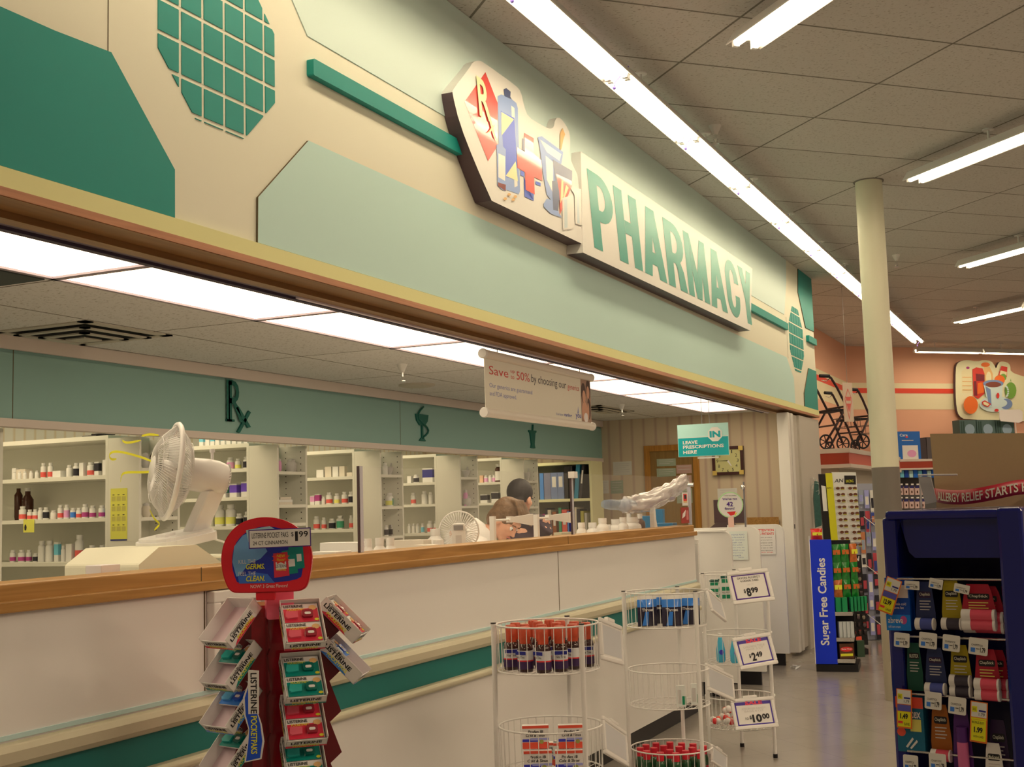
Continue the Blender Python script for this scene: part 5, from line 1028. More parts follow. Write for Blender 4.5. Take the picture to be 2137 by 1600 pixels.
for x0, y0, c_, zz in ((604, 1140, 'green', .0090), (590, 1150, 'green', .0092), (572, 1155, 'red', .0094)):
    g.flat(hp([(x0, y0), (x0 + 30, y0 - 3), (x0 + 34, y0 + 46), (x0 + 2, y0 + 50)]), LB[c_], MH_, zz); g.flat(hp([(x0 + 5, y0 + 18), (x0 + 27, y0 + 17), (x0 + 28, y0 + 32), (x0 + 6, y0 + 34)]), paper, MH_, zz + .0001)
ht('LISTERINE', 577, 1178, 24, 6, ink, .0097); ht('POCKETPAKS', 579, 1186, 20, 5, yellow, .0098)
g.flat(hp([(588 + (20 if i % 2 else 12) * math.cos(i * PI / 8), 1165 + (13 if i % 2 else 8) * math.sin(i * PI / 8)) for i in range(16)]), mat('burst_red', (220, 50, 30), .4), MH_, .0097); ht('NEW', 580, 1157, 17, 6, yellow, .0099); ht('Flavor!', 580, 1165, 17, 6, yellow, .0099)
g.obj('header_graphic', TWR)
MT_ = FR_(dep(584, 1122, 3.10) - base, (RH + ZZ * .015), (ZZ - RH * .015)); k2 = 3.10 / FPX
b = B().box((-65 * k2, -20 * k2, 0), (65 * k2, 19 * k2, .001), purple, MT_).box((-63 * k2, -18 * k2, .001), (63 * k2, 17 * k2, .0014), mat('tag_paper', (226, 206, 200), .3), MT_)
b.text('LISTERINE POCKET PAKS', -58 * k2, 1 * k2, 76 * k2, 11 * k2, ink, MT_, .0017).text('24 CT CINNAMON', -56 * k2, -13 * k2, 72 * k2, 8 * k2, ink, MT_, .0017).text('$', 24 * k2, 1 * k2, 5 * k2, 10 * k2, ink, MT_, .0017).text('1', 32 * k2, -8 * k2, 6 * k2, 20 * k2, ink, MT_, .0017, .01).text('99', 40 * k2, 0, 19 * k2, 12 * k2, ink, MT_, .0017, .01)
b.obj('price_tag', TWR)
# curved name banner on the front-left
g = B(); PB = [(520, 1400), (541, 1402), (541, 1445), (536, 1480), (546, 1510), (551, 1545), (545, 1580), (510, 1586), (516, 1550), (519, 1520), (510, 1490), (508, 1455), (518, 1430)]
kb = 3.10 / FPX; MBn = FR_(dep(530, 1490, 3.06) - base, RH, ZZ); bp_ = [((x - 530) * kb, -(y - 1490) * kb) for x, y in PB]
g.prism(bp_, .003, paper, MBn); g.prism([(x * .82, y * .97) for x, y in bp_], .0005, mat('banner_blue2', (30, 70, 150), .3), MBn @ Matrix.Translation((0, 0, .003)))
g.box((-11 * kb, 1 * kb, .0034), (11 * kb, 88 * kb, .0037), paper, MBn)
MV = MBn @ Matrix.Rotation(-PI / 2, 4, 'Z')
g.text('LISTERINE', -84 * kb, -6 * kb, 82 * kb, 13 * kb, ink, MV, .0040, .02); g.text('POCKETPAKS', 3 * kb, -6 * kb, 76 * kb, 13 * kb, yellow, MV, .0040, .02)
g.obj('name_banner', TWR)
# trays: open card boxes lying on the sloping arms
def tray(o, out, side, flav, lab, full, text_side=0):
    """o = lower back corner of the floor of the tray at the tower, out = outward dir, side = across"""
    ey = (out * .70 - ZZ * .71).normalized()          # slope runs out and down
    ex = side; M = Matrix(((ex.x, ey.x, 0, o.x), (ex.y, ey.y, 0, o.y), (ex.z, ey.z, 0, o.z), (0, 0, 0, 1))); nz = ex.cross(ey); nz = nz if nz.z > 0 else -nz
    for r in range(3): M[r][2] = nz[r]
    w, L, h = .104, .135, .038
    t = thing('display_tray', lab, 'tray', Vector(o), 0); M.translation = Vector((0, 0, 0))
    b = B().box((0, 0, 0), (w, L, .0015), cardi, M).box((0, 0, 0), (.0015, L, h), cardw, M).box((w - .0015, 0, 0), (w, L, h), cardw, M).box((0, 0, 0), (w, .0015, h), cardw, M).box((0, L - .0015, 0), (w, L, h * .75), cardw, M)
    b.obj('tray_box', t)
    c_ = {'r': 'red', 'g': 'green', 'b': 'blue'}[flav]; nm = {'r': 'Cinnamon', 'g': 'FreshBurst', 'b': 'Cool Mint'}[flav]
    g = B()
    for sx in (0, 1):
        q_ = FR_(M @ Vector((-.0004 if not sx else w + .0004, 0, 0)), -ey if (sx == text_side) else ey, nz)
        # side face frame: x along slope (reading upwards), y towards opening
        x0 = -L if sx == text_side else 0
        fx = ex * (1 if sx else -1); q_ = Matrix(); rd_ = -ey if (-ey).cross(nz).dot(fx) > 0 else ey
        q_ = FR_(M @ Vector((w + .0004 if sx else -.0004, 0, 0)), rd_, nz); off = -L if (rd_ - ey).length > 1 else 0
        g.flat([(off + .01, .001), (off + L - .03, .001), (off + L - .05, .012), (off + .03, .010)], LB[c_], q_, .0001)
        g.text(nm, off + .018, .027, .055, .008, ink, q_, .0003, .01); g.text('LISTERINE', off + .010, .016, .095, .011, ink, q_, .0003, .03); g.text('POCKETPAKS', off + .030, .005, .07, .009, yellow, q_, .0004, .02)
    q_ = FR_(M @ Vector((0, L + .0004, 0)), ex, nz) if ex.cross(nz).dot(ey) > 0 else FR_(M @ Vector((w, L + .0004, 0)), -ex, nz)
    g.text('LISTERINE', .012, .013, .078, .010, ink, q_, .0003, .03); g.text('POCKETPAKS', .018, .003, .066, .008, yellow, q_, .0003, .02); g.flat([(.0, .0), (w, .0), (w, .004), (0, .008)], LB[c_], q_, .0002)
    g.obj('tray_print', t)
    # blister packs inside
    for k in range(full):
        t2 = thing('pocket_pack', '%s %s pocket pack in %s' % (['upper', 'lower'][k], {'r': 'red', 'g': 'green', 'b': 'blue'}[flav], lab.replace('white card tray', 'tray').replace(' of red tower', '')), 'pack', Vector(o))
        y0 = .006 + k * .062; hgt = .060; rdir = ex if ex.dot(RH) > 0 or abs(ex.dot(RH)) < .3 else -ex
        b = B().box((.006, y0, .020), (w - .006, y0 + hgt, .024), cardw, M).box((.008, y0 + .016, .024), (w - .008, y0 + hgt, .0248), LB[c_], M); b.obj('card', t2)
        q_ = FR_(M @ Vector((.006 if rdir == ex else w - .006, y0 + hgt, .0249)), rdir, -ey)
        g = B().text('LISTERINE', .004, hgt - .012, .05, .009, ink, q_, .0003, .02).text('POCKETPAKS', .012, hgt - .022, .045, .007, yellow, q_, .0006, .01)
        g.prism([(.004, .016), (.010, .010), (.036, .012), (.038, .032), (.008, .034)], .006, mat('blister_' + c_, {'red': (224, 84, 84), 'green': (40, 150, 120), 'blue': (90, 150, 210)}[c_], .12, coat=.8), q_).prism(rrect(.028, .024, .005, 3, .048, .012), .007, mat('case_' + c_, {'red': (140, 30, 36), 'green': (0, 90, 66), 'blue': (20, 70, 140)}[c_], .2, coat=.8), q_).prism(rrect(.016, .008, .003, 2, .054, .019), .0076, cardw, q_)
        g.prism(ell(.078, .046, .010, .008, 12), .0005, sor, q_).prism(ell(.084, .007, .006, .004, 10), .0005, yellow, q_)
        g.obj('blister', t2)
    return t
fl = ['r', 'g', 'r', 'g', 'r']
for i, (f_, n_) in enumerate((('r', 2), ('g', 1), ('r', 1), ('g', 1))):
    tray(base + TL(-.018, .05, ZT - .012 - i * .105 - (.03 if i else 0)), nF, sF, f_, 'white card tray on the front face of red tower, %s from top' % ORD[i], n_ if i == 0 else 2)
for i, f_ in enumerate(('r', 'g', 'b', 'g')):
    tray(base + TL(-.115, -.035, ZT - .005 - i * .105), (-sF * .84 + nF * .54).normalized(), (nF * .84 + sF * .54).normalized(), f_, 'white card tray on the left side of red tower, %s from top' % ORD[i], 0 if i == 0 else 1)
for i, f_ in enumerate(('r', 'b')):
    tray(base + TL(.085, .04, ZT - .012 - i * .105), (sF * .90 + nF * .43).normalized(), (-nF * .90 + sF * .43).normalized(), f_, 'white card tray on the right side of red tower, %s from top' % ORD[i], 2 if i == 0 else 1)
# ================================================================ WIRE BASKET RACKS
KS = 1.14; _before = set(bpy.data.objects)
def wrack(xc, d, yrings, floor, lab, phase, R=.191):
    """yrings: list of (y of top ring centre, y of bottom ring centre)"""
    c = dep(xc, 1300, d); t = thing('wire_rack', lab, 'rack', (c.x, c.y, 0)); zs = []
    for i, (ya_, yb_) in enumerate(yrings):
        za = dep(xc, ya_, d).z; zb2 = dep(xc, yb_, d).z if yb_ else za - .145; zs.append((za, zb2)); b = B()
        b.ring((0, 0, za), R, .0035, wire, n=40).ring((0, 0, zb2), R * .985, .003, wire, n=40)
        for k in range(36): a = 2 * PI * k / 36; b.cyl((R * math.cos(a), R * math.sin(a), za), (R * .985 * math.cos(a), R * .985 * math.sin(a), zb2), .0015, wire, 4)
        for k in range(-6, 7): x = k * R / 6.5; y = math.sqrt(max(0, R * R - x * x)) * .98; b.cyl((x, -y, zb2), (x, y, zb2), .0014, wire, 4)
        b.cyl((-R, 0, zb2 - .003), (R, 0, zb2 - .003), .002, wire, 4); b.obj('basket', t)
    ztop = zs[0][0] + .006
    for k in range(3):
        a = math.radians(phase + 120 * k) + math.atan2(RH.y, RH.x); p = Vector(((R + .011) * math.cos(a), (R + .011) * math.sin(a), 0))
        B().cyl(p + ZZ * .02, p + ZZ * ztop, .0095, wire, 10).obj('post', t); B().cyl(p + ZZ * ztop, p + ZZ * (ztop + .004), .0105, black, 10).obj('post_cap', t); B().cyl(p, p + ZZ * .02, .013, black, 10).obj('foot', t)
    return Vector((c.x, c.y, 0)), zs
def holder(c4, lab, deco, th=.014, pole=None):
    """c4: four corner points of the frame (bl, br, tr, tl)"""
    o = c4[0]; ex = (c4[1] - c4[0]); w = ex.length; ey = c4[3] - c4[0]; h = ey.length; exn = ex.normalized(); eyn = (ey - exn * ey.dot(exn)).normalized(); M = frame((0, 0, 0), exn, eyn)
    t = thing('sign_holder', lab, 'sign holder', o); fr = h * .11; b = B(); r = h * .09
    for x0, y0, x1, y1 in ((0, 0, w, fr), (0, h - fr, w, h), (0, fr, fr, h - fr), (w - fr, fr, w, h - fr)): b.box((x0, y0, -th / 2), (x1, y1, th / 2), plast, M)
    b.obj('frame', t, bevel=.004); b = B().box((fr * .5, fr * .5, -.002), (w - fr * .5, h - fr * .5, .002), mat('holder_card', (218, 196, 186), .5), M); b.obj('card', t)
    B().box((w * .3, h - fr * .2, -.008), (w * .62, h + fr * .7, .008), plast, M).obj('clip', t, bevel=.003)
    if deco:
        g = B(); deco(g, M, w, h, fr); g.obj('price_print', t)
def sale(top, name, sub, dollars, cents, pre=''):
    def f(g, M, w, h, fr):
        b_ = fr * 1.15; vio = mat('frame_violet', (60, 34, 110), .4)
        for x0, y0, x1, y1 in ((b_, b_, w - b_, b_ + fr * .35), (b_, h - b_ - fr * (.9 if top else .3), w - b_, h - b_), (b_, b_, b_ + fr * .45, h - b_), (w - b_ - fr * .45, b_, w - b_, h - b_)): g.box((x0, y0, .002), (x1, y1, .0026), vio if top else purple, M)
        if top: g.text('SALE', w * .32, h * .77, w * .4, h * .12, mat('sale_red', (224, 50, 60), .4), M, .0034, .04)
        g.text(name[0], w * .22, h * (.62 if top else .74), w * .56, h * .065, ink if not top else COLS['c'], M, .003).text(name[1], w * .28, h * (.54 if top else .65), w * .44, h * .06, ink if not top else COLS['c'], M, .003)
        if sub: g.text(sub, w * .42, h * .53, w * .16, h * .05, COLS['c'], M, .003)
        x = w * .32
        if pre: g.text(pre, x - w * .05, h * .30, w * .09, h * .08, ink, M, .003); x += w * .06
        g.text('$', x - w * .01, h * .30, w * .045, h * .13, ink, M, .003, .03); n_ = len(dollars); g.text(dollars, x + w * .05, h * .20, w * .11 * n_, h * .26, ink, M, .003, .045); g.text(cents, x + w * .05 + w * .115 * n_, h * .29, w * .17, h * .17, ink, M, .003, .04)
    return f
# rack 1
c1, z1s = wrack(1142, 4.60, [(1300, 1393), (1508, 1598)], None, 'white wire basket rack nearest the camera, holding cough syrup bottles', 186)
orc = mat('orange_red_wrap', (176, 62, 30), .3, mottle=.3, bscale=60); amb2 = mat('syrup_brown', (52, 26, 20), .1, coat=.6); lw = mat('label_lilac_white', (206, 190, 190), .5); lo2 = mat('label_plum', (60, 34, 60), .5)
pos = [(-.120, -.02), (-.105, .06), (-.075, -.085), (-.075, .0), (-.03, .075), (-.018, -.115), (-.02, -.02), (.035, -.10), (.03, .02), (.045, .085), (.08, -.045), (.09, .045), (.125, 0.0), (-.045, .125), (.01, .13)]
proto = None; Z_ = z1s[0][1] + .003
for i, (u, w) in enumerate(pos):
    p = c1 + (RH * u + FH * w) * KS; p.z = Z_; lab = 'brown syrup bottle with orange cap in the nearest wire rack, %s one from left' % ORD[sorted(range(len(pos)), key=lambda q_: pos[q_][0]).index(i)]
    if proto is None:
        t = thing('syrup_bottle', lab, 'bottle', p, group='syrup bottles in the nearest wire rack'); B().lathe([(.023, 0), (.025, .004), (.025, .072), (.022, .084), (.012, .092)], amb2, 18).obj('bottle_body', t)
        B().lathe([(.0254, .010), (.0254, .068)], lw, 18, cap=False).lathe([(.0257, .010), (.0257, .036)], lo2, 18, cap=False).lathe([(.0258, .034), (.0258, .038)], redp, 18, cap=False).obj('label_band', t)
        B().lathe([(.0175, .088), (.0175, .138), (.015, .142)], orc, 18).obj('cap', t)
        q_ = FR_(Vector((0, 0, 0)) - FH * .0262, RH, ZZ); B().box((-.020, .055, 0), (.020, .066, .0004), navy, q_).text('Nite Time', -.015, .044, .030, .008, ink, q_, .0006, .01).obj('label_print', t); proto = t
    else: dup(proto, p, random.uniform(-.9, .9) if i % 3 else 0, lab)
# cartons in the second basket
def carton(p, w, d, h, rz, lab, deco, m=cardw, name='carton', group=None):
    t = thing(name, lab, 'box', p, rz, group); B().box((-w / 2, -d / 2, 0), (w / 2, d / 2, h), m).obj('box_body', t, bevel=.001)
    g = B(); deco(g, frame((-w / 2, -d / 2 - .0005, 0), (1, 0, 0), (0, 0, 1)), w, h); g.obj('box_print', t); return t
rzR = math.atan2(RH.y, RH.x)
orr = mat('carton_orange', (222, 74, 44), .45); vb = mat('carton_violet', (60, 54, 140), .45); vg = mat('carton_lilac', (150, 140, 170), .45)
def cdeco(g, M, w, h):
    g.box((0, h * .88, 0), (w, h, .0004), orr, M).text('Profen IB', w * .22, h * .68, w * .56, h * .12, ink, M, .0008, .02, .15).text('Cold & Sinus', w * .12, h * .52, w * .72, h * .12, ink, M, .0008, .02, .15)
    g.box((0, h * .30, 0), (w * .6, h * .42, .0004), vb, M).box((w * .3, h * .36, .0004), (w, h * .46, .0006), vg, M).box((0, 0, 0), (w, h * .28, .0004), orr, M).prism(ell(w * .72, h * .3, w * .08, h * .1, 10), .0008, mat('olive_dot', (150, 140, 60), .5), M)
zb1 = z1s[1][1] + .003
for i, (u, w, dz, s_) in enumerate(((-.045, -.07, .0, .09), (-.05, -.05, .075, .085), (.055, -.08, 0, .09), (.065, -.06, .075, .085), (-.02, .06, 0, .09), (.05, .05, 0, .085))):
    p = c1 + (RH * u + FH * w) * KS; p.z = zb1 + dz * KS; carton(p, s_, .03, .072, rzR, 'white and orange cold medicine carton in the nearest rack lower basket, %s' % ['front left', 'stacked front left', 'front right', 'stacked front right', 'back left', 'back right'][i], cdeco)
# rack 2
c2, z2s = wrack(1391, 5.85, [(1234, 1303), (1393, 1465), (1553, None)], None, 'middle white wire basket rack holding blue packets and red-capped bottles', 186)
pb = mat('packet_blue', (50, 110, 170), .2, coat=.6); pd = mat('packet_navy', (34, 26, 40), .25, coat=.6); pwh = mat('packet_white', (222, 214, 196), .3)
def packet(p, rz, lab):
    t = thing('packet', lab, 'packet', p, rz); b = B(); V = []; F = []; n = 8; Wd, Hh = .085, .125
    for j in range(n + 1):
        for i in range(n + 1):
            u, v = i / n, j / n; z = .018 * math.sin(PI * u) * math.sin(PI * min(1, v * 1.1)); V.append((Wd * (u - .5), -z, Hh * v))
    for j in range(n):
        for i in range(n): a = j * (n + 1) + i; F.append((a, a + 1, a + n + 2, a + n + 1))
    fs = [f for f in F if V[f[0]][2] < Hh * .55]; f2 = [f for f in F if Hh * .55 <= V[f[0]][2] < Hh * .85]; f3 = [f for f in F if V[f[0]][2] >= Hh * .85]
    b.add(V, fs, pd, None, True).add(V, f2, pb, None, True).add(V, f3, pwh, None, True); b.add([(x, -y, z) for x, y, z in V], [f[::-1] for f in F], pd, None, True)
    b.obj('pouch', t); B().prism([(.005, .005), (.03, .005), (.035, .06), (.02, .06)], .001, pb, frame((-.035, -.019, 0), (1, 0, 0), (0, 0, 1))).text('Throat', -.03, .062, .05, .012, paper, frame((0, -.0205, 0), (1, 0, 0), (0, 0, 1)), 0, .02).obj('pouch_print', t)
for i, (u, w) in enumerate(((-.085, -.06), (-.04, .03), (.015, -.09), (.03, .0), (.09, -.05), (.08, .04))):
    p = c2 + (RH * u + FH * w) * KS; p.z = z2s[0][1] + .002; packet(p, rzR + (.25 - .1 * i), 'blue and navy lozenge packet in middle rack top basket, %s' % ['far left front', 'left rear', 'centre front', 'centre rear', 'right front', 'right rear'][i])
def pdeco(g, M, w, h): g.box((w * .1, h * .15, 0), (w * .5, h * .8, .0004), COLS['c'], M).box((w * .6, h * .1, 0), (w, h * .5, .0004), green, M)
for i, (u, w) in enumerate(((.035, -.10), (.10, -.06))):
    p = c2 + (RH * u + FH * w) * KS; p.z = z2s[1][1] + .002; carton(p, .038, .012, .085, rzR, 'slim pale card packet in middle rack second basket, %s' % ('left' if i == 0 else 'right'), pdeco, mat('packet_pale', (210, 196, 176), .5), 'card_packet')
gb = mat('bottle_green', (34, 70, 34), .15, coat=.5); rc = mat('cap_red', (196, 34, 40), .35)
pos = [(-.13, 0), (-.11, -.07), (-.10, .06), (-.075, -.01), (-.06, -.11), (-.055, .09), (-.03, .03), (-.015, -.06), (0, -.13), (.005, .10), (.03, .0), (.045, -.09), (.05, .07), (.08, -.03), (.095, .05), (.105, -.09), (.13, 0)]
pr = None; z3 = z2s[2][1] + .003
for i, (u, w) in enumerate(pos):
    p = c2 + (RH * u + FH * w) * KS; p.z = z3; lab = 'green bottle with red cap in middle rack bottom basket, %s from left' % ORD[i]
    if pr is None:
        t = thing('green_bottle', lab, 'bottle', p, group='red-capped bottles in the middle rack'); B().lathe([(.018, 0), (.021, .004), (.021, .075), (.016, .09), (.011, .095)], gb, 14).obj('bottle_body', t); B().lathe([(.0212, .01), (.0212, .05)], mat('label_cherry', (180, 40, 44), .4), 14, cap=False).obj('label_band', t); B().lathe([(.015, .092), (.015, .125)], rc, 16).obj('cap', t); pr = t
    else: dup(pr, p + ZZ * 0, 0, lab)
# rack 3
c3_, z3s = wrack(1537, 6.90, [(1196, 1249), (1319, 1378), (1448, 1508)], None, 'farthest white wire basket rack with three price signs facing the camera', 200)
def gdeco(g, M, w, h): 
    for r in range(3): g.box((w * .08, h * (.06 + .33 * r), 0), (w * .92, h * (.22 + .33 * r), .0004), green, M)
    g.box((0, h * .9, 0), (w, h, .0004), mat('print_dgreen', (20, 70, 50), .5), M); g.text('ALLERGY', w * .1, h * .28, w * .8, h * .07, ink, M, .0008)
for i, (u, w, dz) in enumerate(((-.11, -.04, 0), (-.06, -.08, 0), (-.005, -.10, 0), (-.09, .05, 0), (-.03, .03, 0), (.04, .02, 0))):
    p = c3_ + (RH * u + FH * w) * KS; p.z = z3s[0][1] + .002; carton(p, .046, .026, .115 - .02 * (i in (0, 3)), rzR, 'green striped tablet carton in farthest rack top basket, %s' % ['far left', 'front left', 'front centre', 'rear left', 'rear centre', 'rear right'][i], gdeco, mat('carton_pale_green', (214, 214, 170), .5))
tq = mat('wipe_teal', (70, 160, 170), .25, coat=.4)
for i, (u, w, h) in enumerate(((-.09, -.04, .12), (-.03, -.08, .11), (.02, -.06, .115))):
    p = c3_ + (RH * u + FH * w) * KS; p.z = z3s[1][1] + .002; t = thing('teal_tube', 'teal squeeze bottle in farthest rack middle basket, %s' % ['left', 'centre', 'right'][i], 'bottle', p, rzR + .2 * i)
    B().lathe([(.016, 0), (.022, .01), (.022, h * .5), (.012, h * .9), (.010, h)], tq, 14).obj('bottle_body', t); B().lathe([(.011, h), (.011, h + .018)], plast, 12).obj('cap', t); B().prism(ell(0, .05, .012, .012, 12), .001, vb, frame((0, -.0225, 0), (1, 0, 0), (0, 0, 1))).obj('label_band', t)
for i in range(13):
    a = i * 2.4; r = .034 + .009 * i; p = c3_ + Vector((r * math.cos(a), r * math.sin(a), 0)); p.z = z3s[2][1] + .028 + (.05 if i % 4 == 0 and r < .09 else 0)
    t = thing('sweet_bag', 'small clear bag of white and red sweets in farthest rack bottom basket', 'bag', p, i, 'small bags of sweets in the farthest rack'); b = B()
    for k in range(5): b.sph((.014 * math.cos(k * 1.3), .014 * math.sin(k * 1.3), .006 * (k % 2)), .015, (paper, redp, paper, orr, paper)[(k + i) % 5], n=8, k=6)
    o = b.obj('sweets', t); o['kind'] = 'stuff'
for o in set(bpy.data.objects) - _before:
    if o.parent is None and o.name.split('.')[0] != 'wire_rack': o.scale = (KS, KS, KS)
def q4(pts, ds): return [dep(x, y, d * 1.145) for (x, y), d in zip(pts, ds)]
holder(q4([(1531, 1262), (1617, 1252), (1610, 1190), (1522, 1194)], (5.72, 5.80, 5.86, 5.78)), 'white sign holder priced $8.99 on the farthest rack top basket', sale(False, ('SAVON ALLERGY', '4 HOUR TABS'), '100 CT', '8', '99'))
holder(q4([(1545, 1398), (1624, 1384), (1614, 1321), (1537, 1331)], (5.72, 5.80, 5.86, 5.78)), 'white sale sign holder priced $2.49 on the farthest rack middle basket', sale(True, ('CHILDRENS TISSUE', 'PACK 3 CT'), '', '2', '49'))
holder(q4([(1535, 1524), (1625, 1516), (1617, 1451), (1530, 1459)], (5.72, 5.80, 5.86, 5.78)), 'white sale sign holder priced 10 for $10.00 on the farthest rack bottom basket', sale(True, ('ASSORTED CANDY', 'BAGS 4 OZ'), '', '10', '00', '10/'))
def back(g, M, w, h, fr): g.box((fr * 1.4, fr * 1.4, .002), (w - fr * 1.4, h - fr * 1.4, .0026), mat('holder_back', (190, 176, 150), .3), M)
holder(q4([(1256, 1376), (1300, 1388), (1276, 1290), (1250, 1287)], (3.92, 4.25, 4.28, 3.95)), 'sign holder turned edge-on at the nearest rack top basket', back)
holder(q4([(1262, 1572), (1310, 1600), (1283, 1505), (1254, 1492)], (3.92, 4.25, 4.28, 3.95)), 'sign holder turned edge-on at the nearest rack lower basket', back)
holder(q4([(1486, 1275), (1515, 1298), (1492, 1232), (1472, 1226)], (5.0, 5.3, 5.33, 5.03)), 'sign holder turned edge-on at the middle rack top basket', back)
holder(q4([(1478, 1440), (1533, 1464), (1496, 1394), (1470, 1382)], (5.0, 5.3, 5.33, 5.03)), 'sign holder turned edge-on at the middle rack second basket', back)
holder(q4([(1485, 1590), (1515, 1610), (1505, 1565), (1486, 1553)], (5.0, 5.3, 5.33, 5.03)), 'sign holder turned edge-on at the middle rack bottom basket', back)
# ================================================================ BLUE DISPLAY AT THE RIGHT
PL = dep(1862, 1400, 2.20); PR = dep(2122, 1400, 2.08); exB = hvec(PR - PL); OB = Vector((PL.x, PL.y, 0)); wB = (Vector((PR.x, PR.y, 0)) - OB).length
nB = exB.cross(ZZ); MBL = frame((0, 0, 0), exB, ZZ)
def dl(x, y, off=0):           # photo pixel -> (u, v) in the front plane shifted by off towards the viewer
    o_ = OB + nB * off; d = ray(x, y); q_ = CAM + d * ((o_ - CAM).dot(nB) / d.dot(nB)) - OB; return q_.dot(exB), q_.z
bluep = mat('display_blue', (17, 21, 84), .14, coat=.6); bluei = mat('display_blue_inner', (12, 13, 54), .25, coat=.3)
D = thing('blue_display_stand', 'dark blue plastic floor display holding lip balm cards, at the right edge', 'display stand', OB)
zt_ = dl(1900, 1065)[1]; DD = .34
B().box((-.004, 0, -DD), (.022, zt_ - .012, .0), bluep, MBL).obj('side_panel', D, bevel=.006); B().box((wB - .012, 0, -DD), (wB + .03, zt_ + .002, .02), bluep, MBL).obj('side_panel', D, bevel=.006)
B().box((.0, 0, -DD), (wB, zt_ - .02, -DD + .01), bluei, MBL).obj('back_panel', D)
B().box((.004, zt_ - .016, -DD), (wB, zt_, .006), bluep, MBL).obj('top', D, bevel=.006)
zh = dl(1990, 1165)[1]
B().prism([(.02, zt_ - .012), (.035, zh + .01), (.045, zh), (wB - .02, zh), (wB - .012, zt_ - .012)], .01, bluep, MBL @ Matrix.Translation((0, 0, -.035))).obj('header_hood', D, bevel=.003)
B().box((.0, 0, -DD), (wB, .10, .01), bluep, MBL).obj('base', D, bevel=.004)
# hanging bars at each row
rows = [1208, 1330, 1452, 1574]
for y in rows: v = dl(1990, y)[1]; B().cyl(MBL @ Vector((.02, v, .004)), MBL @ Vector((wB - .01, v, .004)), .0022, chrome, 6).obj('bar', D)
M3 = MBL
cols_ = {'navyc': mat('card_navy', (36, 42, 68), .35), 'yel': mat('card_yellow', (160, 131, 19), .35), 'redc': mat('card_red', (160, 24, 36), .35), 'grn': mat('card_green', (16, 68, 45), .35), 'tl': mat('card_teal', (24, 90, 98), .35), 'blu': mat('card_blue', (8, 62, 122), .35), 'org': mat('card_orange', (155, 82, 19), .35), 'pur': mat('card_purple', (78, 32, 82), .35), 'drk': mat('card_dark_purple', (49, 27, 49), .35), 'wht': cardw}
def bcard(x0, y0, x1, y1, c, lab, brand, off, tubes, tcol, lean=.12):
    """blister card hanging from the bar: rounded card, printed logo, one or two tubes across"""
    (u0, v1), (u1, v0) = dl(x0, y0, off), dl(x1, y1, off); w, h = u1 - u0, v1 - v0
    t = thing('lip_balm_card', lab, 'blister card', OB + MBL.to_3x3() @ Vector((u0, v0, off)), 0)
    M = M3 @ Matrix.Rotation(lean * -.0, 4, 'X'); ti = w * .12
    B().prism([(ti * .2, 0), (w - ti * .2, 0), (w, h * .35), (w - ti, h * .86), (w - ti * 1.6, h), (ti * 1.6, h), (ti, h * .86), (0, h * .35)], .0012, cols_[c], M).obj('card', t)
    g = B().prism(rrect(w * .62, h * .13, h * .03, 3, w * .2, h * .66), .0004, ink if c != 'navyc' else cols_['drk'], M @ Matrix.Translation((0, 0, .0012)))
    g.text(brand, w * .24, h * .69, w * .54, h * .075, mat('logo_cream', (214, 196, 150), .5), M, .0019, .01)
    for i in range(4): g.box((w * .22, h * (.58 - .06 * i), .0012), (w * (.78 - .08 * (i % 2)), h * (.60 - .06 * i), .0015), COLS['y'] if c == 'redc' else COLS['c'], M)
    g.obj('card_print', t)
    for i in range(tubes):
        vy = h * (.12 + .20 * i); r = .0105
        B().cyl((w * .06, vy, r), (w * .32, vy, r), r, plast, 14, M=M).obj('tube_cap', t); B().cyl((w * .93, vy, r), (w * 1.0, vy, r), r * 1.03, plast, 14, M=M).obj('tube_cap', t)
        B().cyl((w * .32, vy, r), (w * .93, vy, r), r * .97, tcol, 14, M=M).obj('tube', t)
    return t
tr_ = mat('tube_red', (206, 70, 74), .3); tb_ = mat('tube_slate', (70, 74, 116), .3); tk_ = mat('tube_dark', (60, 50, 50), .3); tp_ = mat('tube_pink', (196, 90, 110), .3)
for dz in (.035, .02): bcard(2012 - dz * 200, 1222, 2100 + dz * 60, 1320, 'redc', 'red lip balm card behind the front one, top row, %s' % ('deepest' if dz > .03 else 'middle'), 'ChapStick', -dz, 2, tr_)
bcard(2003, 1218, 2083, 1314, 'redc', 'front red lip balm card in the top row', 'ChapStick', 0, 2, tr_)
bcard(1962, 1211, 2012, 1313, 'yel', 'yellow lip balm card in the top row', 'ChapStick', -.006, 1, tk_)
bcard(1908, 1213, 1955, 1313, 'navyc', 'slate blue lip balm card in the top row', 'ChapStick', -.004, 1, tb_)
bcard(2040, 1354, 2112, 1462, 'redc', 'red lip balm card behind, second row, rear', 'ChapStick', -.03, 2, tr_); bcard(2030, 1353, 2092, 1462, 'redc', 'front red lip balm card in the second row', 'ChapStick', .0, 2, tr_)
bcard(1979, 1344, 2032, 1455, 'yel', 'yellow lip balm card in the second row', 'ChapStick', -.006, 2, tk_)
bcard(1928, 1350, 1978, 1448, 'navyc', 'slate blue lip balm card in the second row', 'ChapStick', -.004, 1, tb_)
bcard(1889, 1340, 1929, 1442, 'grn', 'dark green medicated lip balm card in the second row', 'BLISTEX', -.01, 0, tk_)
bcard(1939, 1468, 1990, 1590, 'org', 'orange and yellow lip balm card in the third row', 'ChapStick', -.004, 1, tr_)
o = bcard(1984, 1480, 2036, 1640, 'pur', 'purple overnight lip balm card with a tall tube, third row', 'OVERNIGHT', .0, 0, tp_)
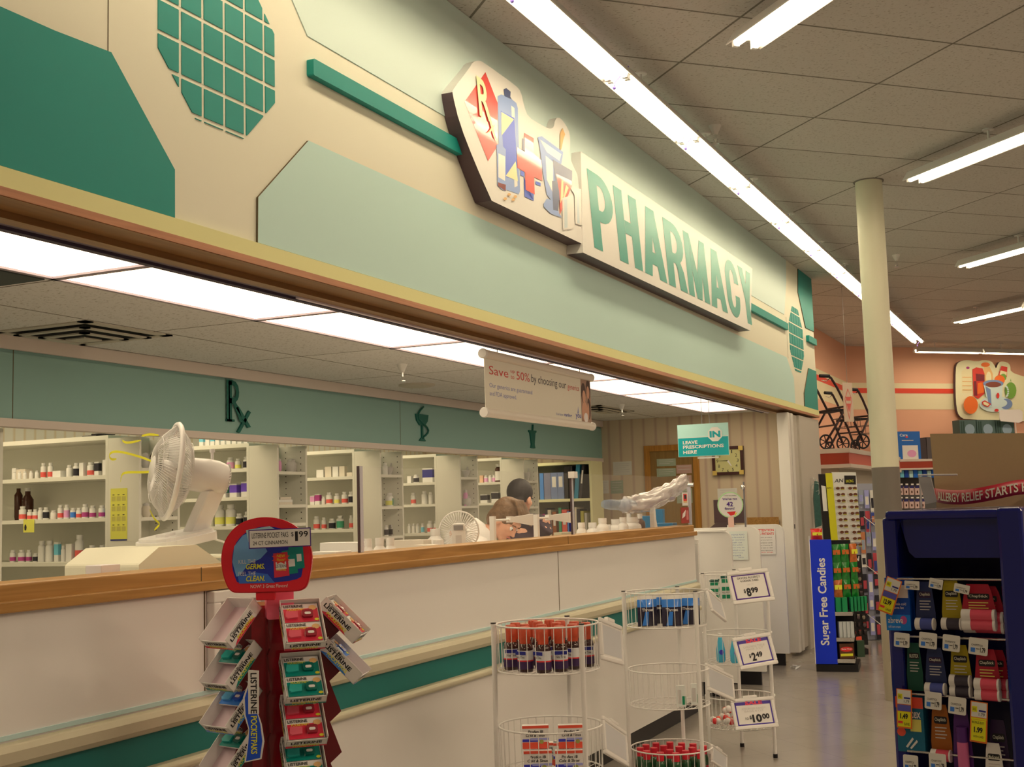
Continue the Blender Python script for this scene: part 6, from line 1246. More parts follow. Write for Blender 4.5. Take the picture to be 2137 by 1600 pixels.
B().cyl((.02, .02, .012), (.02, .075, .012), .0095, tp_, 14, M=M3).cyl((.02, .075, .012), (.02, .10, .012), .0097, cols_['pur'], 14, M=M3).obj('tube', o)
bcard(2060, 1500, 2112, 1640, 'drk', 'dark purple lip balm card at the right of the third row', 'ChapStick', -.01, 0, tk_)
bcard(2052, 1548, 2100, 1660, 'wht', 'pale pink card low at the right edge of blue display', 'Medicated', .004, 0, tk_)
# boxed products on the left pegs
def bbox(x0, y0, x1, y1, m, lab, deco, off=0, d=.03):
    (u0, v1), (u1, v0) = dl(x0, y0, off), dl(x1, y1, off); w, h = u1 - u0, v1 - v0; t = thing('product_carton', lab, 'box', OB + MBL.to_3x3() @ Vector((u0, v0, off)), 0)
    B().box((0, 0, -d), (w, h, 0), m, M3).obj('box_body', t, bevel=.001); g = B(); deco(g, M3, w, h); g.obj('box_print', t)
def ab(g, M, w, h):
    g.box((0, 0, 0), (w, h * .30, .0015), mat('box_cyan_blue', (20, 110, 176), .3), M).text('abreva', w * .08, h * .14, w * .62, h * .11, paper, M, .002, .01).text('cold sore cream', w * .08, h * .05, w * .5, h * .05, paper, M, .002)
    g.box((w * .42, h * .62, 0), (w * .95, h * .86, .001), COLS['c'], M).text('Heals cold', w * .35, h * .48, w * .5, h * .05, paper, M, .001).text('sores fast', w * .35, h * .41, w * .4, h * .05, paper, M, .001).prism(ell(w * .72, h * .2, w * .14, h * .08, 14), .0002, mat('pink_dot', (180, 70, 110), .4), M @ Matrix.Translation((0, 0, .0016)))
bbox(1845, 1205, 1902, 1316, cols_['blu'], 'blue boxed cold sore cream hanging at the top left of blue display', ab, .004)
def bx(g, M, w, h):
    g.box((0, h * .8, 0), (w, h, .0005), orr, M).text('tex', w * .55, h * .62, w * .35, h * .14, paper, M, .001, .02).box((w * .5, h * .38, 0), (w * .9, h * .6, .0006), COLS['y'], M).prism(ell(w * .16, h * .36, w * .16, h * .08, 16), .0006, orr, M).prism([(w * .3, h * .1), (w * .36, h * .08), (w * .6, h * .24), (w * .55, h * .27)], .001, paper, M).prism([(w * .45, h * .08), (w * .5, h * .06), (w * .75, h * .2), (w * .7, h * .23)], .001, paper, M)
bbox(1868, 1452, 1932, 1572, cols_['tl'], 'teal lip ointment carton in the third row of blue display', bx, .004)
# price tickets clipped on the bars
lcdp = mat('ticket_cream', (214, 200, 158), .5); tkb = mat('ticket_orange', (216, 104, 30), .5); tky = mat('ticket_yellow', (226, 196, 20), .5)
def ticket(pts, lab, kind, off=.018):
    P_ = [dl(x, y, off) for x, y in pts]; (a, b_, c, d) = P_        # tl, tr, br, bl
    ex = Vector((c[0] - d[0], c[1] - d[1], 0)); ey = Vector((a[0] - d[0], a[1] - d[1], 0)); w, h = ex.length, ey.length; o_ = M3 @ Vector((d[0], d[1], 0)); M = frame((0, 0, 0), M3.to_3x3() @ ex, M3.to_3x3() @ ey) if 0 else None
    exw = (M3.to_3x3() @ ex).normalized(); eyw = (M3.to_3x3() @ ey); eyw = (eyw - exw * eyw.dot(exw)).normalized(); M = frame((0, 0, 0), exw, eyw)
    b = B(); p_ = OB + M3.to_3x3() @ Vector((d[0], d[1], off))
    if kind == 'w':
        b.prism(rrect(w, h, h * .08, 2), .0015, lcdp, M); b.text('CHAPSTICK', w * .15, h * .52, w * .6, h * .12, ink, M, .002).text('1.79', w * .62, h * .16, w * .26, h * .30, ink, M, .002, .03).box((w * .12, h * .14, .0015), (w * .35, h * .4, .0019), COLS['b'], M).box((w * .4, h * .34, .0015), (w * .58, h * .38, .0019), ink, M)
    else:
        price, low = kind; b.prism(rrect(w, h, w * .03, 2), .0012, tkb, M); b.box((w * .06, h * .62, .0012), (w * .94, h * .98, .0016), lcdp, M).box((w * .06, h * .44 if low else h * .56, .0012), (w * .94, h * .60, .0016), mat('ticket_violet', (84, 76, 130), .5) if low else tky, M)
        b.box((w * .08, h * .04, .0012), (w * .92, h * .43 if low else h * .55, .0016), tky, M).text(price, w * .24, h * .24, w * .5, h * .14, ink, M, .002, .04).box((w * .1, h * .74, .0016), (w * .4, h * .88, .002), tky, M).box((w * .5, h * .76, .0016), (w * .9, h * .8, .002), navy, M).text('SALE', w * .14, h * .78, w * .2, h * .07, ink, M, .0024).text('1.79' , w * .5, h * .66, w * .34, h * .07, ink, M, .002)
        if not low: b.text('BONUS BUY', w * .12, h * .46, w * .7, h * .06, ink, M, .002).text('WITH CARD', w * .2, h * .12, w * .6, h * .05, ink, M, .002)
        else: b.box((w * .1, h * .12, .0016), (w * .4, h * .18, .002), redp, M).text('SAVE', w * .5, h * .08, w * .35, h * .07, ink, M, .002)
    return tag(b.obj('price_ticket', loc=p_), lab, 'price ticket')
ticket([(1843, 1199), (1871, 1200), (1862, 1284), (1831, 1272)], 'orange-edged price ticket reading 12.99 at the top left of blue display', ('12.99', True), .03)
for i, (p_, l_) in enumerate(((((1890, 1211), (1922, 1213), (1919, 1231), (1888, 1229)), 'cream price ticket, top bar, left'), (((1942, 1205), (1973, 1213), (1966, 1231), (1938, 1225)), 'cream price ticket, top bar, middle'), (((1994, 1216), (2030, 1219), (2022, 1241), (1990, 1234)), 'cream price ticket, top bar, right'),
    (((1863, 1318), (1895, 1319), (1898, 1352), (1866, 1348)), 'cream price ticket, second bar, first'), (((1916, 1317), (1953, 1320), (1955, 1355), (1918, 1350)), 'cream price ticket, second bar, second'), (((1965, 1322), (2001, 1325), (2003, 1361), (1967, 1356)), 'cream price ticket, second bar, third'), (((2018, 1328), (2058, 1332), (2061, 1369), (2021, 1363)), 'cream price ticket, second bar, fourth'),
    (((1928, 1441), (1964, 1447), (1965, 1482), (1930, 1477)), 'cream price ticket, third bar, left'), (((1977, 1451), (2016, 1456), (2016, 1493), (1979, 1487)), 'cream price ticket, third bar, right'), (((1938, 1570), (1975, 1575), (1976, 1610), (1940, 1606)), 'cream price ticket, lowest bar, right'), (((1884, 1573), (1915, 1577), (1917, 1612), (1886, 1608)), 'cream price ticket, lowest bar, left'))):
    ticket(p_, l_ + ' of blue display', 'w')
ticket([(1872, 1436), (1906, 1438), (1904, 1521), (1872, 1517)], 'orange-edged price ticket reading 1.49 on the third bar', ('1.49', True)); ticket([(2031, 1462), (2071, 1468), (2060, 1552), (2024, 1546)], 'tall yellow bonus price ticket on the third bar, right', ('1.99', False))
# card header standing on the display top and the pale leaning panel
oc_ = OB - nB * .24; o_off = -.24
def dz_(x, y, off): u, v = dl(x, y, off); return (u, v)
tan = mat('cardboard_tan', (190, 152, 96), .7, mottle=.03, bscale=200)
P_ = [dz_(1955, 1046, o_off), dz_(1942, 905, o_off), dz_(2240, 903, o_off), dz_(2240, 1036, o_off)]; zt0 = zt_ + .001
P_[0] = (P_[0][0], zt0); P_[3] = (P_[3][0], zt0)
t = thing('allergy_header', 'tan cardboard header with curved red strip reading ALLERGY RELIEF STARTS HERE', 'sign', OB); B().prism(P_, .004, tan, M3 @ Matrix.Translation((0, 0, o_off))).obj('cardboard', t)
# curved strip: bowed outwards, drawn on a cylinder-like arc
n = 24; u0, u1 = dz_(1951, 1030, o_off + .01)[0], dz_(2200, 1030, o_off + .01)[0]; V = []; F = []
def strip(u):  f = (u - u0) / (u1 - u0); return (o_off + .012 + .10 * math.sin(PI * f), (dz_(1953, 1018, o_off)[1] - .010 * math.sin(PI * min(1, f * 1.3)) + .012 * f))
sh_ = .027
for i in range(n + 1):
    u = u0 + (u1 - u0) * i / n; w_, zt1 = strip(u); V += [(u, zt1, w_), (u, zt1 - sh_, w_)]
for i in range(n): F.append((2 * i, 2 * i + 1, 2 * i + 3, 2 * i + 2))
o = B().add(V, F, mat('strip_red', (168, 34, 40), .35), M3, True).obj('red_strip', t); md = o.modifiers.new('s', 'SOLIDIFY'); md.thickness = .001
vs, fs, x0, y0, tw, th = text_mesh('ALLERGY RELIEF STARTS HERE', .02); V = []
ua, ub = u0 + .010, u0 + (u1 - u0) * .96
for p_ in vs:
    u = ua + (p_.x - x0) / tw * (ub - ua); w_, zt1 = strip(u); V.append((u, zt1 - sh_ * .82 + (p_.y - y0) / th * sh_ * .62, w_ + .0016))
B().add(V, fs, mat('strip_cream', (206, 184, 140), .5), M3).obj('lettering', t)
a = [dz_(1917, 994, -.20), dz_(1943, 994, -.20), dz_(1956, 1047, -.20), dz_(1932, 1052, -.20)]
tag(B().prism([(x, max(y, zt0)) for x, y in a[::-1]], .003, mat('panel_grey_white', (176, 160, 132), .5), M3 @ Matrix.Translation((0, 0, -.20))).obj('leaning_card', loc=OB), 'pale grey card leaning on top of blue display, left of the tan header', 'card')
tag(B().cyl(M3 @ Vector((*dz_(1916, 991, -.19), -.19)), M3 @ Vector((*dz_(1998, 990, -.19), -.19)), .0018, paper, 6).box((dz_(1917, 993, -.2)[0], dz_(1917, 1050, -.2)[1] * 0 + zt0, -.203), (dz_(1917, 993, -.2)[0] + .003, dz_(1917, 991, -.2)[1], -.2), paper, M3).obj('sign_wire', loc=OB), 'thin pale wire sticking out across the tan cardboard header', 'wire')
# ================================================================ CANDY STAND, SUNGLASSES, ACCESSORIES
p0 = at(1704, 1401, 'Z', 0); dc = (p0 - CAM).dot(FW)
def at_d(x, y, d): return dep(x, y, d)
t = thing('candy_stand', 'narrow blue stand reading Sugar Free Candies beside the pharmacy doors', 'display stand', (p0.x, p0.y, 0)); O_ = Vector((p0.x, p0.y, 0))
RH0, FH0 = RH, FH; RH = (RH0 * math.cos(-.32) + FH0 * math.sin(-.32)); FH = (FH0 * math.cos(.32) + RH0 * math.sin(.32)); MC_ = frame((0, 0, 0), RH, ZZ); kk = dc / FPX; wc = 44 * kk; hb_ = at_d(1740, 1384, dc).z; ht_ = at_d(1720, 1126, dc).z
cb = mat('candy_blue', (14, 44, 158), .4)
B().box((0, hb_, -.02), (wc, ht_, 0), cb, MC_).box((-.006, hb_, -.022), (0, ht_ + .03, .002), plast, MC_).obj('name_panel', t)
g = B(); MV = MC_ @ Matrix.Translation((wc * .5, hb_, .0)) @ Matrix.Rotation(PI / 2, 4, 'Z'); L_ = ht_ - hb_
g.text('Sugar Free Candies', L_ * .15, -wc * .29, L_ * .70, wc * .52, paper, MV, .0012, .02); g.obj('lettering', t)
dd = .34; wsd = .30
B().box((0, 0, -.40), (wsd * 1.1, hb_ - .005, 0), black, MC_).obj('base', t)
B().box((0, hb_, -.40), (.02, ht_ - .01, -.02), cb, MC_).box((0, hb_, -.40), (wsd, ht_ - .02, -.38), black, MC_).obj('back_panel', t)
stz = [at_d(1765, y, dc).z for y in (1376, 1332, 1279)]
for z_ in stz: B().prism([(wc, 0), (wc + .135, 0), (wsd, -.20), (wsd, -.38), (.02, -.38), (.02, -.02), (wc, -.02)], .016, black, Matrix(((RH.x, FH.x * -1, 0, 0), (RH.y, -FH.y, 0, 0), (0, 0, 1, z_ - .012), (0, 0, 0, 1)))).prism([(wc, 0), (wc + .135, 0), (wsd, -.20), (wsd + .004, -.196), (wc + .137, .006), (wc, .006)], .030, chrome, Matrix(((RH.x, -FH.x, 0, 0), (RH.y, -FH.y, 0, 0), (0, 0, 1, z_ - .018), (0, 0, 0, 1)))).obj('shelf', t)
def onst(u, w, z): q_ = O_ + RH * u - FH * w; return Vector((q_.x, q_.y, z))
gm = mat('candy_green', (20, 110, 30), .2, coat=.6, mottle=.5, bscale=40); om = mat('candy_orange', (200, 90, 30), .2, coat=.5, mottle=.5, bscale=40)
def bag(p, w, h, m, lab, rz=0, cat='sweet bag'):
    b = B(); V = []; F = []; n = 6
    for j in range(n + 1):
        for i in range(n + 1): u, v = i / n, j / n; V.append((w * (u - .5) * (1 - .12 * math.sin(PI * v)), -.25 * w * math.sin(PI * u) * math.sin(PI * v) * (1 + .2 * math.sin(9 * u + 7 * v)), h * v))
    for j in range(n):
        for i in range(n): a = j * (n + 1) + i; F.append((a, a + 1, a + n + 2, a + n + 1))
    b.add(V, F, m, None, True).add([(x, -y, z) for x, y, z in V], [f[::-1] for f in F], m, None, True); b.add([(-.4 * w, -.27 * w, h * .45), (.4 * w, -.27 * w, h * .45), (.4 * w, -.24 * w, h * .7), (-.4 * w, -.24 * w, h * .7)], [(0, 1, 2, 3)], om if m is gm else yellow)
    return tag(b.obj('sweet_bag', loc=p, rot=(0, 0, rz)), lab, cat)
zs_ = [at_d(1765, y, dc).z for y in (1245, 1210, 1172)]
for r, z_ in enumerate(zs_[::1]):
    for c_ in range(3): bag(onst(wc + .03 + c_ * .065, -.05 - .05 * c_, z_ - .01), .075, .15, gm if (r + c_) % 4 else om, '%s foil sweet bag on candy stand, %s row, %s' % ('green' if (r + c_) % 4 else 'orange', ['lowest', 'middle', 'upper'][r], ['left', 'middle', 'right'][c_]), rzR + .2 * c_)
for i in range(7): u, w = (wc + .022 + .05 * i, .0 - .03) if i < 2 else (wc + .10 + .026 * (i - 1), -.06 - .025 * (i - 2)); tag(B().box((-.02 if i < 2 else -.010, -.03, 0), (.02 if i < 2 else .010, .02, .115), mat('carton_bright_green', (22, 120, 60), .4)).obj('green_carton', loc=onst(u, w, stz[2] + .012), rot=(0, 0, rzR)), 'green carton on candy stand top shelf, %s from left' % ORD[i], 'box')
for i in range(4): tag(B().box((-.013, -.03, 0), (.013, .02, .125), mat('carton_grey_white', (176, 166, 140), .5)).obj('white_carton', loc=onst(wc + .03 + .030 * i, -.04, stz[1] + .012), rot=(0, 0, rzR)), 'pale carton on candy stand middle shelf, %s from left' % ORD[i], 'box')
p = onst(wc + .06, -.07, stz[0] + .012); t2 = thing('sweet_tub', 'brown and gold sweet carton with red oval on candy stand bottom shelf', 'box', p, rzR); B().box((-.055, -.04, 0), (.06, .03, .12), mat('carton_brown', (92, 50, 24), .4)).obj('box_body', t2); B().prism(ell(0, .075, .05, .02, 18), .001, redp, frame((0, -.041, 0), (1, 0, 0), (0, 0, 1))).text('Sugar Free', -.04, .068, .08, .015, paper, frame((0, -.0425, 0), (1, 0, 0), (0, 0, 1)), 0, .02).box((-.05, .02, .0), (.05, .04, .001), yellow, frame((0, -.0405, 0), (1, 0, 0), (0, 0, 1))).obj('box_print', t2)
p = onst(wc + .17, -.17, stz[0] + .012); tag(B().box((-.03, -.03, 0), (.03, .03, .13), mat('carton_dark_green', (50, 66, 40), .4)).obj('dark_carton', loc=p, rot=(0, 0, rzR)), 'dark green carton on candy stand bottom shelf, right side', 'box')
bag(O_ + RH * .05 - FH * .0 + FH * .10 + ZZ * (ht_ - .012), .10, .10, mat('bag_red', (206, 40, 30), .2, coat=.6, mottle=.3, bscale=50), 'red foil bag lying on top of candy stand', rzR)
# sunglasses tower
RH, FH = RH0, FH0; MC_ = frame((0, 0, 0), RH, ZZ)
ds = 11.0; p0 = dep(1760, 1340, ds); O_ = Vector((p0.x, p0.y, 0)); t = thing('sunglasses_tower', 'white, black and yellow sunglasses tower lettered AN Racing beyond the candy stand', 'display stand', O_); ks = ds / FPX
def sd_(x, y): q_ = dep(x, y, ds) - O_; return q_.dot(RH), q_.z
def spoly(b, pts, m, off=0, th=.012): b.prism([sd_(x, y) for x, y in pts], th, m, MC_ @ Matrix.Translation((0, 0, off)))
yl = mat('tower_yellow', (196, 176, 20), .5); tw_ = mat('tower_white', (214, 196, 160), .5); dg = mat('tower_green_dark', (40, 62, 50), .5)
b = B(); spoly(b, [(1717, 988), (1731, 988), (1741, 1150), (1726, 1150)], black, -.02, .02); b.obj('black_panel', t); b = B(); spoly(b, [(1731, 986), (1745, 986), (1755, 1150), (1741, 1150)], yl, 0, .012); b.text('AN', *sd_(1733, 1019), .04, .012, ink, MC_, .0125, .02).obj('yellow_panel', t)
b = B(); spoly(b, [(1745, 984), (1796, 984), (1803, 1132), (1752, 1132)], tw_, -.012, .014); spoly(b, [(1771, 991), (1795, 991), (1795, 1010), (1771, 1009)], black, .003, .004)
q0 = sd_(1750, 1006); b.text('AN', q0[0], q0[1], .075, .034, ink, MC_, .0035, .01, .2); q0 = sd_(1774, 1006); b.text('RACING', q0[0], q0[1], .068, .025, yl, MC_, .0075, .01); b.obj('front_panel', t)
spoly(b := B(), [(1722, 1012), (1731, 1014), (1734, 1066), (1725, 1066)], tw_, .0, .003); b.obj('side_mirror', t)
B().box((-.02, 0, -.10), (.14, sd_(1760, 1150)[1], -.02), dg, MC_).obj('core', t); B().box((-.12, 0, -.2), (.22, .05, .0), black, MC_).obj('base', t)
sgl2 = mat('lens_brown', (100, 54, 30), .12, coat=.6); sfr = mat('frame_dark', (40, 30, 30), .3); yc = mat('card_y', (168, 152, 49), .5)
pg_ = None
for c_ in range(2):
    for r in range(10):
        x = 1760 + c_ * 26 + r * .9; y = 1018 + r * 13.2; u, z_ = sd_(x, y); p = O_ + RH * u + ZZ * z_ + (-FH) * .028
        lab = 'sunglasses on the tower, %s column, %s from the top' % (['left', 'right'][c_], ORD[r])
        if pg_ is None:
            pg_ = thing('sunglasses', lab, 'sunglasses', p, rzR, 'sunglasses on the tower'); b = B()
            for s_ in (-1, 1): b.prism(ell(s_ * .021, 0, .018, .013, 12), .003, sgl2, frame((0, 0, 0), (1, 0, 0), (0, 0, 1)))
            b.obj('lenses', pg_); B().cyl((-.007, -.001, .004), (.007, -.001, .004), .002, sfr, 5).tube([(-.039, 0, .004), (-.044, .02, .005), (-.044, .06, .002)], .0016, sfr, 4).tube([(.039, 0, .004), (.044, .02, .005), (.044, .06, .002)], .0016, sfr, 4).obj('glasses_frame', pg_); B().box((.006, -.004, -.016), (.038, -.0035, -.008), yc).obj('tag', pg_)
        else: dup(pg_, p, rzR, lab)
# black rack with the sports logo
t = thing('black_rack', 'black hanging rack with sports network letters below the sunglasses', 'display stand', O_); b = B(); spoly(b, [(1766, 1158), (1802, 1158), (1812, 1345), (1776, 1345)], black, -.05, .05); b.obj('rack_body', t)
g = B(); q0 = sd_(1768, 1172); g.text('ESPN', q0[0], q0[1], .125, .045, paper, MC_, .001, .03, .15).obj('lettering', t)
cm_ = [mat('charm_%d' % i, c_, .3) for i, c_ in enumerate(((90, 70, 60), (60, 40, 30), (130, 110, 80), (44, 34, 30), (110, 40, 30)))]
for r in range(9):
    for c_ in range(3):
        x = 1774 + c_ * 11 + r * 1.2; y = 1192 + r * 16; u, z_ = sd_(x, y); b = B(); b.sph((0, 0, 0), .015, cm_[(r * 3 + c_ * 2) % 5], None, 8, 6, (1, .4, 1.3)).box((-.012, -.004, .016), (.012, -.002, .028), cm_[(r + c_) % 5])
        tag(b.obj('hanging_trinket', loc=O_ + RH * u + ZZ * z_ - FH * .012, rot=(0, 0, rzR)), 'dark trinket on the black rack, row %s, %s' % (ORD[r], ['left', 'middle', 'right'][c_]), 'trinket')
u, z_ = sd_(1790, 1335); tag(B().prism([(-.02, 0), (.03, -.005), (.028, .035), (-.018, .03)], .01, orr, MC_).obj('orange_pack', loc=O_ + RH * u + ZZ * z_ - FH * .02), 'small orange packet at the foot of the black rack', 'packet')
# grey accessory wall beside the column
da = 12.1; p0 = dep(1820, 1300, da); O_ = Vector((p0.x, p0.y, 0)); ka = da / FPX
def ad_(x, y): q_ = dep(x, y, da) - O_; return q_.dot(RH), q_.z
gr_ = mat('peg_panel_grey', (150, 140, 130), .5); t = thing('accessory_gondola', 'grey pegboard gondola left of the column with hair accessories', 'shelves', O_)
B().prism([ad_(1796, 1345), ad_(1880, 1345), ad_(1870, 1008), ad_(1790, 1008)], .03, gr_, MC_ @ Matrix.Translation((0, 0, -.06))).obj('pegboard', t); B().box((ad_(1800, 1300)[0], 0, -.3), (ad_(1880, 1300)[0], ad_(1820, 1338)[1], .02), tw_, MC_).obj('deck', t)
acc = [mat('acc_silver', (176, 172, 170), .2, .5), mat('acc_blue', (50, 60, 110), .4), mat('acc_black', (34, 30, 34), .4), mat('acc_lilac', (150, 140, 160), .4), mat('acc_orange', (190, 110, 60), .4), mat('acc_red', (180, 60, 60), .4), paper]
random.seed(5)
AN_ = ['silver', 'blue', 'black', 'lilac', 'orange', 'red', 'white']
for r in range(7):
    for c_ in range(4):
        y = 1022 + r * 44; x = 1804 + c_ * 12 + r * .8; u, z_ = ad_(x, y); h = .14 + .04 * ((r + c_) % 3); k_c = (r * 2 + c_ * 3) % 7 if r < 4 else (2, 3, 2, 1)[c_]
        b = B().box((-.022, 0, -h), (.022, .004, 0), acc[k_c]).box((-.016, -.002, -h * .8), (.016, 0, -h * .35), acc[(k_c + 3) % 7]).cyl((0, 0, -.008), (0, .05, -.004), .002, chrome, 5)
        tag(b.obj('accessory_card', loc=O_ + RH * u + ZZ * z_ - FH * .0, rot=(0, 0, rzR)), '%s accessory card on the grey pegboard, row %s, %s across' % (AN_[k_c], ORD[r], ORD[c_]), 'accessory')
for i, (a, c_) in enumerate((((1803, 1078), (1834, 1102)), ((1806, 1178), (1839, 1203)), ((1811, 1282), (1842, 1306)))):
    tag(B().cyl(dep(*a, 12.08), dep(*c_, 11.2), .004, plast, 6).obj('peg_hook'), 'white wire arm sticking out beside the column, %s' % ['upper', 'middle', 'lower'][i], 'hook')
u, z_ = ad_(1828, 1095); b = B()
for k in range(5): b.tube([(-.09, 0, -.02 * k), (-.05, -.04, .05), (.0, -.05, .07), (.06, -.04, .04), (.09, 0, -.03)], .003, acc[0], 5) if k == 0 else b.cyl((-.08 + .04 * k, -.03, .05), (-.09 + .045 * k, -.01, -.14), .003, acc[0], 5)
tag(b.obj('wire_holder', loc=O_ + RH * u + ZZ * (z_ + .0), rot=(0, 0, rzR)), 'silver wire holder dome on the grey pegboard', 'holder')
# hanging green toy bag at the jamb edge
b = B(); dk_ = at(1704, 1040, 'X', XW + .05); gmt = mat('net_green', (50, 84, 66), .3, coat=.5, mottle=.4, bscale=30)
b.prism([(-.03, -.28), (.03, -.26), (.035, .05), (.02, .16), (-.015, .17), (-.035, .0)], .03, gmt, MC_); b.tube([(-.02, .17, .0), (-.02, .2, .0), (-.06, .2, -.06)], .004, plast, 5, M=MC_); b.tube([(.0, -.02, .19), (.035, -.02, .13), (.03, -.02, .05), (.0, -.02, .0)], .004, mat('toy_cream', (160, 160, 130), .4), 5).ring((0.005, -.03, .11), .04, .003, mat('toy_cream'), 'Y', 18)
tag(b.obj('hanging_toy', loc=dk_ - Vector((.0, 0, 0))), 'dark green packaged toy hanging at the edge of the pharmacy jamb', 'toy')
# ================================================================ CORNICE LEDGES AND WHAT STANDS ON THEM
rust = mat('cornice_rust', (150, 50, 26), .5); rust2 = mat('cornice_coral', (190, 90, 66), .5); ctr = mat('cornice_trim', (196, 170, 134), .5); cshelf = mat('gondola_beige', (180, 158, 120), .6)
XL, YL, ZLd = -2.30, 13.6, 1.93; GL_ = 14.9
t = thing('wall_gondola', 'coral-fronted shelving ledge on the left salmon wall carrying the rollators', 'shelves', (0, 0, 0))
B().box((-3.11, YL, ZLd - .05), (XL, 17.6, ZLd), ctr).obj('ledge_top', t); B().box((-3.10, YL + .01, ZLd - .17), (XL - .01, 17.6, ZLd - .05), rust2).box((-3.10, YL + .005, ZLd - .17), (XL - .012, YL + .02, ZLd - .05), rust).obj('cornice', t)
B().box((-3.11, YL - .005, ZLd - .21), (XL + .005, 17.6, ZLd - .17), ctr).obj('lower_trim', t); B().box((-3.10, YL + .15, 0), (XL - .15, 17.6, ZLd - .21), cshelf).obj('gondola_body', t)
t = thing('wall_gondola', 'rust-fronted shelving ledge on the far salmon wall, right of the column', 'shelves', (0, 0, 0)); MG2 = frame(GH(GL_, 0), (S2, S2, 0), (0, 0, 1))
ZM = 1.93; B().box((11.35, ZM - .035, -.44), (15.5, ZM, .005), ctr, MG2).obj('ledge_top', t); B().box((11.35, ZM - .13, -.42), (15.5, ZM - .035, 0), rust, MG2).obj('cornice', t); B().box((11.35, ZM - .155, -.42), (15.5, ZM - .13, .006), ctr, MG2).obj('lower_trim', t)
B().box((11.35, 0, -.42), (15.5, ZM - .155, -.30), mat('peg_back', (84, 76, 62), .6), MG2).box((11.35, 0, -.30), (15.5, .4, .0), cshelf, MG2).obj('pegboard', t)
b = B().prism(rrect(.14, .035, .01, 2, 12.02, ZM - .055), .02, plast, MG2 @ Matrix.Translation((0, 0, .005))); tag(b.obj('shelf_clip'), 'small clear clip on the rust-coloured far ledge', 'clip')
def hz(x, y, off=0):
    o_ = GH(GL_, 0) + Vector((S2, -S2, 0)) * off; n_ = Vector((S2, -S2, 0)); d = ray(x, y); q_ = CAM + d * ((o_ - CAM).dot(n_) / d.dot(n_)); return q_.dot(Vector((S2, S2, 0))), q_.z
pk = [mat('pk_%d' % i, c_, .3) for i, c_ in enumerate(((30, 90, 150), (110, 170, 190), (24, 60, 120), (170, 190, 190)))]
for i in range(9):
    h0, z_ = hz(1879 + i * 9.5, 993); tag(B().box((h0 - .032, z_ - .02, -.1), (h0 + .032, z_ + .10 - .02 * (i % 2), -.06), pk[i % 4], MG2).obj('blue_packet'), '%s packet in the row under the far rust ledge, %s from left' % (['blue', 'pale blue', 'navy', 'pale grey'][i % 4], ORD[i]), 'packet')
pkn, pkp = mat('pk_navy', (50, 44, 80), .4), mat('pk_pink', (200, 160, 130), .5)
for r in range(3):
    for i in range(5 if r < 2 else 4):
        h0, z_ = hz(1886 + i * 11.5, (1018, 1046, 1074)[r]); tag(B().box((h0 - .036, z_ - .10, -.09), (h0 + .036, z_ + .02, -.07), pkp, MG2).box((h0 - .036, z_ + .0, -.07), (h0 + .036, z_ + .035, -.068), pkn, MG2).box((h0 - .025, z_ + .045, -.05), (h0 + .02, z_ + .065, -.045), paper, MG2).prism(ell(h0, z_ - .055, .012, .022, 8), .002, COLS['d'], MG2 @ Matrix.Translation((0, 0, -.07))).obj('peg_packet'), 'pink and navy packet with white peg tag, %s row, %s from left' % (ORD[r], ORD[i]), 'packet')
# boxes on the far ledge
def lbox(x0, y0, x1, m, lab, deco=None, d=.18):
    h0, z1 = hz(x0, y0); h1, _ = hz(x1, y0); t = thing('boxed_product', lab, 'box', (0, 0, 0)); B().box((h0, ZM, -d), (h1, z1, -.02), m, MG2).obj('box_body', t)
    if deco: g = B(); deco(g, h0, h1, z1); g.obj('box_print', t)
bxb = mat('box_blue', (30, 90, 140), .45)
def dcare(g, h0, h1, z1):
    w = h1 - h0; h = z1 - ZM; g.text('Care', h0 + w * .12, z1 - h * .18, w * .34, h * .1, paper, MG2, -.018, .02); g.box((h0 + w * .2, ZM, -.02), (h1 - w * .12, ZM + h * .5, -.0185), paper, MG2); g.prism(ell(h0 + w * .6, ZM + h * .2, w * .2, h * .13, 14), .001, COLS['p'], MG2 @ Matrix.Translation((0, 0, -.0185))); g.prism(ell(h0 + w * .42, z1 - h * .2, w * .06, h * .03, 10), .001, redp, MG2 @ Matrix.Translation((0, 0, -.019))); g.box((h0 + w * .2, z1 - h * .34, -.02), (h0 + w * .7, z1 - h * .31, -.0185), COLS['c'], MG2)
lbox(1873, 900, 1921, bxb, 'blue box with a white picture panel on the far ledge', dcare); lbox(1922, 914, 1934, mat('box_dark', (60, 46, 40), .5), 'dark narrow box on the far ledge, left of its twin'); lbox(1935, 912, 1946, mat('box_dark2', (78, 66, 56), .5), 'dark narrow box on the far ledge, behind the cardboard header edge')
for i, (x0, x1) in enumerate(((2004, 2038), (2040, 2078), (2080, 2118))):
    def dj(g, h0, h1, z1): g.prism(ell((h0 + h1) / 2 + .03, z1 - .14, .09, .08, 14), .001, mat('print_mist', (130, 140, 130), .5), MG2 @ Matrix.Translation((0, 0, -.019))); [g.box((h0 + .02 + .04 * k, z1 - .2, -.02), (h0 + .045 + .04 * k, z1 - .02, -.018), mat('print_forest', (40, 60, 44), .5), MG2) for k in range(2)]
    lbox(x0, 876, x1, mat('box_forest', (70, 86, 70), .5), 'green patterned box on the far ledge, %s of three' % ['left', 'middle', 'right'][i], dj)
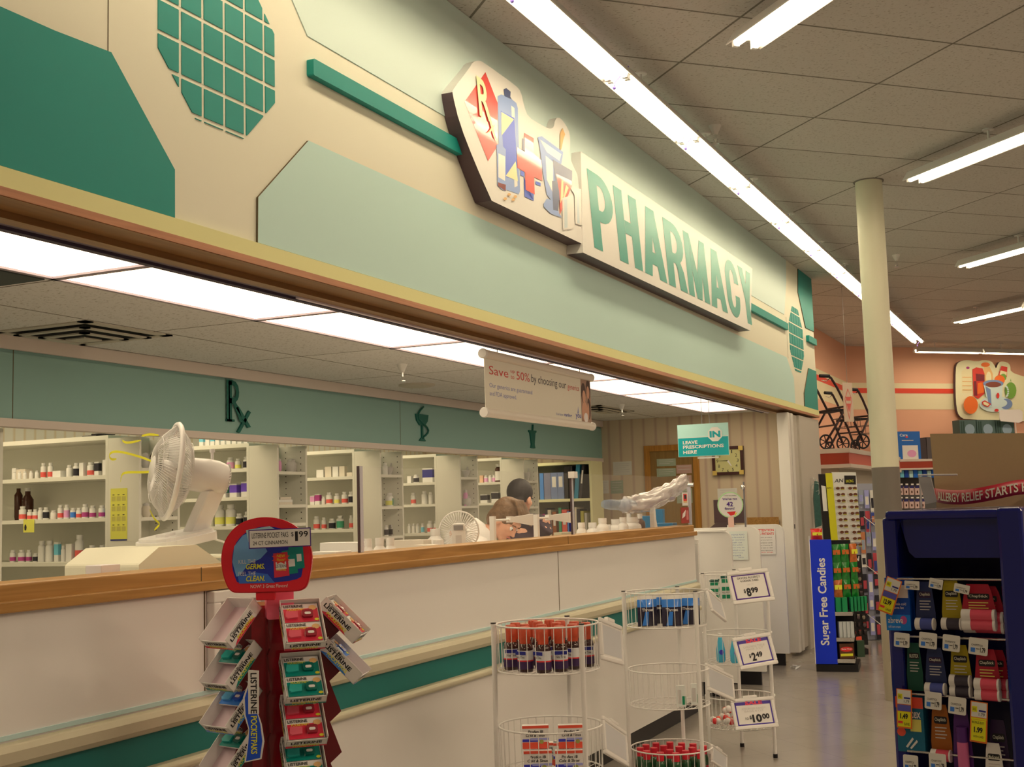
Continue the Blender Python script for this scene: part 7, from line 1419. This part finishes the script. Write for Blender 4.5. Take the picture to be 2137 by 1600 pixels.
# rollators
tubem = mat('rollator_frame', (48, 30, 28), .35, .3); rub = mat('rubber', (30, 26, 26), .7)
def rollator(ox, oy, rz, lab, s=.92):
    t = thing('rollator', lab, 'walking aid', (ox, oy, ZLd), rz); R_w = .10 * s
    for sy in (-.22, .22):
        B().tube([(-.02 * s, sy, .95 * s), (.02 * s, sy, .93 * s), (.10 * s, sy, .80 * s), (.30 * s, sy, .40 * s), (.42 * s, sy, .12 * s)], .014, tubem, 8).tube([(.22 * s, sy, .56 * s), (.05 * s, sy, .30 * s), (-.10 * s, sy, .10 * s)], .013, tubem, 8).obj('side_frame', t)
        B().cyl((-.14 * s, sy, .955 * s), (-.0 * s, sy, .95 * s), .019, rub, 10).obj('grip', t); B().tube([(.0, sy, .92 * s), (-.05 * s, sy, .885 * s), (-.12 * s, sy, .90 * s)], .005, chrome, 5).obj('brake_lever', t)
        for x in (-.10 * s, .43 * s):
            b = B().ring((x, sy, R_w), R_w - .010, .010, rub, 'Y', 24, 6)
            for k in range(7): a = 2 * PI * k / 7; b.cyl((x, sy, R_w), (x + (R_w - .01) * math.cos(a), sy, R_w + (R_w - .01) * math.sin(a)), .006, tubem, 5)
            b.obj('wheel', t)
    B().cyl((.22 * s, -.22, .56 * s), (.22 * s, .22, .56 * s), .011, tubem, 8).obj('cross_bar', t); B().cyl((.06 * s, -.22, .32 * s), (.06 * s, .22, .32 * s), .010, tubem, 8).obj('cross_bar', t)
    B().box((.02 * s, -.19, .50 * s), (.24 * s, .19, .53 * s), rub).obj('seat', t, bevel=.008)
    b = B()
    for z_ in (.30, .42): b.tube([(.26 * s, -.17, z_ * s), (.44 * s, -.17, z_ * s), (.44 * s, .17, z_ * s), (.26 * s, .17, z_ * s)], .004, tubem, 4, True)
    for k in range(6): b.cyl((.44 * s, -.17 + .068 * k, .30 * s), (.44 * s, -.17 + .068 * k, .42 * s), .003, tubem, 4)
    b.obj('basket', t)
p = dep(1738, 930, 13.9); rollator(-2.66, 14.05, rzR + .25, 'dark rollator walker on the coral ledge, nearest the pharmacy wall', .86)
rollator(-2.62, 15.35, rzR + .5, 'second dark rollator on the coral ledge, partly behind the column', .80)
# diamond sign
dd_ = 13.0; t = thing('diamond_sign', 'pale pink hanging sign with a red diamond among the rollators', 'sign', dep(1770, 840, dd_)); kd = dd_ / FPX
B().box((-13 * kd, -.004, -40 * kd), (13 * kd, .004, 42 * kd), mat('sign_pale_pink', (206, 170, 130), .5)).obj('sign_board', t); bpy.data.objects[t.children[0].name].rotation_euler = (0, 0, rzR + .5)
g = B(); M = frame((0, 0, 0), RH * math.cos(.5) + FH * math.sin(.5), ZZ); g.prism([(0, 30 * kd), (10 * kd, 8 * kd), (0, -36 * kd), (-10 * kd, 8 * kd)], .001, mat('diamond_coral', (206, 90, 70), .5), M @ Matrix.Translation((0, 0, .005))).prism([(0, 26 * kd), (8.5 * kd, 8 * kd), (0, -30 * kd), (-8.5 * kd, 8 * kd)], .001, mat('sign_pale_pink'), M @ Matrix.Translation((0, 0, .006))).prism([(-7 * kd, 12 * kd), (7 * kd, 12 * kd), (6 * kd, 4 * kd), (-6 * kd, 4 * kd)], .001, mat('diamond_coral'), M @ Matrix.Translation((0, 0, .007))).prism([(-6 * kd, -2 * kd), (6 * kd, -2 * kd), (0, -20 * kd)], .001, mat('diamond_coral'), M @ Matrix.Translation((0, 0, .007))).obj('sign_print', t)
B().cyl((0, 0, 42 * kd), (0, 0, ZC - dep(1770, 840, dd_).z), .002, grey, 4).obj('wire', t)
# picture sign on the far salmon wall
MS2 = frame(GH(G0 - .03, 0), (S2, S2, 0), (0, 0, 1))
def gz(x, y):
    o_ = GH(G0 - .03, 0); n_ = Vector((S2, -S2, 0)); d = ray(x, y); q_ = CAM + d * ((o_ - CAM).dot(n_) / d.dot(n_)); return q_.dot(Vector((S2, S2, 0))), q_.z
def c5(pts): return [gz(1690 + x * .2188, 730 + y * .2188) for x, y in pts]
t = thing('drinks_picture_sign', 'cream cut-out wall sign with bottles, a tea cup and fruit', 'sign', (0, 0, 0))
o_ = [(1370, 180), (1385, 130), (1430, 105), (1490, 98), (1570, 115), (1640, 98), (1710, 110), (1740, 150), (1755, 185), (1775, 130), (1800, 112), (1860, 120), (1890, 150), (1895, 215), (2010, 255), (2060, 260), (2060, 690), (1960, 672), (1460, 668), (1400, 630), (1378, 560), (1368, 400)]
B().prism(chaikin(c5(o_), 1), .05, mat('drink_sign_cream', (226, 200, 138), .5), MS2, side=sside).obj('sign_board', t)
g = B(); z5 = .0505
def g5(pts, m):
    global z5; z5 += .0012; g.flat(c5(pts), m, MS2, z5)
def e5(x, y, rx, ry, m): g5([(x + rx * math.cos(i * PI / 9), y + ry * math.sin(i * PI / 9)) for i in range(18)], m)
wb = mat('pic_pale', (220, 190, 130), .5); drd = mat('pic_red', (196, 50, 34), .5); drw = mat('pic_wine', (110, 30, 34), .5); org2 = mat('pic_orange', (224, 96, 30), .5); grn2 = mat('pic_green', (110, 140, 50), .5); cup = mat('pic_cup', (190, 190, 176), .5); cupd = mat('pic_cup_dark', (110, 122, 136), .5); tea = mat('pic_tea', (120, 60, 40), .5)
g5([(1425, 210), (1460, 180), (1500, 180), (1520, 215), (1525, 415), (1430, 415)], wb); e5(1485, 175, 16, 12, COLS['m']); [g5([(1432, y), (1520, y), (1520, y + 8), (1432, y + 8)], sor) for y in (260, 300, 340, 380)]
g5([(1640, 165), (1690, 165), (1720, 230), (1720, 300), (1640, 300), (1625, 220)], sor); e5(1650, 145, 42, 22, org2); e5(1680, 270, 26, 60, wb)
g5([(1525, 190), (1560, 170), (1620, 180), (1640, 230), (1640, 420), (1580, 470), (1535, 440)], drd); g5([(1555, 230), (1640, 240), (1640, 300), (1560, 300)], drw); g5([(1535, 300), (1560, 300), (1570, 440), (1540, 440)], drw); g5([(1575, 320), (1635, 310), (1635, 410), (1570, 425)], org2)
g5([(1800, 155), (1855, 170), (1850, 260), (1810, 290), (1770, 240)], drd); g5([(1790, 200), (1850, 215), (1845, 250), (1780, 240)], wb); e5(1815, 265, 30, 34, grn2); e5(1780, 290, 50, 45, org2); e5(1885, 390, 54, 78, grn2); g5([(1880, 300), (1885, 275), (1890, 310)], grn2)
e5(1740, 520, 155, 78, cup); e5(1840, 520, 60, 50, cupd); e5(1740, 510, 110, 48, cup); g5([(1620, 320), (1810, 320), (1795, 520), (1760, 550), (1700, 550), (1665, 520)], cup); g5([(1640, 350), (1690, 380), (1700, 540), (1670, 510)], cupd); e5(1715, 325, 98, 34, cupd); e5(1715, 335, 74, 26, tea)
for i in range(7): a = -1.2 + i * .4; e5(1830 + 24 * math.cos(a), 400 + 50 * math.sin(a), 9, 9, cup)
e5(1755, 440, 14, 26, drd); g5([(1600, 500), (1630, 485), (1690, 520), (1660, 550), (1610, 530)], drd); g5([(1612, 505), (1630, 497), (1675, 522), (1655, 540), (1618, 525)], wb); e5(1495, 530, 68, 85, org2); e5(1740, 580, 20, 14, drd)
g.obj('sign_picture', t)
P_ = [hz(1690 + x * .2188, 730 + y * .2188, .1) for x, y in ((1805, 590), (1820, 572), (2000, 568), (2025, 590), (2025, 680), (1990, 695), (1820, 680), (1808, 660))]
t = thing('white_placard', 'blank white rounded placard in front of the drinks picture sign', 'sign', (0, 0, 0)); B().prism(P_, .01, plast, MG2 @ Matrix.Translation((0, 0, .1))).obj('placard', t); a = hz(2120, 895, .1); B().cyl(MG2 @ Vector((a[0], ZM, .1)), MG2 @ Vector((a[0], P_[5][1] + .05, .1)), .006, plast, 6).obj('stem', t)
# litter on the floor
p = at(1660, 1395, 'Z', 0); b = B(); random.seed(3)
for k in range(5): b.prism([(random.uniform(-.05, 0), random.uniform(-.04, 0)), (random.uniform(.01, .05), random.uniform(-.03, 0)), (random.uniform(0, .04), random.uniform(.01, .04))], .002, paper, Matrix.Translation((0, 0, .002 + .006 * k)) @ Euler((random.uniform(-.4, .4), random.uniform(-.4, .4), k)).to_matrix().to_4x4())
tag(b.obj('paper_scrap', loc=p), 'crumpled white paper scrap on the floor by the pharmacy doors', 'litter')
